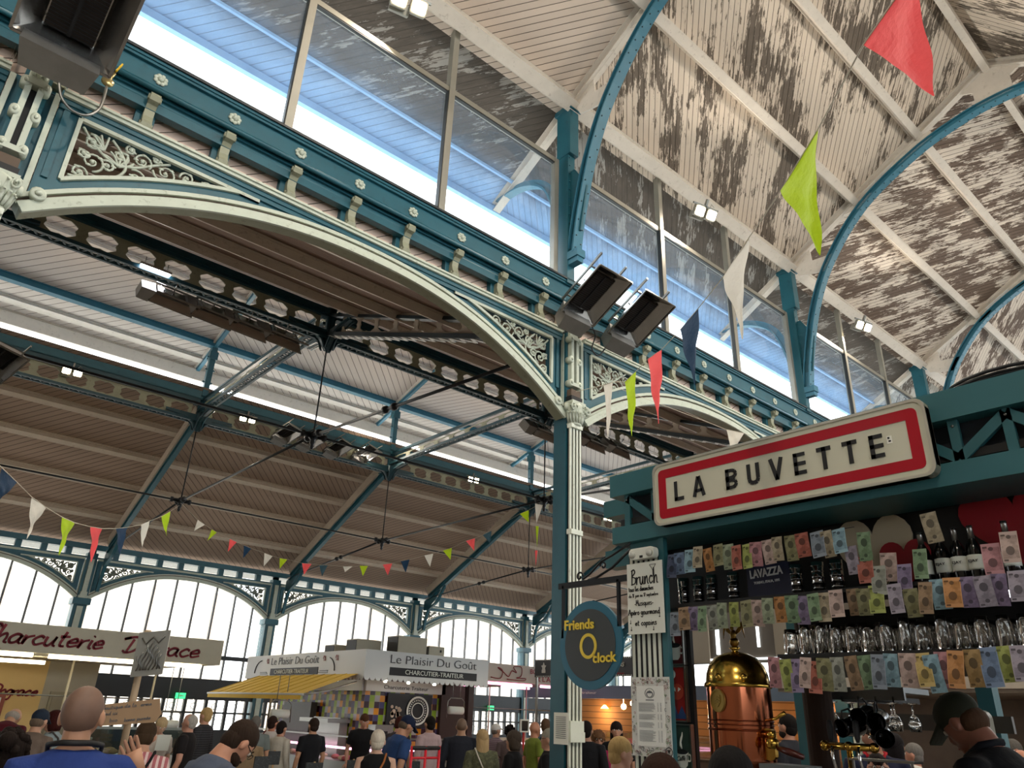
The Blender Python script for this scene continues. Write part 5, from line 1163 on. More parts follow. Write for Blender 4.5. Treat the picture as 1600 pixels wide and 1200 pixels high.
t = thing('tube_light', 'bright white LED tube light under the inner girder', 'lamp', atY(243, 422, 13.3)); obj('housing', G().box(-.28, .28, -.05, .05, .0, .05).tube([(-.2, 0, .03), (-.2, 0, .2)], .008, 5).tube([(.2, 0, .03), (.2, 0, .2)], .008, 5), GREYF, t); obj('diffuser', G().box(-.26, .26, -.045, .045, -.03, 0), glow('led white', 'f2f4ff', 20), t)
# ---- bunting
FC = {'coral': ('ff5a5c', 'ff6a6c'), 'lime': ('b6d814', 'bcd828'), 'white': ('e6e2d4', 'e8e4da'), 'navy': ('1c3a58', '203f5c'), 'slate': ('3c5a66', '3c5a66')}
FM = {}
for k, (a, b) in FC.items():
    m, nt, bs = nodes(k+' bunting cloth'); tc = nn(nt, 'ShaderNodeTexCoord').outputs['Object']; bs.inputs['Base Color'].default_value = (*lin(a), 1); bs.inputs['Roughness'].default_value = .7
    bump(nt, bs, noise(nt, tc, 14, 4), .02, .5)
    tr = nn(nt, 'ShaderNodeBsdfTranslucent'); tr.inputs[0].default_value = (*lin(b), 1); mx = nn(nt, 'ShaderNodeMixShader'); mx.inputs[0].default_value = .35
    out = nt.nodes['Material Output']; nt.links.new(bs.outputs[0], mx.inputs[1]); nt.links.new(tr.outputs[0], mx.inputs[2]); nt.links.new(mx.outputs[0], out.inputs[0]); FM[k] = m
CORD = flat('bunting cord', 'c9c2ae', .7)
def bunting(lb, flags, ends=(), cr=.003):
    """flags: (colour, ax, ay, bx, by, tx, ty, distance of a, distance of b)"""
    a0 = ray(flags[0][1], flags[0][2])*flags[0][7]; t = thing('bunting', lb, 'bunting', a0); pts = []
    for i, (c, ax, ay, bx, by, tx, ty, da, db) in enumerate(flags):
        A = ray(ax, ay)*da-a0; B = ray(bx, by)*db-a0; m_ = (A+B)/2; mm = m_+a0; d = ray(tx, ty); k = hypot(mm.x, mm.y)/hypot(d.x, d.y); T = d*k-a0
        g = G(); N = 16; n_ = (B-A).cross(T-A).normalized(); wv = (B-A).length*.05
        rows = []
        for r_ in range(N+1):
            f = r_/N; L0 = A.lerp(T, f); R0 = B.lerp(T, f); rows.append([L0.lerp(R0, s/8)+n_*(wv*(.8*sin(f*5+s*.55+i)+.3*sin(f*13-s*.9+2*i))*sin(f*pi*.9+.15)) for s in range(9)])
        for r_ in range(N):
            for s in range(8): g.q([rows[r_][s], rows[r_][s+1], rows[r_+1][s+1], rows[r_+1][s]], sm=True)
        o = obj('flag', g, FM[c], t); o['label'] = '%s flag' % c; pts += [A, B]
    E0, E1 = [[(e if isinstance(e, V) else ray(e[0], e[1])*e[2])-a0 for e in q] for q in (ends[:1], ends[1:])]
    obj('cord', G().tube(E1+pts+E0 if (E0 and (E0[0]-pts[-1]).length < (E0[0]-pts[0]).length) else E0+pts+E1, cr, 4), CORD, t)
bunting('near bunting across the nave, from the big coral flag down to the small white one', [('white', 943, 602, 958, 597, 950, 684, 6.9, 6.7), ('lime', 976, 597, 994, 580, 987, 682, 6.3, 6.05), ('coral', 1012, 561, 1034, 546, 1029, 662, 5.7, 5.45), ('navy', 1063, 515, 1091, 482, 1087, 612, 5.0, 4.75), ('white', 1130, 433, 1170, 372, 1160, 530, 4.2, 3.95), ('lime', 1220, 298, 1278, 202, 1281, 399, 3.4, 3.15), ('coral', 1349, 70, 1432, -50, 1459, 150, 2.7, 2.55)], ((1560, -230, 2.4), (900, 612, 7.4)))
bunting('short bunting behind the bar sign with one white flag showing', [('white', 1135, 671, 1163, 677, 1143, 708, 6.5, 6.4), ('lime', 1200, 690, 1225, 695, 1208, 730, 6.2, 6.1)], ((1260, 700, 6), (965, 606, 7.0)), .002)
bunting('bunting of larger flags hanging low at the left, navy to lime', [('navy', 3, 731, 26, 753, -6, 792, 4.7, 4.9), ('white', 50, 777, 72, 793, 42, 842, 5.5, 5.7), ('lime', 97, 808, 117, 817, 92, 868, 6.3, 6.5), ('coral', 141, 823, 160, 826, 142, 879, 7.2, 7.4), ('navy', 181, 826, 199, 824, 187, 868, 8.2, 8.4), ('white', 220, 820, 234, 814, 222, 856, 9.3, 9.5), ('lime', 252, 807, 266, 799, 260, 838, 10.4, 10.6)], ((280, 790, 11.2), (-30, 700, 4.4)), .003)
fl_ = [('white', 309, 812, 320, 820, 303, 830), ('lime', 331, 827, 339, 832, 324, 845), ('coral', 359, 842, 370, 847, 356, 862), ('navy', 381, 852, 393, 857, 380, 872), ('white', 413, 864, 426, 869, 412, 885), ('lime', 437, 872, 449, 874, 437, 889), ('coral', 472, 880, 487, 881, 475, 898), ('slate', 499, 883, 512, 883, 503, 901), ('white', 536, 885, 551, 885, 539, 894), ('lime', 562, 884, 575, 884, 567, 900), ('coral', 598, 882, 613, 880, 606, 899), ('navy', 626, 877, 640, 874, 634, 895), ('white', 663, 868, 677, 865, 672, 886), ('lime', 692, 860, 706, 856, 704, 875), ('coral', 728, 845, 742, 841, 741, 861), ('slate', 754, 836, 768, 829, 766, 849), ('lime', 812, 803, 826, 797, 826, 816)]
bunting('long string of seventeen small flags sagging across the aisle', [f+(19+i*.1, 19.05+i*.1) for i, f in enumerate(fl_)], (V((TX[3], Y1, 5.0)), V((TX[2], Y2, 5.0))), .004)
bunting('narrow bunting hanging nearly straight down left of the pillar', [('white', 836, 787, 848, 789, 838, 818, 19.1, 19.15), ('lime', 837, 822, 842, 822, 839, 855, 19, 19.05), ('coral', 836, 860, 840, 860, 837, 885, 18.9, 18.95)], (V((TX[3], Y1, 5.0)), (838, 905, 18.8)), .004)
# ================================================================== the market stalls beyond the arcade
SW1 = flat('stall white', 'c9cac6', .5); STL = paint('stainless', 'a8a8a4', .3, .8, .1, 4); CRM = paint('cream board', 'c9bfa6', .6, var=.08); REDT = flat('red script', '8e1420', .5)
PXR = V((1, 0, 0))
# ---- charcuterie stall on the left
t = thing('charcuterie_stall', 'cream charcuterie stall with red script fascia at the lower left', 'stall', (3, 16, 0)); O = V((3, 16, 0))
def pt(name, g, m, par=None): g.move(-O); return obj(name, g, m, par or t)
pt('fascia', G().box(-3, 6.22, 16, 16.08, .70, 1.175), CRM)
pt('lettering', script_g('Charcuterie', (2.0, 15.99, .83), PXR, Z, .30, 1.95, .036, .25, True).add(script_g('Dograce', (4.3, 15.99, .81), PXR, Z, .29, 1.45, .036, .2, True)), REDT)
pt('canopy_ceiling', G().box(-3, 6.2, 16.08, 19.6, .70, .74), CRM)
TUBE = glow('fluorescent tube', 'fff2cf', 5); TUBEP = glow('pink tube', 'ffb0d4', 2.2)
for x0, x1, y, z in ((1.2, 2.9, 16.15, .66), (3.15, 4.75, 16.15, .66), (4.95, 5.9, 16.15, .66), (1.0, 3.4, 17.6, .6)): pt('tube_light', G().tube([(x0, y, z), (x1, y, z)], .035, 8), TUBE)
pt('back_wall', G().box(-3, 3.85, 19.4, 19.5, -1.8, .72), paint('warm yellow wall', 'd9b878', .6, var=.05)); pt('wall_lettering', script_g('Dograce', (2.9, 19.37, .0), PXR, Z, .2, .85, .03, .2, True), REDT)
pt('tiled_wall', G().box(3.85, 4.85, 19.4, 19.5, -1.8, .72), paint('grey tile', 'a39a86', .4, var=.08)); pt('side_door', G().box(4.0, 4.65, 19.34, 19.4, -1.8, .1).box(4.05, 4.6, 19.32, 19.34, -1.0, -.0), paint('door beige', '8f8672', .5))
pt('counter', G().box(-3, 4.4, 17.0, 17.7, -1.8, -.7).box(-3, 4.4, 16.9, 17.75, -.72, -.68), STL)
for x in (3.75, 5.3): pt('hanging_pole', G().tube([(x, 16.9, -.7), (x, 16.9, .7)], .022, 6), CRM)
pt('rail', G().tube([(2, 16.9, .02), (5.3, 16.9, .02)], .015, 6), STEEL)
t = thing('framed_certificate', 'red-framed certificate on the yellow wall of the charcuterie stall', 'picture', (2.72, 19.37, -.32)); obj('sheet', G().box(-.42, .42, -.01, .0, -.28, .28).add(G().box(-.2, .2, -.015, -.01, .1, .14, 1).box(-.3, .3, -.015, -.01, -.02, 0, 1).box(-.3, .3, -.015, -.01, -.08, -.07, 1)), [PAPER, INKG], t); g = G(); ring(g, (0, -.03, 0), PXR, Z, (0, .04, 0), rrect(.96, .68, .01), rrect(.82, .54, .01)); obj('frame', g, flat('frame red', '8c3a1e', .4), t)
# ---- delicatessen stall with yellow awning
CX, CY = 8.4, 14.0
t = thing('delicatessen_stall', 'white corner stall lettered Le Plaisir Du Goût with coloured tiles and counters', 'stall', (CX, CY, 0)); O = V((CX, CY, 0))
pt('front_fascia', G().box(CX, 11.66, CY, CY+.08, .60, 1.12), SW1); pt('side_fascia', G().box(CX, CX+.08, CY+.08, 19.8, .60, 1.12), SW1)
THIN = flat('dark lettering', '26282c', .5); RX = V((1, 0, 0)); RY = V((0, -1, 0))
g = text_g('Le Plaisir Du Goût', (9.0, CY-.01, .89), RX, Z, .17, 2.3, .003, -.012); pt('lettering', g, THIN)
pt('name_band', G().box(9.0, 11.32, CY-.01, CY, .655, .81), BLACK); pt('band_lettering', text_g('CHARCUTIER-TRAITEUR', (9.38, CY-.02, .69), RX, Z, .09, 1.55, .003, .0), PAPER)
pt('lettering', text_g('Le Plaisir Du Goût', (CX-.01, 18.35, .89), RY, Z, .17, 2.4, .003, -.012), THIN)
pt('name_band', G().box(CX-.01, CX, 15.95, 18.35, .66, .81), BLACK); pt('band_lettering', text_g('CHARCUTIER-TRAITEUR', (CX-.02, 18.1, .69), RY, Z, .09, 1.75, .003, .0), PAPER)
g = G()
for y0, s in ((15.55, -1), (18.9, 1)):
    g.tube([(CX-.012, y0+s*.34*cos(a*pi/12), .72+.28*sin(a*pi/12)) for a in range(6 if s < 0 else 7)], .012, 4)
    g.box(CX-.02, CX, y0-.4 if s > 0 else y0-.05, y0+.0 if s > 0 else y0+.35, .69, .7); g.box(CX-.02, CX, y0-.35 if s > 0 else y0-.05, y0 if s > 0 else y0+.3, .725, .735)
pt('dish_drawing', g, THIN)
g = G()
for y0 in (15.15, 15.7, 18.55): g.tube([(CX-.012, y0+.07*cos(a*.9)*(1-.05*a), .98+.06*sin(a*1.3)) for a in range(12)], .006, 4)
pt('butterfly_drawing', g, flat('soft red', 'a0646a', .5))
def scallop(g, p, d, n, w, h, m=0):
    p = V(p); d = V(d)
    for k in range(n):
        c = p+d*(w*(k+.5)); q = d.cross(Z)*.006
        for s_ in (1,): g.prism([(-w/2, .02), (-w/2, 0)]+[(-w/2*cos(a*pi/6), -h*sin(a*pi/6)) for a in range(1, 6)]+[(w/2, 0), (w/2, .02)], c, d, Z, q, m)
g = G(); scallop(g, (CX, CY-.005, .60), RX, 24, 3.26/24, .07); scallop(g, (CX-.002, CY+.7, .60), RY, 5, .14, .07); pt('scalloped_edge', g, SW1)
pt('roof_slab', G().box(CX+.05, 11.7, CY+.05, 19.8, .58, .6), flat('slab grey', '77706a', .7)); 
# tiles
def tiles(name):
    m, nt, b = nodes(name); uv = nn(nt, 'ShaderNodeUVMap').outputs[0]; sp = nn(nt, 'ShaderNodeSeparateXYZ'); nt.links.new(uv, sp.inputs[0])
    fx = mth(nt, 'FLOOR', mth(nt, 'DIVIDE', sp.outputs[0], .13)); fy = mth(nt, 'FLOOR', mth(nt, 'DIVIDE', sp.outputs[1], .13))
    k = mth(nt, 'MODULO', mth(nt, 'ADD', mth(nt, 'ADD', fx, mth(nt, 'MULTIPLY', fy, 3)), 600), 7); r = nn(nt, 'ShaderNodeValToRGB'); r.color_ramp.interpolation = 'CONSTANT'
    cs = ['3c2030', '4a4468', '86a52c', 'a8a59c', 'd08a20', '3a1e26', '9aa838']; 
    for i, c in enumerate(cs):
        e = r.color_ramp.elements[i] if i < 2 else r.color_ramp.elements.new(i/7); e.position = i/7; e.color = (*lin(c), 1)
    nt.links.new(mth(nt, 'DIVIDE', mth(nt, 'ADD', k, .5), 7), r.inputs[0])
    ex = mth(nt, 'ABSOLUTE', mth(nt, 'SUBTRACT', mth(nt, 'FRACT', mth(nt, 'DIVIDE', sp.outputs[0], .13)), .5)); gr = ramp(nt, ex, .46, .49)
    nt.links.new(mixc(nt, mth(nt, 'MULTIPLY', gr, .5), r.outputs[0], (.3, .3, .3)), b.inputs['Base Color']); b.inputs['Roughness'].default_value = .25; return m
TI = tiles('harlequin tiles')
g = G().q([(9.2, 15.2, -1.8), (11.2, 15.2, -1.8), (11.2, 15.2, .45), (9.2, 15.2, .45)], 0, [(0, 0), (2.0, 0), (2.0, 2.25), (0, 2.25)]).q([(9.2, 15.2, -1.8), (9.2, 15.2, .45), (9.2, 19.4, .45), (9.2, 19.4, -1.8)], 0, [(0, 0), (0, 2.25), (-4.2, 2.25), (-4.2, 0)])
pt('tiled_wall', g, TI)
pt('light_band', G().box(9.15, 11.3, 15.1, 15.2, .36, .58).box(9.1, 9.2, 15.2, 19.4, .36, .58), SW1); pt('band_lettering', text_g('Charcuterie Traiteur', (9.6, 15.09, .42), RX, Z, .08, 1.2, .002), THIN)
pt('picture_panel', G().box(9.75, 10.95, 15.12, 15.16, -.35, .34), flat('chalk black', '15161a', .4))
g = G(); ring(g, (10.55, 15.1, .0), RX, Z, (0, -.01, 0), disc2(.3, 32), disc2(.26, 32)); ring(g, (10.55, 15.1, .0), RX, Z, (0, -.01, 0), disc2(.17, 32), disc2(.15, 32))
rt_ = random.Random(7)
for k in range(28): a = 2*pi*k/28; g.bar((10.55+.2*cos(a), 15.1, .2*sin(a)), (10.55+.235*cos(a+.06), 15.1, .235*sin(a+.06)), .02, .005, (0, 1, 0))
for k in range(22): x, z = rt_.uniform(9.85, 10.15), rt_.uniform(-.28, .12); g.prism(disc2(rt_.uniform(.03, .05), 10), (x, 15.11, z), RX, Z, (0, -.01, 0), 1)
pt('picture_print', g, [PAPER, flat('biscuit', 'b8a690', .6)])
pt('menu_blackboard', G().box(9.75, 10.15, 15.1, 15.15, -1.0, -.42), flat('board', '1c1d1f', .5))
pt('dark_side', G().box(11.2, 11.9, 15.1, 15.3, -1.8, .58).box(11.45, 11.6, 14.4, 14.55, -1.8, .6), flat('dark maroon', '2a1417', .5))
pt('oven', G().box(8.95, 9.15, 15.7, 16.9, -1.2, -.2).box(8.6, 9.15, 15.6, 16.9, -.3, -.22), STL); pt('fridge', G().box(9.3, 9.75, 14.8, 15.1, -1.8, -.3).box(9.42, 9.6, 14.78, 14.8, -.95, -.42, 1), [STL, KD])
pt('drawers_unit', G().box(9.0, 9.15, 17.2, 18.6, -1.2, .1), paint('unit dark', '3c3a34', .4)); pt('awning_post', G().tube([(7.9, 17.0, -1.8), (7.9, 17.0, .4)], .03, 6), CRM)
pt('counter', G().box(8.5, 12.2, 13.6, 14.0, -1.8, -.95).box(8.3, 8.7, 13.6, 19.4, -1.8, -.95).box(8.45, 12.2, 13.9, 14.0, -.55, -.52).box(8.6, 8.7, 14, 19.4, -.55, -.52), STL)
pt('counter_light', G().box(8.6, 12.1, 13.88, 13.9, -.76, -.72).box(8.55, 8.58, 14.1, 19.2, -.76, -.72), TUBEP)
g = G(); 
for k in range(90):
    c_ = rt_.randrange(4); 
    if k < 60: x, y = rt_.uniform(8.7, 12.0), rt_.uniform(13.66, 13.88)
    else: x, y = rt_.uniform(8.35, 8.5), rt_.uniform(14, 19)
    g.sph((x, y, -.9), rt_.uniform(.05, .09), 8, 5, c_, (1.2, 1, .6))
pt('meat_display', g, [flat('meat '+c, c, .5) for c in ('b86a6a', 'c99a8a', 'a24a50', 'cdb9a4')])['kind'] = 'stuff'
for x, y in ((9.3, 14.6), (9.9, 14.6), (10.6, 14.6), (8.7, 15.6), (8.6, 16.4)): pt('spotlight', G().lathe((x, y, .53), [(.03, 0), (.045, .05)], 10), glow('spot lens', 'fff4dc', 12))
# awning
YEL = paint('yellow canvas', 'e0b83c', .7, var=.1, scale=2); 
t = thing('awning', 'yellow awning with scalloped edge on the delicatessen stall', 'awning', (CX, 16.5, .6)); O = V((CX, 16.5, .6))
def sag(y, x): return .64-(CX-x)*.36
g = G(); ys = [14.2+4.7*k/10 for k in range(11)]
for a, b in zip(ys, ys[1:]): g.q([(CX-.01, a, .65), (CX-.01, b, .65), (7.2, b, .22), (7.2, a, .22)]); g.q([(7.2, a, .215), (7.2, b, .215), (CX-.01, b, .645), (CX-.01, a, .645)], 1); g.tube([(CX-.01, b, .655), (7.2, b, .225)], .008, 4)
pt('canvas', g, [YEL, YEL]); g = G(); scallop(g, (7.19, 18.9, .19), RY, 33, 4.7/33, .07); g.q([(7.186, 14.2, .12), (7.186, 18.9, .12), (7.186, 18.9, .22), (7.186, 14.2, .22)][::-1]); pt('valance', g, YEL)
pt('front_bar', G().tube([(7.2, 14.15, .21), (7.2, 18.95, .21)], .025, 6), SW1); pt('arm', G().tube([(CX, 14.25, .5), (7.8, 14.25, .3), (7.22, 14.25, .2)], .02, 5), STL)
# boxes on the roof
for i, (x, y, w, h, lb) in enumerate(((8.55, 15.6, .5, .16, 'low dark-fronted box on the delicatessen roof, leftmost'), (8.6, 14.75, .6, .25, 'second dark-fronted box on the delicatessen roof'), (9.35, 14.3, .75, .36, 'tallest dark-fronted box on the delicatessen roof'), (10.25, 14.4, .42, .22, 'small beige cabinet at the right end on the delicatessen roof'))):
    t = thing('condenser_box', lb, 'air unit', (x, y, 1.12)); obj('cabinet', G().box(0, w, 0, .45, -.5, h), paint('unit beige', 'aaa28c', .5, var=.1), t); obj('grille', G().box(-.01, 0, .02, .43, .02, h-.02), flat('grille', '2c2b28', .6), t)
    if i == 3: obj('switch', G().box(w*.7, w*.8, -.01, 0, .1, .15), BLACK, t)
# ---- butcher stall
t = thing('butcher_stall', 'pale pink-lit butcher stall with red lettered fascia beside the delicatessen', 'stall', (14, 14.2, 0)); O = V((14, 14.2, 0))
pt('fascia', G().box(11.72, 14.9, 14.2, 14.28, .70, 1.09), paint('pinkish board', 'b5a596', .6, var=.06)); pt('lettering', text_g('BOUCHERIE', (13.15, 14.18, .92), RX, Z, .11, .85, .003, .01).add(text_g('et L\'ALOUETTE', (13.32, 14.18, .76), RX, Z, .13, 1.4, .003, .01)), REDT)
g = G(); q = smooth([(11.9, .78), (12.2, .77), (12.25, .95), (12.1, 1.0), (12.3, .9), (12.45, .82), (12.55, .95), (12.7, .92), (12.6, 1.04), (12.85, 1.05), (12.85, .85), (12.7, .8), (13.0, .8), (12.9, .75), (12.4, .76)], 4); g.tube([(p.x, 14.185, p.y) for p in q], .01, 4); pt('drawing', g, REDT)
pt('canopy_ceiling', G().box(11.72, 14.9, 14.28, 19, .70, .73), paint('pink ceiling', 'b8938c', .6))
for x0, x1, y in ((12.0, 13.4, 14.4), (13.7, 14.8, 14.4), (12.3, 13.5, 16.5), (13.8, 14.8, 16.0)): pt('tube_light', G().tube([(x0, y, .66), (x1, y, .66)], .03, 8), TUBEP)
for x in (12.4, 13.6, 14.6): pt('hanging_pole', G().tube([(x, 14.8, -.8), (x, 14.8, .7)], .018, 6), paint('pole pink', 'c9a8a0', .5))
pt('counter', G().box(12.3, 14.8, 14.4, 14.9, -1.8, -.9).box(12.3, 14.8, 14.4, 14.5, -.6, -.5), STL); pt('counter_light', G().box(12.4, 14.8, 14.38, 14.4, -.68, -.6), glow('white pink light', 'ffd0e6', 2.5))
pt('rail', G().tube([(11.9, 14.8, .12), (14.8, 14.8, .12)], .015, 6), STEEL)
g = G()
for k in range(40): g.sph((rt_.uniform(12.4, 14.7), rt_.uniform(14.45, 14.8), -.95), rt_.uniform(.05, .09), 8, 5, rt_.randrange(3), (1.2, 1, .6))
pt('meat_display', g, [flat('cut '+c, c, .5) for c in ('c84a6a', 'e08aa8', 'a83048')])['kind'] = 'stuff'
# ---- dark board with star emblem
t = thing('dark_stall_sign', 'charcoal stall board with dotted border and star emblem behind the pillar', 'sign', (11.2, 10.2, 0)); O = V((11.2, 10.2, 0))
a = atX(836, 1031, 11.2); zt_ = a.z; zb_ = atX(836, 1058, 11.2).z; ye = atX(990, 1040, 11.2).y
pt('board', G().box(11.2, 11.26, ye, a.y, zb_, zt_), flat('charcoal board', '232224', .5)); g = G()
n_ = int((a.y-ye)/.05)
for k in range(n_):
    for z in (zb_+.015, zt_-.015): g.box(11.19, 11.2, ye+.05*k, ye+.05*k+.02, z-.006, z+.006)
pt('dotted_border', g, PAPER); yc = atX(850, 1045, 11.2).y; zc = (zb_+zt_)/2
pt('star_emblem', G().prism([(.075*(1 if k % 2 == 0 else .5)*sin(k*pi/5), .09*(1 if k % 2 == 0 else .5)*cos(k*pi/5)) for k in range(10)], (11.185, yc, zc+.02), mNX, Z, (.01, 0, 0)).prism([(-.05, -.09), (.05, -.09), (.05, -.03), (-.05, -.03)], (11.183, yc, zc), mNX, Z, (.01, 0, 0)), flat('emblem silver', 'b8b4ac', .4))
pt('lettering', script_g('es', (11.18, ye+.35, zc-.0), mNX, Z, .12, .14, .018, .2), PAPER); pt('red_lettering', text_g('traiteur', (11.18, ye+.5, zb_+.03), mNX, Z, .04, .3, .003), REDT)
pt('post', G().box(11.21, 11.25, ye+.02, ye+.06, -1.8, zb_), STEEL); pt('post', G().box(11.21, 11.25, a.y-.06, a.y-.02, -1.8, zb_), STEEL)
# ---- blue fascia stall with timber walls
t = thing('wood_stall', 'timber-walled stall with blue-grey fascia and pendant lamps beyond the pillar', 'stall', (15, 12, 0)); O = V((15, 12, 0))
pt('fascia', G().box(15, 15.08, 3.5, 16.4, .44, .74), flat('blue grey board', '66788c', .5)); pt('lettering', text_g('Terroir de', (14.98, 15.35, .53), mNX, Z, .07, .6, .003, .008).add(text_g('CHARCUTERIE', (14.98, 12.1, .53), mNX, Z, .08, .9, .003, .01)).add(text_g('traiteur', (14.98, 14.2, .55), mNX, Z, .06, .5, .003, .01)), PAPER)
WD = boards('timber wall', '8a6038', '4a2e18', 0, .16, 0); pt('timber_wall', G().q([(17.5, 16.6, -1.8), (17.5, 2.5, -1.8), (17.5, 2.5, .75), (17.5, 16.6, .75)], 0, [(0, 0), (14, 0), (14, 2.5), (0, 2.5)]), WD)
pt('ceiling_board', G().box(15.08, 17.5, 3.5, 16.4, .70, .74), paint('timber ceiling', '7d6450', .6)); pt('counter', G().box(15, 15.5, 3.5, 15.6, -1.8, -.75).box(15, 15.05, 3.5, 15.6, -.8, -.3, 1), [paint('counter timber', '5a4430', .5), glassy('counter glass', 'e8eef0', .1)])
for y in (15.6, 13.4, 11.0, 9.0): pt('wall_lamp', G().lathe((17.4, y, .25), [(.12, 0), (.03, .1)], 12), glow('warm lamp', 'ffb45a', 8)); lamp('stall_lamp', 'POINT', (17.1, y, .1), 22, (1, .72, .42), .1)
for y, z in ((13.35, .28), (13.05, .36), (12.75, .3)): pt('pendant_lamp', G().sph((15.6, y, z), .07, 10, 6).tube([(15.6, y, z+.05), (15.6, y, .7)], .008, 4), glow('pendant bulb', 'ffcf86', 14))
for y, z, w, h, c in ((13.9, -.25, .32, .3, '141414'), (13.1, -.2, .5, .28, '9a7d3c'), (14.8, -.6, .3, .24, 'b8504a'), (13.6, -.75, .3, .3, '4c6a86')): pt('small_board', G().box(17.4, 17.45, y-w/2, y+w/2, z-h/2, z+h/2), flat('board '+c, c, .5))
# far right: stall backs seen through the bar
t = thing('far_stall', 'pale counter stall seen through the bar behind the espresso machine', 'stall', (12, 4, 0)); O = V((12, 4, 0))
pt('fascia', G().box(12, 12.08, -1.5, 7.0, .55, .95), paint('warm white board', 'a89e90', .5)); pt('hoarding', G().box(12, 12.06, 4.0, 9.7, .95, 1.95), paint('hoarding grey', '5e564c', .4, var=.4, scale=1.5)); pt('highlight_strip', G().box(11.97, 12, 4.0, 9.6, 1.0, 1.03).box(11.97, 12, 8.0, 8.06, 1.1, 1.8).box(11.97, 12, 7.2, 7.24, 1.2, 1.8).box(11.97, 12, 8.9, 8.95, 1.1, 1.7), glow('strip white', 'e8f0f4', 1.5)); HT = flat('panel taupe', '8a8070', .5); pt('hoarding_panel', G().box(11.95, 11.99, 8.2, 8.7, .96, 1.9), HT); pt('hoarding_panel', G().box(11.95, 11.99, 6.3, 6.9, 1.05, 1.8), HT); pt('canopy', G().box(12.08, 14.8, -1.5, 7, .5, .55), paint('far canopy', '8a7a6a', .6)); pt('tube_light', G().tube([(12.3, 5.5, .44), (12.3, 6.8, .44)], .03, 8), TUBE)  # strips glow to paint in white highlights between the grey panels
pt('back_board', G().box(14.7, 14.8, -1.5, 7, -1.8, .5), paint('picture wall', '7a6658', .6, var=.5, scale=2)); pt('counter', G().box(12, 12.6, -1.5, 6.4, -1.8, -.75), STL)
pt('price_board', G().box(12.6, 12.65, 1.0, 1.5, -.2, .0), flat('orange card', 'd8742a', .5))
# exit signs
EXG = glow('exit green', '2fae6a', 1.6)
for px, lb in ((282, 'green exit sign over the doors behind the charcuterie stall'), (767, 'green exit sign over the doors right of the delicatessen stall')):
    p = atY(px, 1087 if px < 500 else 1106, 27.75); t = thing('exit_sign', lb, 'sign', p); obj('panel', G().box(-.16, .16, -.03, .03, -.09, .09), EXG, t); obj('arrow', G().box(.0, .1, -.04, -.03, -.015, .015).prism([(-.06, 0), (0, .045), (0, -.045)], (0, -.03, 0), RX, Z, (0, -.01, 0)), PAPER, t); obj('mount', G().box(-.01, .01, 0, .2, .0, .14), BLACK, t)
# ---- sign pole with placard and cardboard
d_ = 5.6; top = ray(231, 985)*d_
t = thing('placard_pole', 'wooden pole with embossed silver placard and handwritten cardboard sign', 'sign', (top.x, top.y, -1.8)); O = t.location.copy()
base = ray(186, 1196)*5.75; bx = O+V((0, 0, 0))
pt('pole', G().tube([top, base, base+(base-top).normalized()*1.1], .022, 6), paint('raw wood', 'a08c72', .7))
rv = _R.copy(); rv.normalize(); n_f = V((-_F.x, -_F.y, 0)).normalized(); pc = ray(236, 1021)*5.55
upv = (top-base).normalized(); rv2 = (rv*.97+Z*.12).normalized()
g = G().prism(rrect(.2, .27, .005), pc, rv2, upv, n_f*.008); pt('placard', g, paint('silver sheet', 'a8aaa4', .35, .6))
g = G()
for k in range(9):
    a0 = -.07+.0175*k; g.tube([pc+n_f*.012+rv2*(a0+.01*sin(j*1.2+k))+upv*(-.1+.022*j) for j in range(9-abs(k-4))], .005, 4)
g.tube([pc+n_f*.012+rv2*x+upv*y for x, y in ((-.07, .1), (-.04, .06), (0, .1), (.04, .06), (.07, .1))], .006, 4); pt('embossed_emblem', g, STEEL)
cc = ray(203, 1112)*5.55; g = G().prism([(-.2, -.065), (.17, -.075), (.2, -.03), (.185, -.0), (.17, .06), (-.2, .055)], cc, rv2, Z, n_f*.006); pt('cardboard', g, paint('cardboard', 'a08466', .8))
g = G()
for i, (s_, x, y, w) in enumerate((('Boutique de la Ferme', -.17, .025, .3), ('vend ici', -.17, -.01, .1), ('bio', -.11, -.05, .05), ('bonne journée', -.02, -.055, .16))): g.add(script_g(s_, cc+n_f*.008+rv2*x+Z*y, rv2, Z, .022, w, .0022))
pt('handwriting', g, INKG)
# ---- front produce stand: crates, greens, bags, hand truck
def at_d(px, py, d): return ray(px, py)*d
CRW = paint('crate wood', 'a3865c', .7, var=.2, scale=8)
t = thing('produce_table', 'market table carrying crates of vegetables along the bottom of the photo', 'table', (3.4, 7.9, -1.8)); O = V((3.4, 7.9, -1.8))
pt('top', G().box(1.6, 6.0, 7.9, 8.9, -1.02, -.98), CRW); 
for x, y in ((1.7, 8.0), (5.9, 8.0), (1.7, 8.8), (5.9, 8.8)): pt('leg', G().box(x-.03, x+.03, y-.03, y+.03, -1.8, -1.02), CRW)
def crate(x, y, w, d, h, m, lb, name='crate'):
    t = thing(name, lb, 'crate', (x, y, -.98)); g = G().box(-w/2, w/2, -d/2, d/2, 0, .015)
    for z in (0, h*.36, h*.7): g.box(-w/2, w/2, -d/2, -d/2+.012, z, z+h*.24).box(-w/2, w/2, d/2-.012, d/2, z, z+h*.24).box(-w/2, -w/2+.012, -d/2, d/2, z, z+h*.24).box(w/2-.012, w/2, -d/2, d/2, z, z+h*.24)
    obj('box', g, m, t); return t
REDP = flat('red plastic', 'b01820', .4); GRNM = [flat('green '+c, c, .6) for c in ('3c5a1e', '55772c', '2c4418', '6d8a44')]
bpy.context.view_layer.update()
def ong(px, y): p = atY(px, 1150, y); return p.x
cr = crate(ong(270, 8.2), 8.2, .55, .4, .12, REDP, 'red plastic crate of courgettes left of the bearded man')
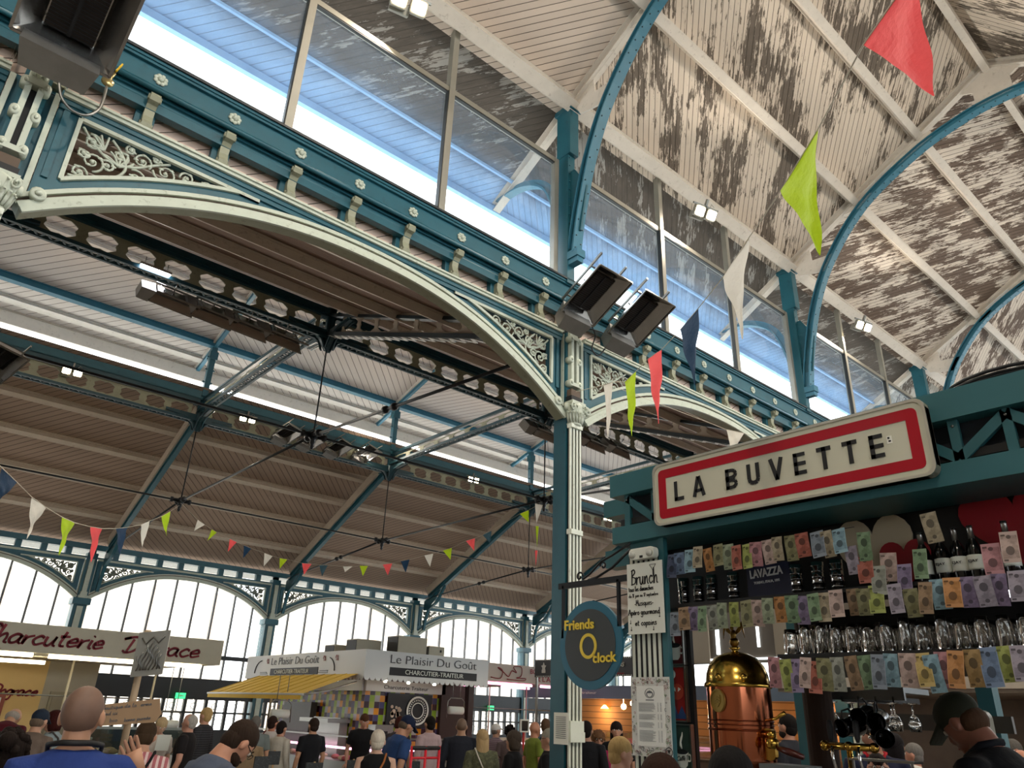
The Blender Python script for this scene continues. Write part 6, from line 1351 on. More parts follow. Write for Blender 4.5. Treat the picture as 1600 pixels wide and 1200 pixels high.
for k in range(7):
    a = rt_.uniform(-.5, .1); o = obj('courgette', G().tube([(-.13, 0, 0), (-.08, .0, .01), (.05, 0, .015), (.12, 0, 0)], [.012, .024, .026, .015], 8), flat('courgette green %d' % k, ('1e3416', '2a4420')[k % 2], .4)); o.location = cr.location+V((-.18+.06*k, rt_.uniform(-.1, .1), .13+.02*(k % 3))); o.rotation_euler = (0, -.2, a+.4); tag(o, 'dark green courgette lying in the red crate, %s from the left' % ORD[k], 'courgette', 'courgettes in the red crate')
def herbs(px, y, w, lb, n=70):
    t = thing('herb_bunches', lb, 'herbs', (ong(px, y), y, -.98)); g = G()
    for k in range(n):
        x, yy = rt_.uniform(-w, w), rt_.uniform(-.12, .12); z = .02
        for j in range(5):
            a = rt_.random()*6.28; L_ = rt_.uniform(.06, .13); q0 = V((x, yy, z)); q1 = q0+V((cos(a)*L_*.6, sin(a)*L_*.6, L_)); s = V((-sin(a), cos(a), 0))*.012; g.q([q0, q0.lerp(q1, .6)+s, q1, q0.lerp(q1, .6)-s], rt_.randrange(4))
    obj('leaves', g, GRNM, t)['kind'] = 'stuff'; obj('tray', G().box(-w-.05, w+.05, -.18, .18, 0, .05), CRW, t)
herbs(460, 8.1, .22, 'low mass of green herbs right of the bearded man'); herbs(520, 8.3, .22, 'green herb heap left of the white-haired woman'); herbs(548, 8.7, .14, 'small bushy greens by the tilted slate boards', 40)
CHK = paint('chalk slate', '23282a', .7, var=.6, scale=30, dirt='7d8484', damt=.6)
for px, py, y, w, lb in ((415, 1180, 8.0, .12, 'left of the pair by the bearded man'), (433, 1172, 8.3, .1, 'pointed up behind the herbs'), (497, 1190, 7.95, .15, 'in front of the herbs'), (652, 1188, 8.05, .1, 'beside the white-haired woman'), (557, 1186, 8.2, .12, 'tilted, at the right end')):
    t = thing('slate_board', 'chalk-written slate price board '+lb, 'price board', (ong(px, y), y, -.98)); p = atY(px, py, y); obj('slate', G().box(-w*.65, w*.65, -.01, .01, p.z+.98-.14, p.z+.98-.01), CHK, t); obj('stake', G().box(-.01, .01, -.005, .005, 0, p.z+.98), CRW, t)
crate(ong(505, 8.55), 8.55, .3, .3, .2, REDP, 'small red crate beside the slate boards'); crate(ong(575, 9.3), 8.75, .45, .3, .25, CRW, 'wooden crate stacked below the counter of the vendor in black')
t = thing('hand_truck', 'red tubular hand truck frame at the bottom centre', 'hand truck', atY(663, 1200, 7.6)); zt0 = t.location.z; t.location.z = -1.8; k0 = zt0+1.8
g = G(); wd = .19
for s in (-1, 0, 1): g.tube([(s*wd, 0, .15), (s*wd, 0, k0+.22)], .016, 8)
g.tube([(-wd, 0, k0+.1), (wd, 0, k0+.1)], .014, 6).tube([(-wd, 0, k0-.3), (wd, 0, k0-.3)], .014, 6); obj('frame', g, flat('truck red', 'c01226', .35), t)
obj('grip', G().tube([(-wd, 0, k0+.2), (wd, 0, k0+.2)], .022, 8), BLACK, t)
for s in (-1, 1): obj('wheel', G().lathe((s*.2, .06, .1), [(.1, -.02), (.1, .02)], 16, 0, (1, 0, 0)), BLACK, t)
obj('toe_plate', G().box(-.2, .2, -.22, 0, .02, .03), STEEL, t)
t = thing('bag_table', 'table of small tied bags in front of the pillar stall', 'table', (8.6, 9.2, -1.8)); O = V((8.6, 9.2, -1.8)); pt('top', G().box(6.9, 11.0, 8.9, 9.6, -1.0, -.96), CRW)
for x in (7.0, 10.9): pt('leg', G().box(x-.03, x+.03, 9.2, 9.26, -1.8, -1.0), CRW)
bgm = mesh('bag', G().lathe((0, 0, 0), [(.05, 0), (.06, .04), (.05, .1), (.015, .13), (.035, .19), (.03, .2)], 9), paint('biscuit bag', 'b09a78', .4, var=.4, scale=20))
tie = mesh('tie', G().lathe((0, 0, .12), [(.02, 0), (.02, .02), (.03, .05), (.045, .1), (.02, .09)], 7), flat('white ribbon', 'dcdcd6', .5)); kk = 0
for k in range(26):
    x = 7.0+k*.15; 
    t = bpy.data.objects.new('gift_bag', bgm); S.collection.objects.link(t); t.location = (x, 9.05+.12*(k % 2), -.96); tag(t, 'small clear bag tied with white ribbon, %s from the left in the row' % ORD[k], 'bag', 'tied bags on the table'); o = bpy.data.objects.new('tie', tie); S.collection.objects.link(o); o.parent = t
# paper-roll frames hanging in the stalls
for px, py, y, lb in ((262, 1132, 16.5, 'above the display case left of the awning'), (712, 1110, 13.9, 'under the delicatessen fascia, right side'), (437, 1115, 15.0, 'under the yellow awning')):
    t = thing('paper_roll', 'wire frame holding a white paper roll '+lb, 'paper roll', atY(px, py, y)); obj('roll', G().lathe((-.18, 0, 0), [(.08, 0), (.08, .36)], 14, 0, (1, 0, 0)), PAPER, t); obj('wire_frame', G().tube([(-.24, 0, -.15), (-.22, 0, .18), (-.15, 0, .24), (.15, 0, .24), (.22, 0, .18), (.24, 0, -.15)], .012, 5).tube([(-.1, 0, .24), (-.1, 0, (.71 if px < 300 else .6)-t.location.z)], .008, 4).tube([(.1, 0, .24), (.1, 0, (.71 if px < 300 else .6)-t.location.z)], .008, 4), STEEL, t)
t = thing('display_case', 'glass-fronted display case left of the yellow awning', 'display case', (4.6, 14.6, -1.8)); obj('base', G().box(-1.0, 1.0, 0, .6, 0, .95), SW1, t); obj('glass', G().box(-1.0, 1.0, 0, .01, .95, 1.35).box(-1.0, 1.0, 0, .6, 1.35, 1.36), glassy('case glass', 'e8f4f0', .12), t); obj('trim', G().box(-1.02, 1.02, -.02, .02, 1.34, 1.38).box(-1.02, -.98, -.02, .02, .95, 1.35).box(.98, 1.02, -.02, .02, .95, 1.35), paint('case grey', '8a908a', .4), t)
g = G()
for k in range(24): g.sph((rt_.uniform(-.9, .9), rt_.uniform(.1, .5), 1.0), rt_.uniform(.05, .09), 7, 5, rt_.randrange(2), (1.3, 1, .6))
obj('wares', g, [flat('ware tan', 'b88a6a', .6), flat('ware pink', 'd0a09a', .6)], t)
t = thing('monitor', 'small white-framed screen on a stand left of the green-shirted man', 'monitor', atY(819, 1134, 13.2)); obj('screen', G().box(-.09, .09, -.03, -.02, -.1, .1), flat('screen dark', '1a2026', .2), t); obj('bezel', G().box(-.12, .12, -.02, .02, -.13, .13), PAPER, t); obj('stand', G().box(-.02, .02, .0, .03, -1.4, -.1), REDP, t)
# ================================================================== people
def remesh(g, vox):
    me = bpy.data.meshes.new('tmp'); me.from_pydata(g.v, [], g.f); ob = bpy.data.objects.new('tmp', me); S.collection.objects.link(ob)
    m = ob.modifiers.new('r', 'REMESH'); m.mode = 'VOXEL'; m.voxel_size = vox; m.use_smooth_shade = True; m2 = ob.modifiers.new('s', 'SMOOTH'); m2.iterations = 4; m2.factor = .5
    dg = bpy.context.evaluated_depsgraph_get(); ev = ob.evaluated_get(dg); r = bpy.data.meshes.new_from_object(ev); bpy.data.objects.remove(ob); bpy.data.meshes.remove(me)
    r.polygons.foreach_set('use_smooth', [True]*len(r.polygons)); return r
def loft(g, secs, n=16):
    """secs: (cx, cy, cz, rx, ry)"""
    vs = []; k = len(secs)
    for cx, cy, cz, rx, ry in secs:
        for j in range(n): t = 2*pi*j/n; vs.append((cx+rx*cos(t), cy+ry*sin(t), cz))
    fs = [(i*n+j, i*n+(j+1) % n, (i+1)*n+(j+1) % n, (i+1)*n+j) for i in range(k-1) for j in range(n)]; fs.append(tuple(range(n-1, -1, -1))); fs.append(tuple(range((k-1)*n, k*n))); return g.fs(vs, fs, 0, True)
SKM = {}
def skin(c):
    if c not in SKM: SKM[c] = paint('skin '+c, c, .5, var=.12, scale=9, spec=.35)
    return SKM[c]
HRM = {}
def hairm(c):
    if c not in HRM:
        m, nt, b = nodes('hair '+c); tc = nn(nt, 'ShaderNodeTexCoord').outputs['Object']; mp = nn(nt, 'ShaderNodeMapping'); mp.inputs['Scale'].default_value = (60, 60, 12); nt.links.new(tc, mp.inputs[0])
        n_ = noise(nt, mp.outputs[0], 1, 3); nt.links.new(mixc(nt, n_, tuple(x*.6 for x in lin(c)), tuple(min(1, x*1.25) for x in lin(c))), b.inputs['Base Color']); b.inputs['Roughness'].default_value = .8; b.inputs['Specular IOR Level'].default_value = .15; bump(nt, b, n_, .01, .6); HRM[c] = m
    return HRM[c]
CLM = {}
def cloth(c, pat=None):
    if (c, pat) not in CLM:
        m = paint('cloth '+c, c, .8, var=.3, scale=8, spec=.2, bmp=.4)
        if pat:
            nt = m.node_tree; b = nt.nodes['Principled BSDF']; tc = nn(nt, 'ShaderNodeTexCoord').outputs['Object']; sp = nn(nt, 'ShaderNodeSeparateXYZ'); nt.links.new(tc, sp.inputs[0])
            if pat[0] == 'v': f = mth(nt, 'FRACT', mth(nt, 'MULTIPLY', sp.outputs[1], 22)); f = mth(nt, 'GREATER_THAN', f, .55)
            elif pat[0] == 'h': f = mth(nt, 'FRACT', mth(nt, 'MULTIPLY', sp.outputs[2], 30)); f = mth(nt, 'GREATER_THAN', f, .6)
            else: f = ramp(nt, noise(nt, tc, 22, 2), .5, .56)
            nt.links.new(mixc(nt, f, lin(c), lin(pat[1:])), b.inputs['Base Color'])
        CLM[c, pat] = m
    return CLM[c, pat]
EYW = flat('eye white', 'd8d4cc', .2); EYD = flat('eye dark', '1c1410', .15); LIP = flat('lip', '8a4a42', .5); DEN = cloth('2a3244')
def hand(g, w, d, up, s=1, curl=.5, side=1):
    """palm and five bent fingers from wrist w, pointing along d"""
    d = V(d).normalized(); a = (V(up)-d*V(up).dot(d)).normalized(); b = d.cross(a)
    g.hexa([w+b*(x*.036*s)+a*(z*.013*s)+d*(y*.085*s) for x, y, z in ((-.8, 0, -1), (.8, 0, -1), (1.1, 1, -1), (-1.1, 1, -1), (-.8, 0, 1), (.8, 0, 1), (1.1, 1, 1), (-1.1, 1, 1))])
    for k, (L_, r_) in enumerate(((.065, .0085), (.075, .009), (.07, .0085), (.055, .0075))):
        p = w+d*(.08*s)+b*((-.03+.02*k)*s); P = [p]
        for j in range(3):
            an = curl*(j+.6); dd = d*cos(an)-a*sin(an)+b*((k-1.5)*.05); p = p+dd*(L_*s*(.45, .32, .27)[j]); P.append(p)
        g.tube(P, [r_*s*1.1, r_*s, r_*s*.95, r_*s*.75], 7); g.sph(P[-1], r_*s*.75, 6, 4)
    p = w+d*(.02*s)-b*(.03*s*side); q = p+(d*.5-b*side*.7-a*.3).normalized()*.035*s; r2 = q+(d*.9-b*side*.2-a*.4).normalized()*.03*s; g.tube([p, q, r2, r2+(d-a*.5).normalized()*.02*s], [.013*s, .012*s, .01*s, .008*s], 7)
def person(px, py, d, f, label, sk='b98a6c', hair=('short', '2a1d16'), top=('short', '30343c', None), bottom=None, lean=0, nod=0, turn=0, arms=None, h=None, extra=(), vox=.013, build=1.0, face=True, grp=None):
    d *= (1/ray(px, py).dot(_F))**1.5; P = ray(px, py)*d; phi = atan2(P.y, P.x); yaw = phi-R(f)
    cl, sl = cos(R(lean)), sin(R(lean)); cn, sn = cos(R(nod)), sin(R(nod)); ct, st = cos(R(turn)), sin(R(turn))
    NB = V((0, 0, 1.47))
    def Tb(p):
        p = V(p)
        if p.z > .95: q = p-V((0, 0, .95)); p = V((q.x*cl+q.z*sl, q.y, .95-q.x*sl+q.z*cl))
        return p
    def Th(p):
        q = V(p)-NB; q.z -= .035; q = V((q.x*ct-q.y*st, q.x*st+q.y*ct, q.z)); q = V((q.x*cn+q.z*sn, q.y, -q.x*sn+q.z*cn)); return Tb(q+NB)
    topz = Th((0, 0, 1.73)); sc = (P.z+FL)/topz.z if h is None else h
    if not .8 < sc < 1.16: print('PERSON SCALE', label, round(sc, 2), 'd', d)
    off = V((topz.x, topz.y, 0))*sc; ox = P.x-(off.x*cos(yaw)-off.y*sin(yaw)); oy = P.y-(off.x*sin(yaw)+off.y*cos(yaw))
    t = thing('person', label, 'person', (ox, oy, -1.8 if h is None else P.z-topz.z*sc), yaw, grp); t.scale = (sc, sc, sc)
    M = skin(sk); g = G()
    def mv(gg, fn): gg.v = [tuple(fn(p)) for p in gg.v]; return gg
    bw = build
    # head
    hd = G(); hd.sph((0, 0, 1.625), .1, 22, 16)
    nv = []
    for p in hd.v:
        x, y, z = p[0], p[1], p[2]-1.625; x *= .97; y *= .78; z *= 1.08
        if z < 0: k = 1+z*2.4; y *= max(.62, k); x = x*(1+z*1.0)+(-z)*.16
        if x > .06: x = .06+(x-.06)*.55
        nv.append((x, y, z+1.625))
    hd.v = nv
    hd.sph((.085, 0, 1.592), .017, 8, 6, sc=(1.1, .75, 1.0)).tube([(.078, 0, 1.635), (.098, 0, 1.595)], [.008, .012], 6)
    hd.sph((.062, 0, 1.652), .03, 8, 6, sc=(.7, 1.7, .35)).sph((.07, 0, 1.53), .026, 8, 6, sc=(.8, 1.1, .9)).sph((.078, 0, 1.558), .018, 8, 6, sc=(.6, 1.5, .6))
    for s in (-1, 1): hd.sph((-.005, s*.083, 1.608), .03, 8, 6, sc=(.6, .4, 1.15))
    mv(hd, Th); g.add(hd)
    nk = G().tube([Th((-.02, 0, 1.6)), Th((-.018, 0, 1.53)), Tb((-.012, 0, 1.46)), Tb((-.01, 0, 1.4))], [.052*bw, .055*bw, .062*bw, .075*bw], 12); g.add(nk)
    tor = G(); loft(tor, [(0, 0, .86, .1*bw, .16*bw), (0, 0, .98, .105*bw, .165*bw), (0, 0, 1.1, .1*bw, .145*bw), (0, 0, 1.27, .115*bw, .17*bw), (-.01, 0, 1.37, .1*bw, .18*bw), (-.015, 0, 1.43, .07*bw, .125*bw), (-.01, 0, 1.47, .052, .06)]); T0 = G().add(tor); mv(tor, Tb); g.add(tor)
    arms = arms or {}
    AP = {}
    for s in (-1, 1):
        sh = V((-.01, s*.175*bw, 1.385)); el, wr = arms.get(s, (V((-.03, s*.24*bw, 1.11)), V((.06, s*.23*bw, .88)))); el = V(el); wr = V(wr); AP[s] = (sh, el, wr)
        a = G().tube([sh+V((0, -s*.05, .0)), sh, sh.lerp(el, .5), el, el.lerp(wr, .4), wr], [.05, .055*bw, .047*bw, .038*bw, .04, .027], 10); mv(a, Tb); g.add(a)
        lg = G().tube([(0, s*.085, .95), (.0, s*.09, .7), (.01, s*.09, .48), (-.01, s*.09, .28), (0, s*.09, .06)], [.09, .08, .055, .05, .035], 10).tube([(-.03, s*.09, .035), (.1, s*.1, .03), (.15, s*.1, .025)], [.035, .035, .025], 8); g.add(lg)
    me = remesh(g, vox); hg = G()
    for s in (-1, 1):
        sh, el, wr = AP[s]; w0 = Tb(wr); d0 = w0-Tb(el); hand(hg, w0, d0, (Tb(wr+V((.1, 0, 0)))-w0) if abs(d0.normalized().z) > .5 else V((0, 0, 1)), 1, .45, s)
    bm = bmesh.new(); bm.from_mesh(me); hm = mesh('h', hg, M); bm.from_mesh(hm); bm.to_mesh(me); bm.free(); bpy.data.meshes.remove(hm)
    me.materials.clear(); me.materials.append(M); me.polygons.foreach_set('use_smooth', [True]*len(me.polygons)); me.name = 'body'; obj('body', me, None, t)
    if face:
        e = G(); e2 = G()
        for s in (-1, 1): e.sph((.074, s*.03, 1.628), .0125, 8, 6); e2.sph((.0835, s*.03, 1.628), .0062, 6, 5)
        obj('eyes', mv(e, Th), EYW, t); obj('irises', mv(e2, Th), EYD, t)
        b_ = G()
        for s in (-1, 1): b_.tube([(.088, s*.016, 1.65), (.088, s*.03, 1.656), (.078, s*.047, 1.65)], [.003, .004, .002], 5)
        obj('eyebrows', mv(b_, Th), hairm(hair[1]), t); obj('mouth', mv(G().sph((.087, 0, 1.557), .017, 8, 5, sc=(.35, 1.2, .28)), Th), LIP, t)
    # hair / cap
    st_, hc = hair[0], hair[1]; hh = G()
    if st_ in ('short', 'bob', 'long', 'bun', 'curly', 'pony', 'receding', 'slick'):
        k = {'short': (-.016, 1.652, .1, .084, .098), 'receding': (-.03, 1.636, .09, .084, .09), 'bob': (-.018, 1.65, .106, .094, .104), 'long': (-.018, 1.65, .104, .09, .102), 'bun': (-.016, 1.65, .1, .084, .098), 'curly': (-.015, 1.655, .105, .095, .105), 'pony': (-.016, 1.65, .098, .082, .096), 'slick': (-.014, 1.65, .097, .081, .093)}[st_]
        hh.sph((k[0], 0, k[1]), 1, 20, 14, sc=(k[2], k[3], k[4])); hh.sph((-.04, 0, 1.6), 1, 14, 10, sc=(.066, .075, .08))
        if st_ == 'bob': loft(hh, [(-.03, 0, 1.5, .062, .085), (-.03, 0, 1.55, .078, .098), (-.025, 0, 1.62, .085, .1), (-.02, 0, 1.68, .08, .09)])
        if st_ == 'long': loft(hh, [(-.06, 0, 1.32, .03, .07), (-.065, 0, 1.42, .045, .09), (-.045, 0, 1.52, .06, .095), (-.03, 0, 1.62, .08, .095), (-.02, 0, 1.68, .08, .085)])
        if st_ == 'bun': hh.sph((-.12, 0, 1.67), .05, 12, 8)
        if st_ == 'pony': hh.tube([(-.09, 0, 1.66), (-.15, 0, 1.62), (-.16, 0, 1.5), (-.14, 0, 1.4)], [.025, .03, .028, .01], 8)
        if st_ == 'curly':
            for i in range(80): a, b_ = rn.uniform(0, 6.28), rn.uniform(-.5, 1.4); hh.sph((-.015+.105*cos(a)*cos(b_)-(.02 if cos(a) > 0 else 0), .095*sin(a)*cos(b_), 1.65+.1*sin(b_)), rn.uniform(.015, .03), 6, 4)
            hh.sph((-.11, .03, 1.7), .05, 10, 7)
        obj('hair', mv(hh, Th), hairm(hc), t)
    elif st_ == 'cap':
        c = G(); c.sph((-.008, 0, 1.665), 1, 20, 10, sc=(.103, .088, .085)); c.hexa([(.06, -.065, 1.655), (.165, -.05, 1.63), (.165, .05, 1.63), (.06, .065, 1.655), (.06, -.065, 1.668), (.16, -.048, 1.64), (.16, .048, 1.64), (.06, .065, 1.668)]); c.sph((-.008, 0, 1.75), .008, 6, 4)
        obj('cap', mv(c, Th), cloth(hc), t); obj('hair', mv(G().sph((-.04, 0, 1.6), 1, 14, 8, sc=(.068, .077, .06)), Th), hairm(hair[2] if len(hair) > 2 else '4a3a2c'), t)
    elif st_ == 'ring': obj('hair', mv(G().sph((-.035, 0, 1.6), 1, 16, 10, sc=(.07, .083, .055)), Th), hairm(hc), t)
    elif st_ == 'stubble':
        q = G(); q.sph((-.004, 0, 1.637), 1, 20, 14, sc=(.0985, .0795, .0975)); q.v = [(x-.012, y, z+.004) for x, y, z in q.v]; obj('stubble', mv(q, Th), paint('stubble', hc, .6, var=.3, scale=20), t)
    # top
    sl_, tc_, pat = top; c = G()
    loft(c, [(0, 0, .88, .12*bw, .178*bw), (0, 0, .98, .122*bw, .18*bw), (0, 0, 1.1, .118*bw, .165*bw), (0, 0, 1.27, .132*bw, .188*bw), (-.01, 0, 1.37, .116*bw, .195*bw), (-.015, 0, 1.43, .084*bw, .14*bw), (-.012, 0, 1.46, .068*bw, .085*bw)])
    for s in (-1, 1):
        sh, el, wr = AP[s]
        if sl_ == 'none': continue
        en = sh.lerp(el, .72) if sl_ == 'short' else wr.lerp(el, .06)
        pts = [sh+V((0, -s*.06, 0)), sh, sh.lerp(el, .5)]+([en] if sl_ == 'short' else [el, el.lerp(wr, .5), en]); c.tube(pts, [.06, .068*bw, .062*bw]+([.06*bw] if sl_ == 'short' else [.055*bw, .048, .042]), 10)
    c = mv(c, Tb); cm_ = remesh(c, max(vox, .012)); cm_.materials.clear(); cm_.materials.append(cloth(tc_, pat)); cm_.name = 'top'; obj('shirt' if sl_ != 'none' else 'vest', cm_, None, t)
    b = G(); loft(b, [(0, 0, .82, .12*bw, .17*bw), (0, 0, .95, .118*bw, .17*bw), (0, 0, 1.0, .11*bw, .165*bw)])
    for s in (-1, 1): b.tube([(0, s*.085, .93), (0, s*.092, .7), (.01, s*.092, .48), (-.01, s*.092, .1)], [.1, .092, .07, .06], 10)
    obj('trousers', b, bottom or DEN, t)
    for s in (-1, 1): obj('shoe', G().tube([(-.04, s*.09, .045), (.05, s*.1, .045), (.15, s*.1, .035), (.18, s*.1, .03)], [.045, .048, .042, .02], 8), BLACK, t)
    for e_ in extra:
        k = e_[0]
        if k == 'glasses':
            q = G()
            for s in (-1, 1): q.tube([(.098, s*.033+.022*cos(a*pi/5), 1.625+.017*sin(a*pi/5)) for a in range(10)], .0022, 4, 0, True); q.tube([(.096, s*.055, 1.63), (.0, s*.082, 1.63)], .0025, 4)
            q.tube([(.1, -.011, 1.63), (.1, .011, 1.63)], .002, 4); obj('glasses', mv(q, Th), BLACK, t)
        if k == 'sunglasses':
            q = G()
            for s in (-1, 1): q.sph((.093, s*.035, 1.627), 1, 10, 6, sc=(.012, .026, .02)); q.tube([(.09, s*.058, 1.632), (.0, s*.084, 1.63)], .004, 4)
            obj('sunglasses', mv(q, Th), flat('tinted lens', '2a1812', .15), t)
        if k == 'beard':
            q = G().sph((.03, 0, 1.545), 1, 14, 8, sc=(.066, .066, .045)).sph((.084, 0, 1.572), 1, 10, 6, sc=(.012, .03, .008)); obj('beard', mv(q, Th), hairm(e_[1]), t)
        if k == 'neckband': obj('neckband', mv(G().tube([(.06, -.1, 1.43), (-.02, -.1, 1.475), (-.085, -.05, 1.485), (-.095, 0, 1.485), (-.085, .05, 1.485), (-.02, .1, 1.475), (.06, .1, 1.43)], [.008, .011, .012, .012, .012, .011, .008], 8), Tb), BLACK, t)
        if k == 'strap': s = e_[2]; obj('strap', mv(G().tube([(-.13*bw, -s*.12, 1.0), (-.14*bw, 0, 1.2), (-.125*bw, s*.09, 1.38), (-.05, s*.11, 1.46), (.06, s*.1, 1.4)], .012, 5), Tb), cloth(e_[1]), t)
        if k == 'sign': obj('held_paper', mv(G().box(.28, .285, -.1, .1, 1.28, 1.5), Tb), PAPER, t)
        if k == 'crest': obj('crest', mv(G().prism(disc2(.026, 12, .8), (.135*bw, .09, 1.27), (0, 1, 0), Z, (.006, 0, 0)), Tb), BRASS, t)
        if k == 'collar': obj('collar', mv(G().tube([(.06, -.06, 1.44), (-.03, -.085, 1.47), (-.08, 0, 1.475), (-.03, .085, 1.47), (.06, .06, 1.44)], .016, 6), Tb), cloth(e_[1]), t)
    return t
pn = V
# foreground
person(140, 1075, 3.15, 0, 'shaven-headed man seen from behind in blue T-shirt, black neckband, one hand raised', 'b98c70', ('stubble', '74594a'), ('short', '2a3f7e', None), turn=-18, arms={-1: (V((.02, -.4, 1.14)), V((.12, -.27, 1.37)))}, extra=(('sunglasses',), ('neckband',)), vox=.008, build=1.0)
person(398, 1141, 4.3, 62, 'bearded man with glasses leaning over the produce in a grey-blue T-shirt', 'b5836a', ('short', '2c2018'), ('short', '4d5668', None), lean=24, nod=26, extra=(('glasses',), ('beard', '2a1c14')), vox=.009, build=1.1)
person(18, 1147, 3.6, -10, 'person with dark curly gathered hair at the lower left corner', 'a87a5e', ('curly', '1a120e'), ('short', '8a8478', 'nc0a8a0'), vox=.01, build=.95)
person(28, 1112, 8.8, 20, 'man in a maroon shirt bending, back turned, under the framed certificate', 'b08468', ('ring', '9a9288'), ('short', '4a0e1a', None), lean=42, nod=10, h=None)
person(68, 1111, 7.4, 30, 'man in navy cap and grey-brown T-shirt beside the red-haired woman', 'b58a70', ('cap', '222c3a', '6a5a4c'), ('short', '6c5e54', None), lean=14)
person(85, 1112, 8.2, -70, 'woman with dark red bob and pale denim jacket', 'c0917a', ('bob', '3a1410'), ('long', '8f9c9e', None), lean=6, extra=(('strap', '4a4644', 1),))
person(232, 1131, 5.7, 5, 'woman with short brown hair in a red striped shirt, back turned', 'b98a70', ('short', '3f3022'), ('short', 'a8646a', 'vd8c0bc'), lean=8, nod=15, extra=(('strap', '141416', -1),))
person(256, 1124, 9.8, 160, 'blonde woman in a white T-shirt behind the display case holding a paper', 'c29a82', ('short', 'c0a880'), ('short', 'c9beb2', None), lean=8, nod=20, extra=(('sign',),))
person(298, 1116, 9.6, -75, 'white-haired man in black T-shirt with red lettering left of the awning', 'b88872', ('receding', 'a8a49c'), ('short', '1a1718', 'h1a1718'), build=1.1)
person(323, 1107, 11.3, -60, 'woman with short blond hair in a dark fine-striped top under the awning edge', 'c09078', ('short', 'b89a68'), ('long', '2a2a2c', 'h3c3c40'))
person(401, 1120, 11.2, 0, 'grey-haired man in grey T-shirt behind the bearded man', 'b08468', ('short', '6c6862'), ('short', '6f7774', None), build=1.1)
person(392, 1136, 9.4, -10, 'person with reddish brown hair partly hidden behind the bearded man', 'b98a70', ('bob', '5a3020'), ('short', '8a7458', None))
person(428, 1120, 12.0, 40, 'man in white T-shirt with dark red shoulder stripe under the awning', 'a87058', ('short', '2a1c16'), ('short', 'c4bdb8', None), extra=(('strap', '6a1420', 1),))
person(442, 1128, 11.4, 45, 'dark-haired woman in a loose white blouse under the awning', 'b08068', ('short', '1a1412'), ('long', 'bcb6a8', None))
person(491, 1123, 11.4, -35, 'man in black polo standing with his back turned left of the vendor', 'b08468', ('short', '2c201a'), ('short', '15161a', None), build=1.05)
person(571, 1117, 13.0, 170, 'vendor in black T-shirt leaning forward at the delicatessen counter', 'b88872', ('short', '4a2f1e'), ('short', '131316', None), lean=10, nod=6)
person(592, 1142, 7.65, 0, 'woman with short white hair in a black sleeveless top, tan strap across her back', 'c09a84', ('short', 'c8c0b0'), ('none', '121316', None), extra=(('strap', 'a06438', -1),), vox=.011)
person(643, 1122, 9.2, 62, 'man in navy cap and blue polo shirt leaning right of the white-haired woman', 'a87c62', ('cap', '141e38', '55483c'), ('short', '26406c', None), lean=14, nod=18, build=1.08)
person(627, 1121, 12.2, 30, 'woman with dark auburn hair behind the man in the navy cap', 'b88872', ('short', '3a1812'), ('short', '3a3438', None), nod=15)
person(672, 1120, 11.8, -40, 'dark-haired man in a pale pink shirt at the counter', 'a87c62', ('short', '15120f'), ('long', 'b09a9c', None))
person(722, 1123, 11.0, 0, 'man in a dark jacket with cropped hair, back turned, right of the delicatessen', 'a07a60', ('stubble', '6a5444'), ('long', '22252e', None), build=1.15)
person(754, 1141, 9.6, -15, 'woman with long blonde hair and olive patterned jacket, pale blue bag', 'c09a80', ('long', 'a88f68'), ('long', '4c4e3c', 'n5e6048'), extra=(('strap', 'c8c4b8', 1),))
person(776, 1132, 13.6, 60, 'person in white cap and plaid shirt by the doors', 'a88068', ('cap', 'c9c8c4', '6a6058'), ('long', '6a5a64', 'h8a7a80'))
person(802, 1143, 9.0, -70, 'woman with short grey-brown bob in a black top, seen in profile', 'b88c74', ('bob', '4a4038'), ('long', '101013', None))
person(797, 1135, 12.6, 0, 'person with very dark curly hair behind the woman in black', '9a6c54', ('curly', '15100e'), ('short', '5a4c4c', None))
person(836, 1128, 11.6, 60, 'bald man in a lime green T-shirt left of the pillar', 'b07c62', ('none', '8a6a54'), ('short', '6c7a30', None))
person(857, 1140, 8.6, -80, 'older woman with pale grey hair and glasses just left of the pillar', 'b88c74', ('short', '9c988a'), ('long', '16171a', None), extra=(('glasses',),))
person(853, 1124, 12.8, 10, 'man with brown hair and backpack straps behind the green T-shirt', 'a87c62', ('short', '5a4434'), ('short', '4c5a6a', None))
person(916, 1128, 9.8, 15, 'person in a dark jacket with back turned, just right of the pillar', '9a7460', ('short', '1a1614'), ('long', '17171b', None), build=1.1)
person(935, 1144, 10.6, 175, 'woman with curly light brown hair, glasses and magenta scarf', 'b88870', ('curly', '6a4c34'), ('long', '8a1c48', None), extra=(('glasses',),))
person(963, 1129, 10.8, 180, 'dark long-haired woman in a black T-shirt facing the camera between pillar and bar', 'b88a72', ('long', '1c1412'), ('short', '131316', None))
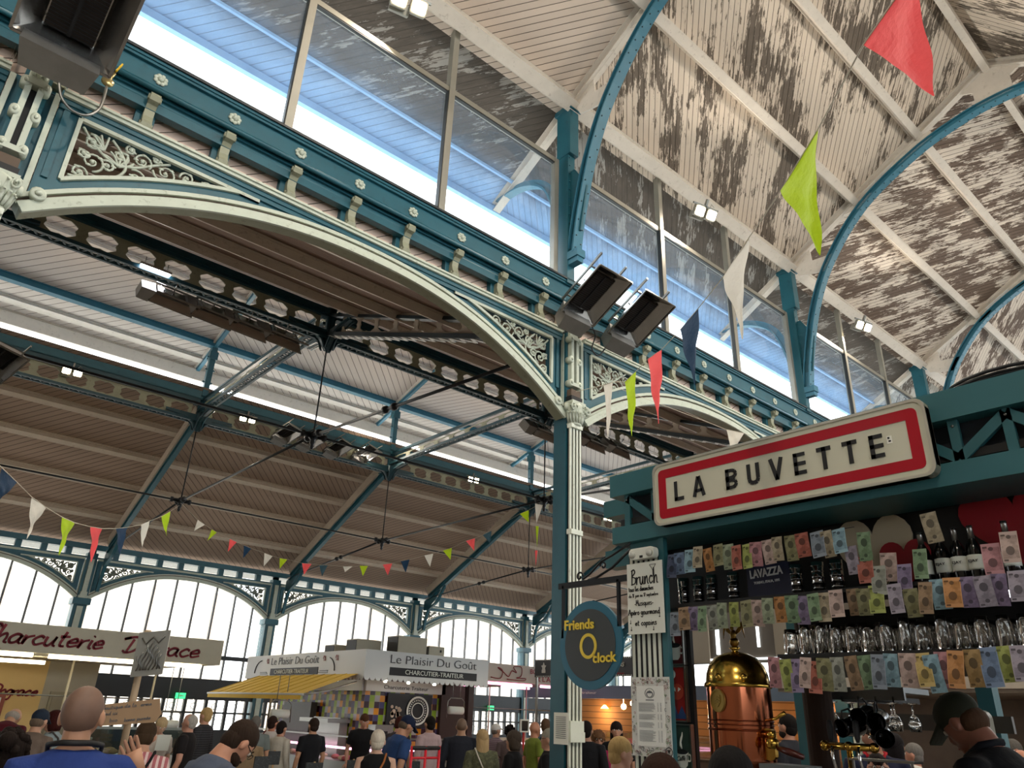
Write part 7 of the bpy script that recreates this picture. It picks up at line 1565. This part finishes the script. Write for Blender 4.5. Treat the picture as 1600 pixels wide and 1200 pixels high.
person(974, 1155, 5.6, 75, 'blonde woman in a floral blouse at the foot of the menu board', 'c49a84', ('short', 'b59a68'), ('short', 'a88c84', 'n6a4a4c'), nod=10, vox=.01)
person(1032, 1184, 3.0, 0, 'top of a brown-haired head at the bottom edge below the menu board', 'b08468', ('bob', '2c1a12'), ('short', '3a3230', None))
person(1140, 1173, 2.6, 0, 'top of a black-haired head in front of the espresso machine', 'b08468', ('short', '0e0c0c'), ('short', '2a2a30', None))
# in and beyond the bar
person(1474, 1097, 3.6, -62, 'bartender in a dark camouflage cap and black shirt with a small ponytail, head bowed', '8a5a48', ('cap', '2a2c20', '4a3424'), ('short', '0c0d12', 'h0c0d12'), lean=14, nod=24, vox=.009, build=1.08, extra=(('collar', '14161c'),))
person(1361, 1132, 6.4, 178, 'man in a navy polo with red collar and gold crest seen through the bar', '9a6c56', ('short', '1e1612'), ('short', '171c34', None), extra=(('collar', 'a81c28'), ('crest',)), build=1.1)
person(1369, 1178, 5.6, 178, 'woman with slicked-back dark hair and glasses at the bottom of the bar', 'b0806a', ('slick', '1c1412'), ('short', '2a2c34', None), extra=(('glasses',),))
person(1396, 1148, 7.0, 25, 'woman with long black hair in a white top seen through the bar', 'a8806a', ('long', '141012'), ('short', 'c4c0b8', None), extra=(('strap', '7a4a30', 1),))
person(1424, 1163, 7.6, -80, 'man with grey hair in profile left of the bartender', 'b07c66', ('short', '6e6a66'), ('short', '8a8478', None))
person(1594, 1172, 6.0, 185, 'bald man with glasses at the bottom right corner', 'b87f66', ('none', '8a6a54'), ('short', '8a8a86', None), extra=(('glasses',),))
person(1580, 1157, 7.2, 200, 'grey-haired man behind the bald man at the right edge', 'b07c66', ('short', '57534e'), ('short', '3c404a', None))
person(1228, 1118, 8.4, -60, 'dark-haired bearded man seen between espresso machine and wooden pillar', 'a87860', ('short', '14100e'), ('short', '23252c', None), extra=(('beard', '1a1412'),))
# ================================================================== lift everything onto the floor at height 0
for o in S.objects:
    if o.parent is None: o.location.z += FL
cam.matrix_world.translation.z = FL
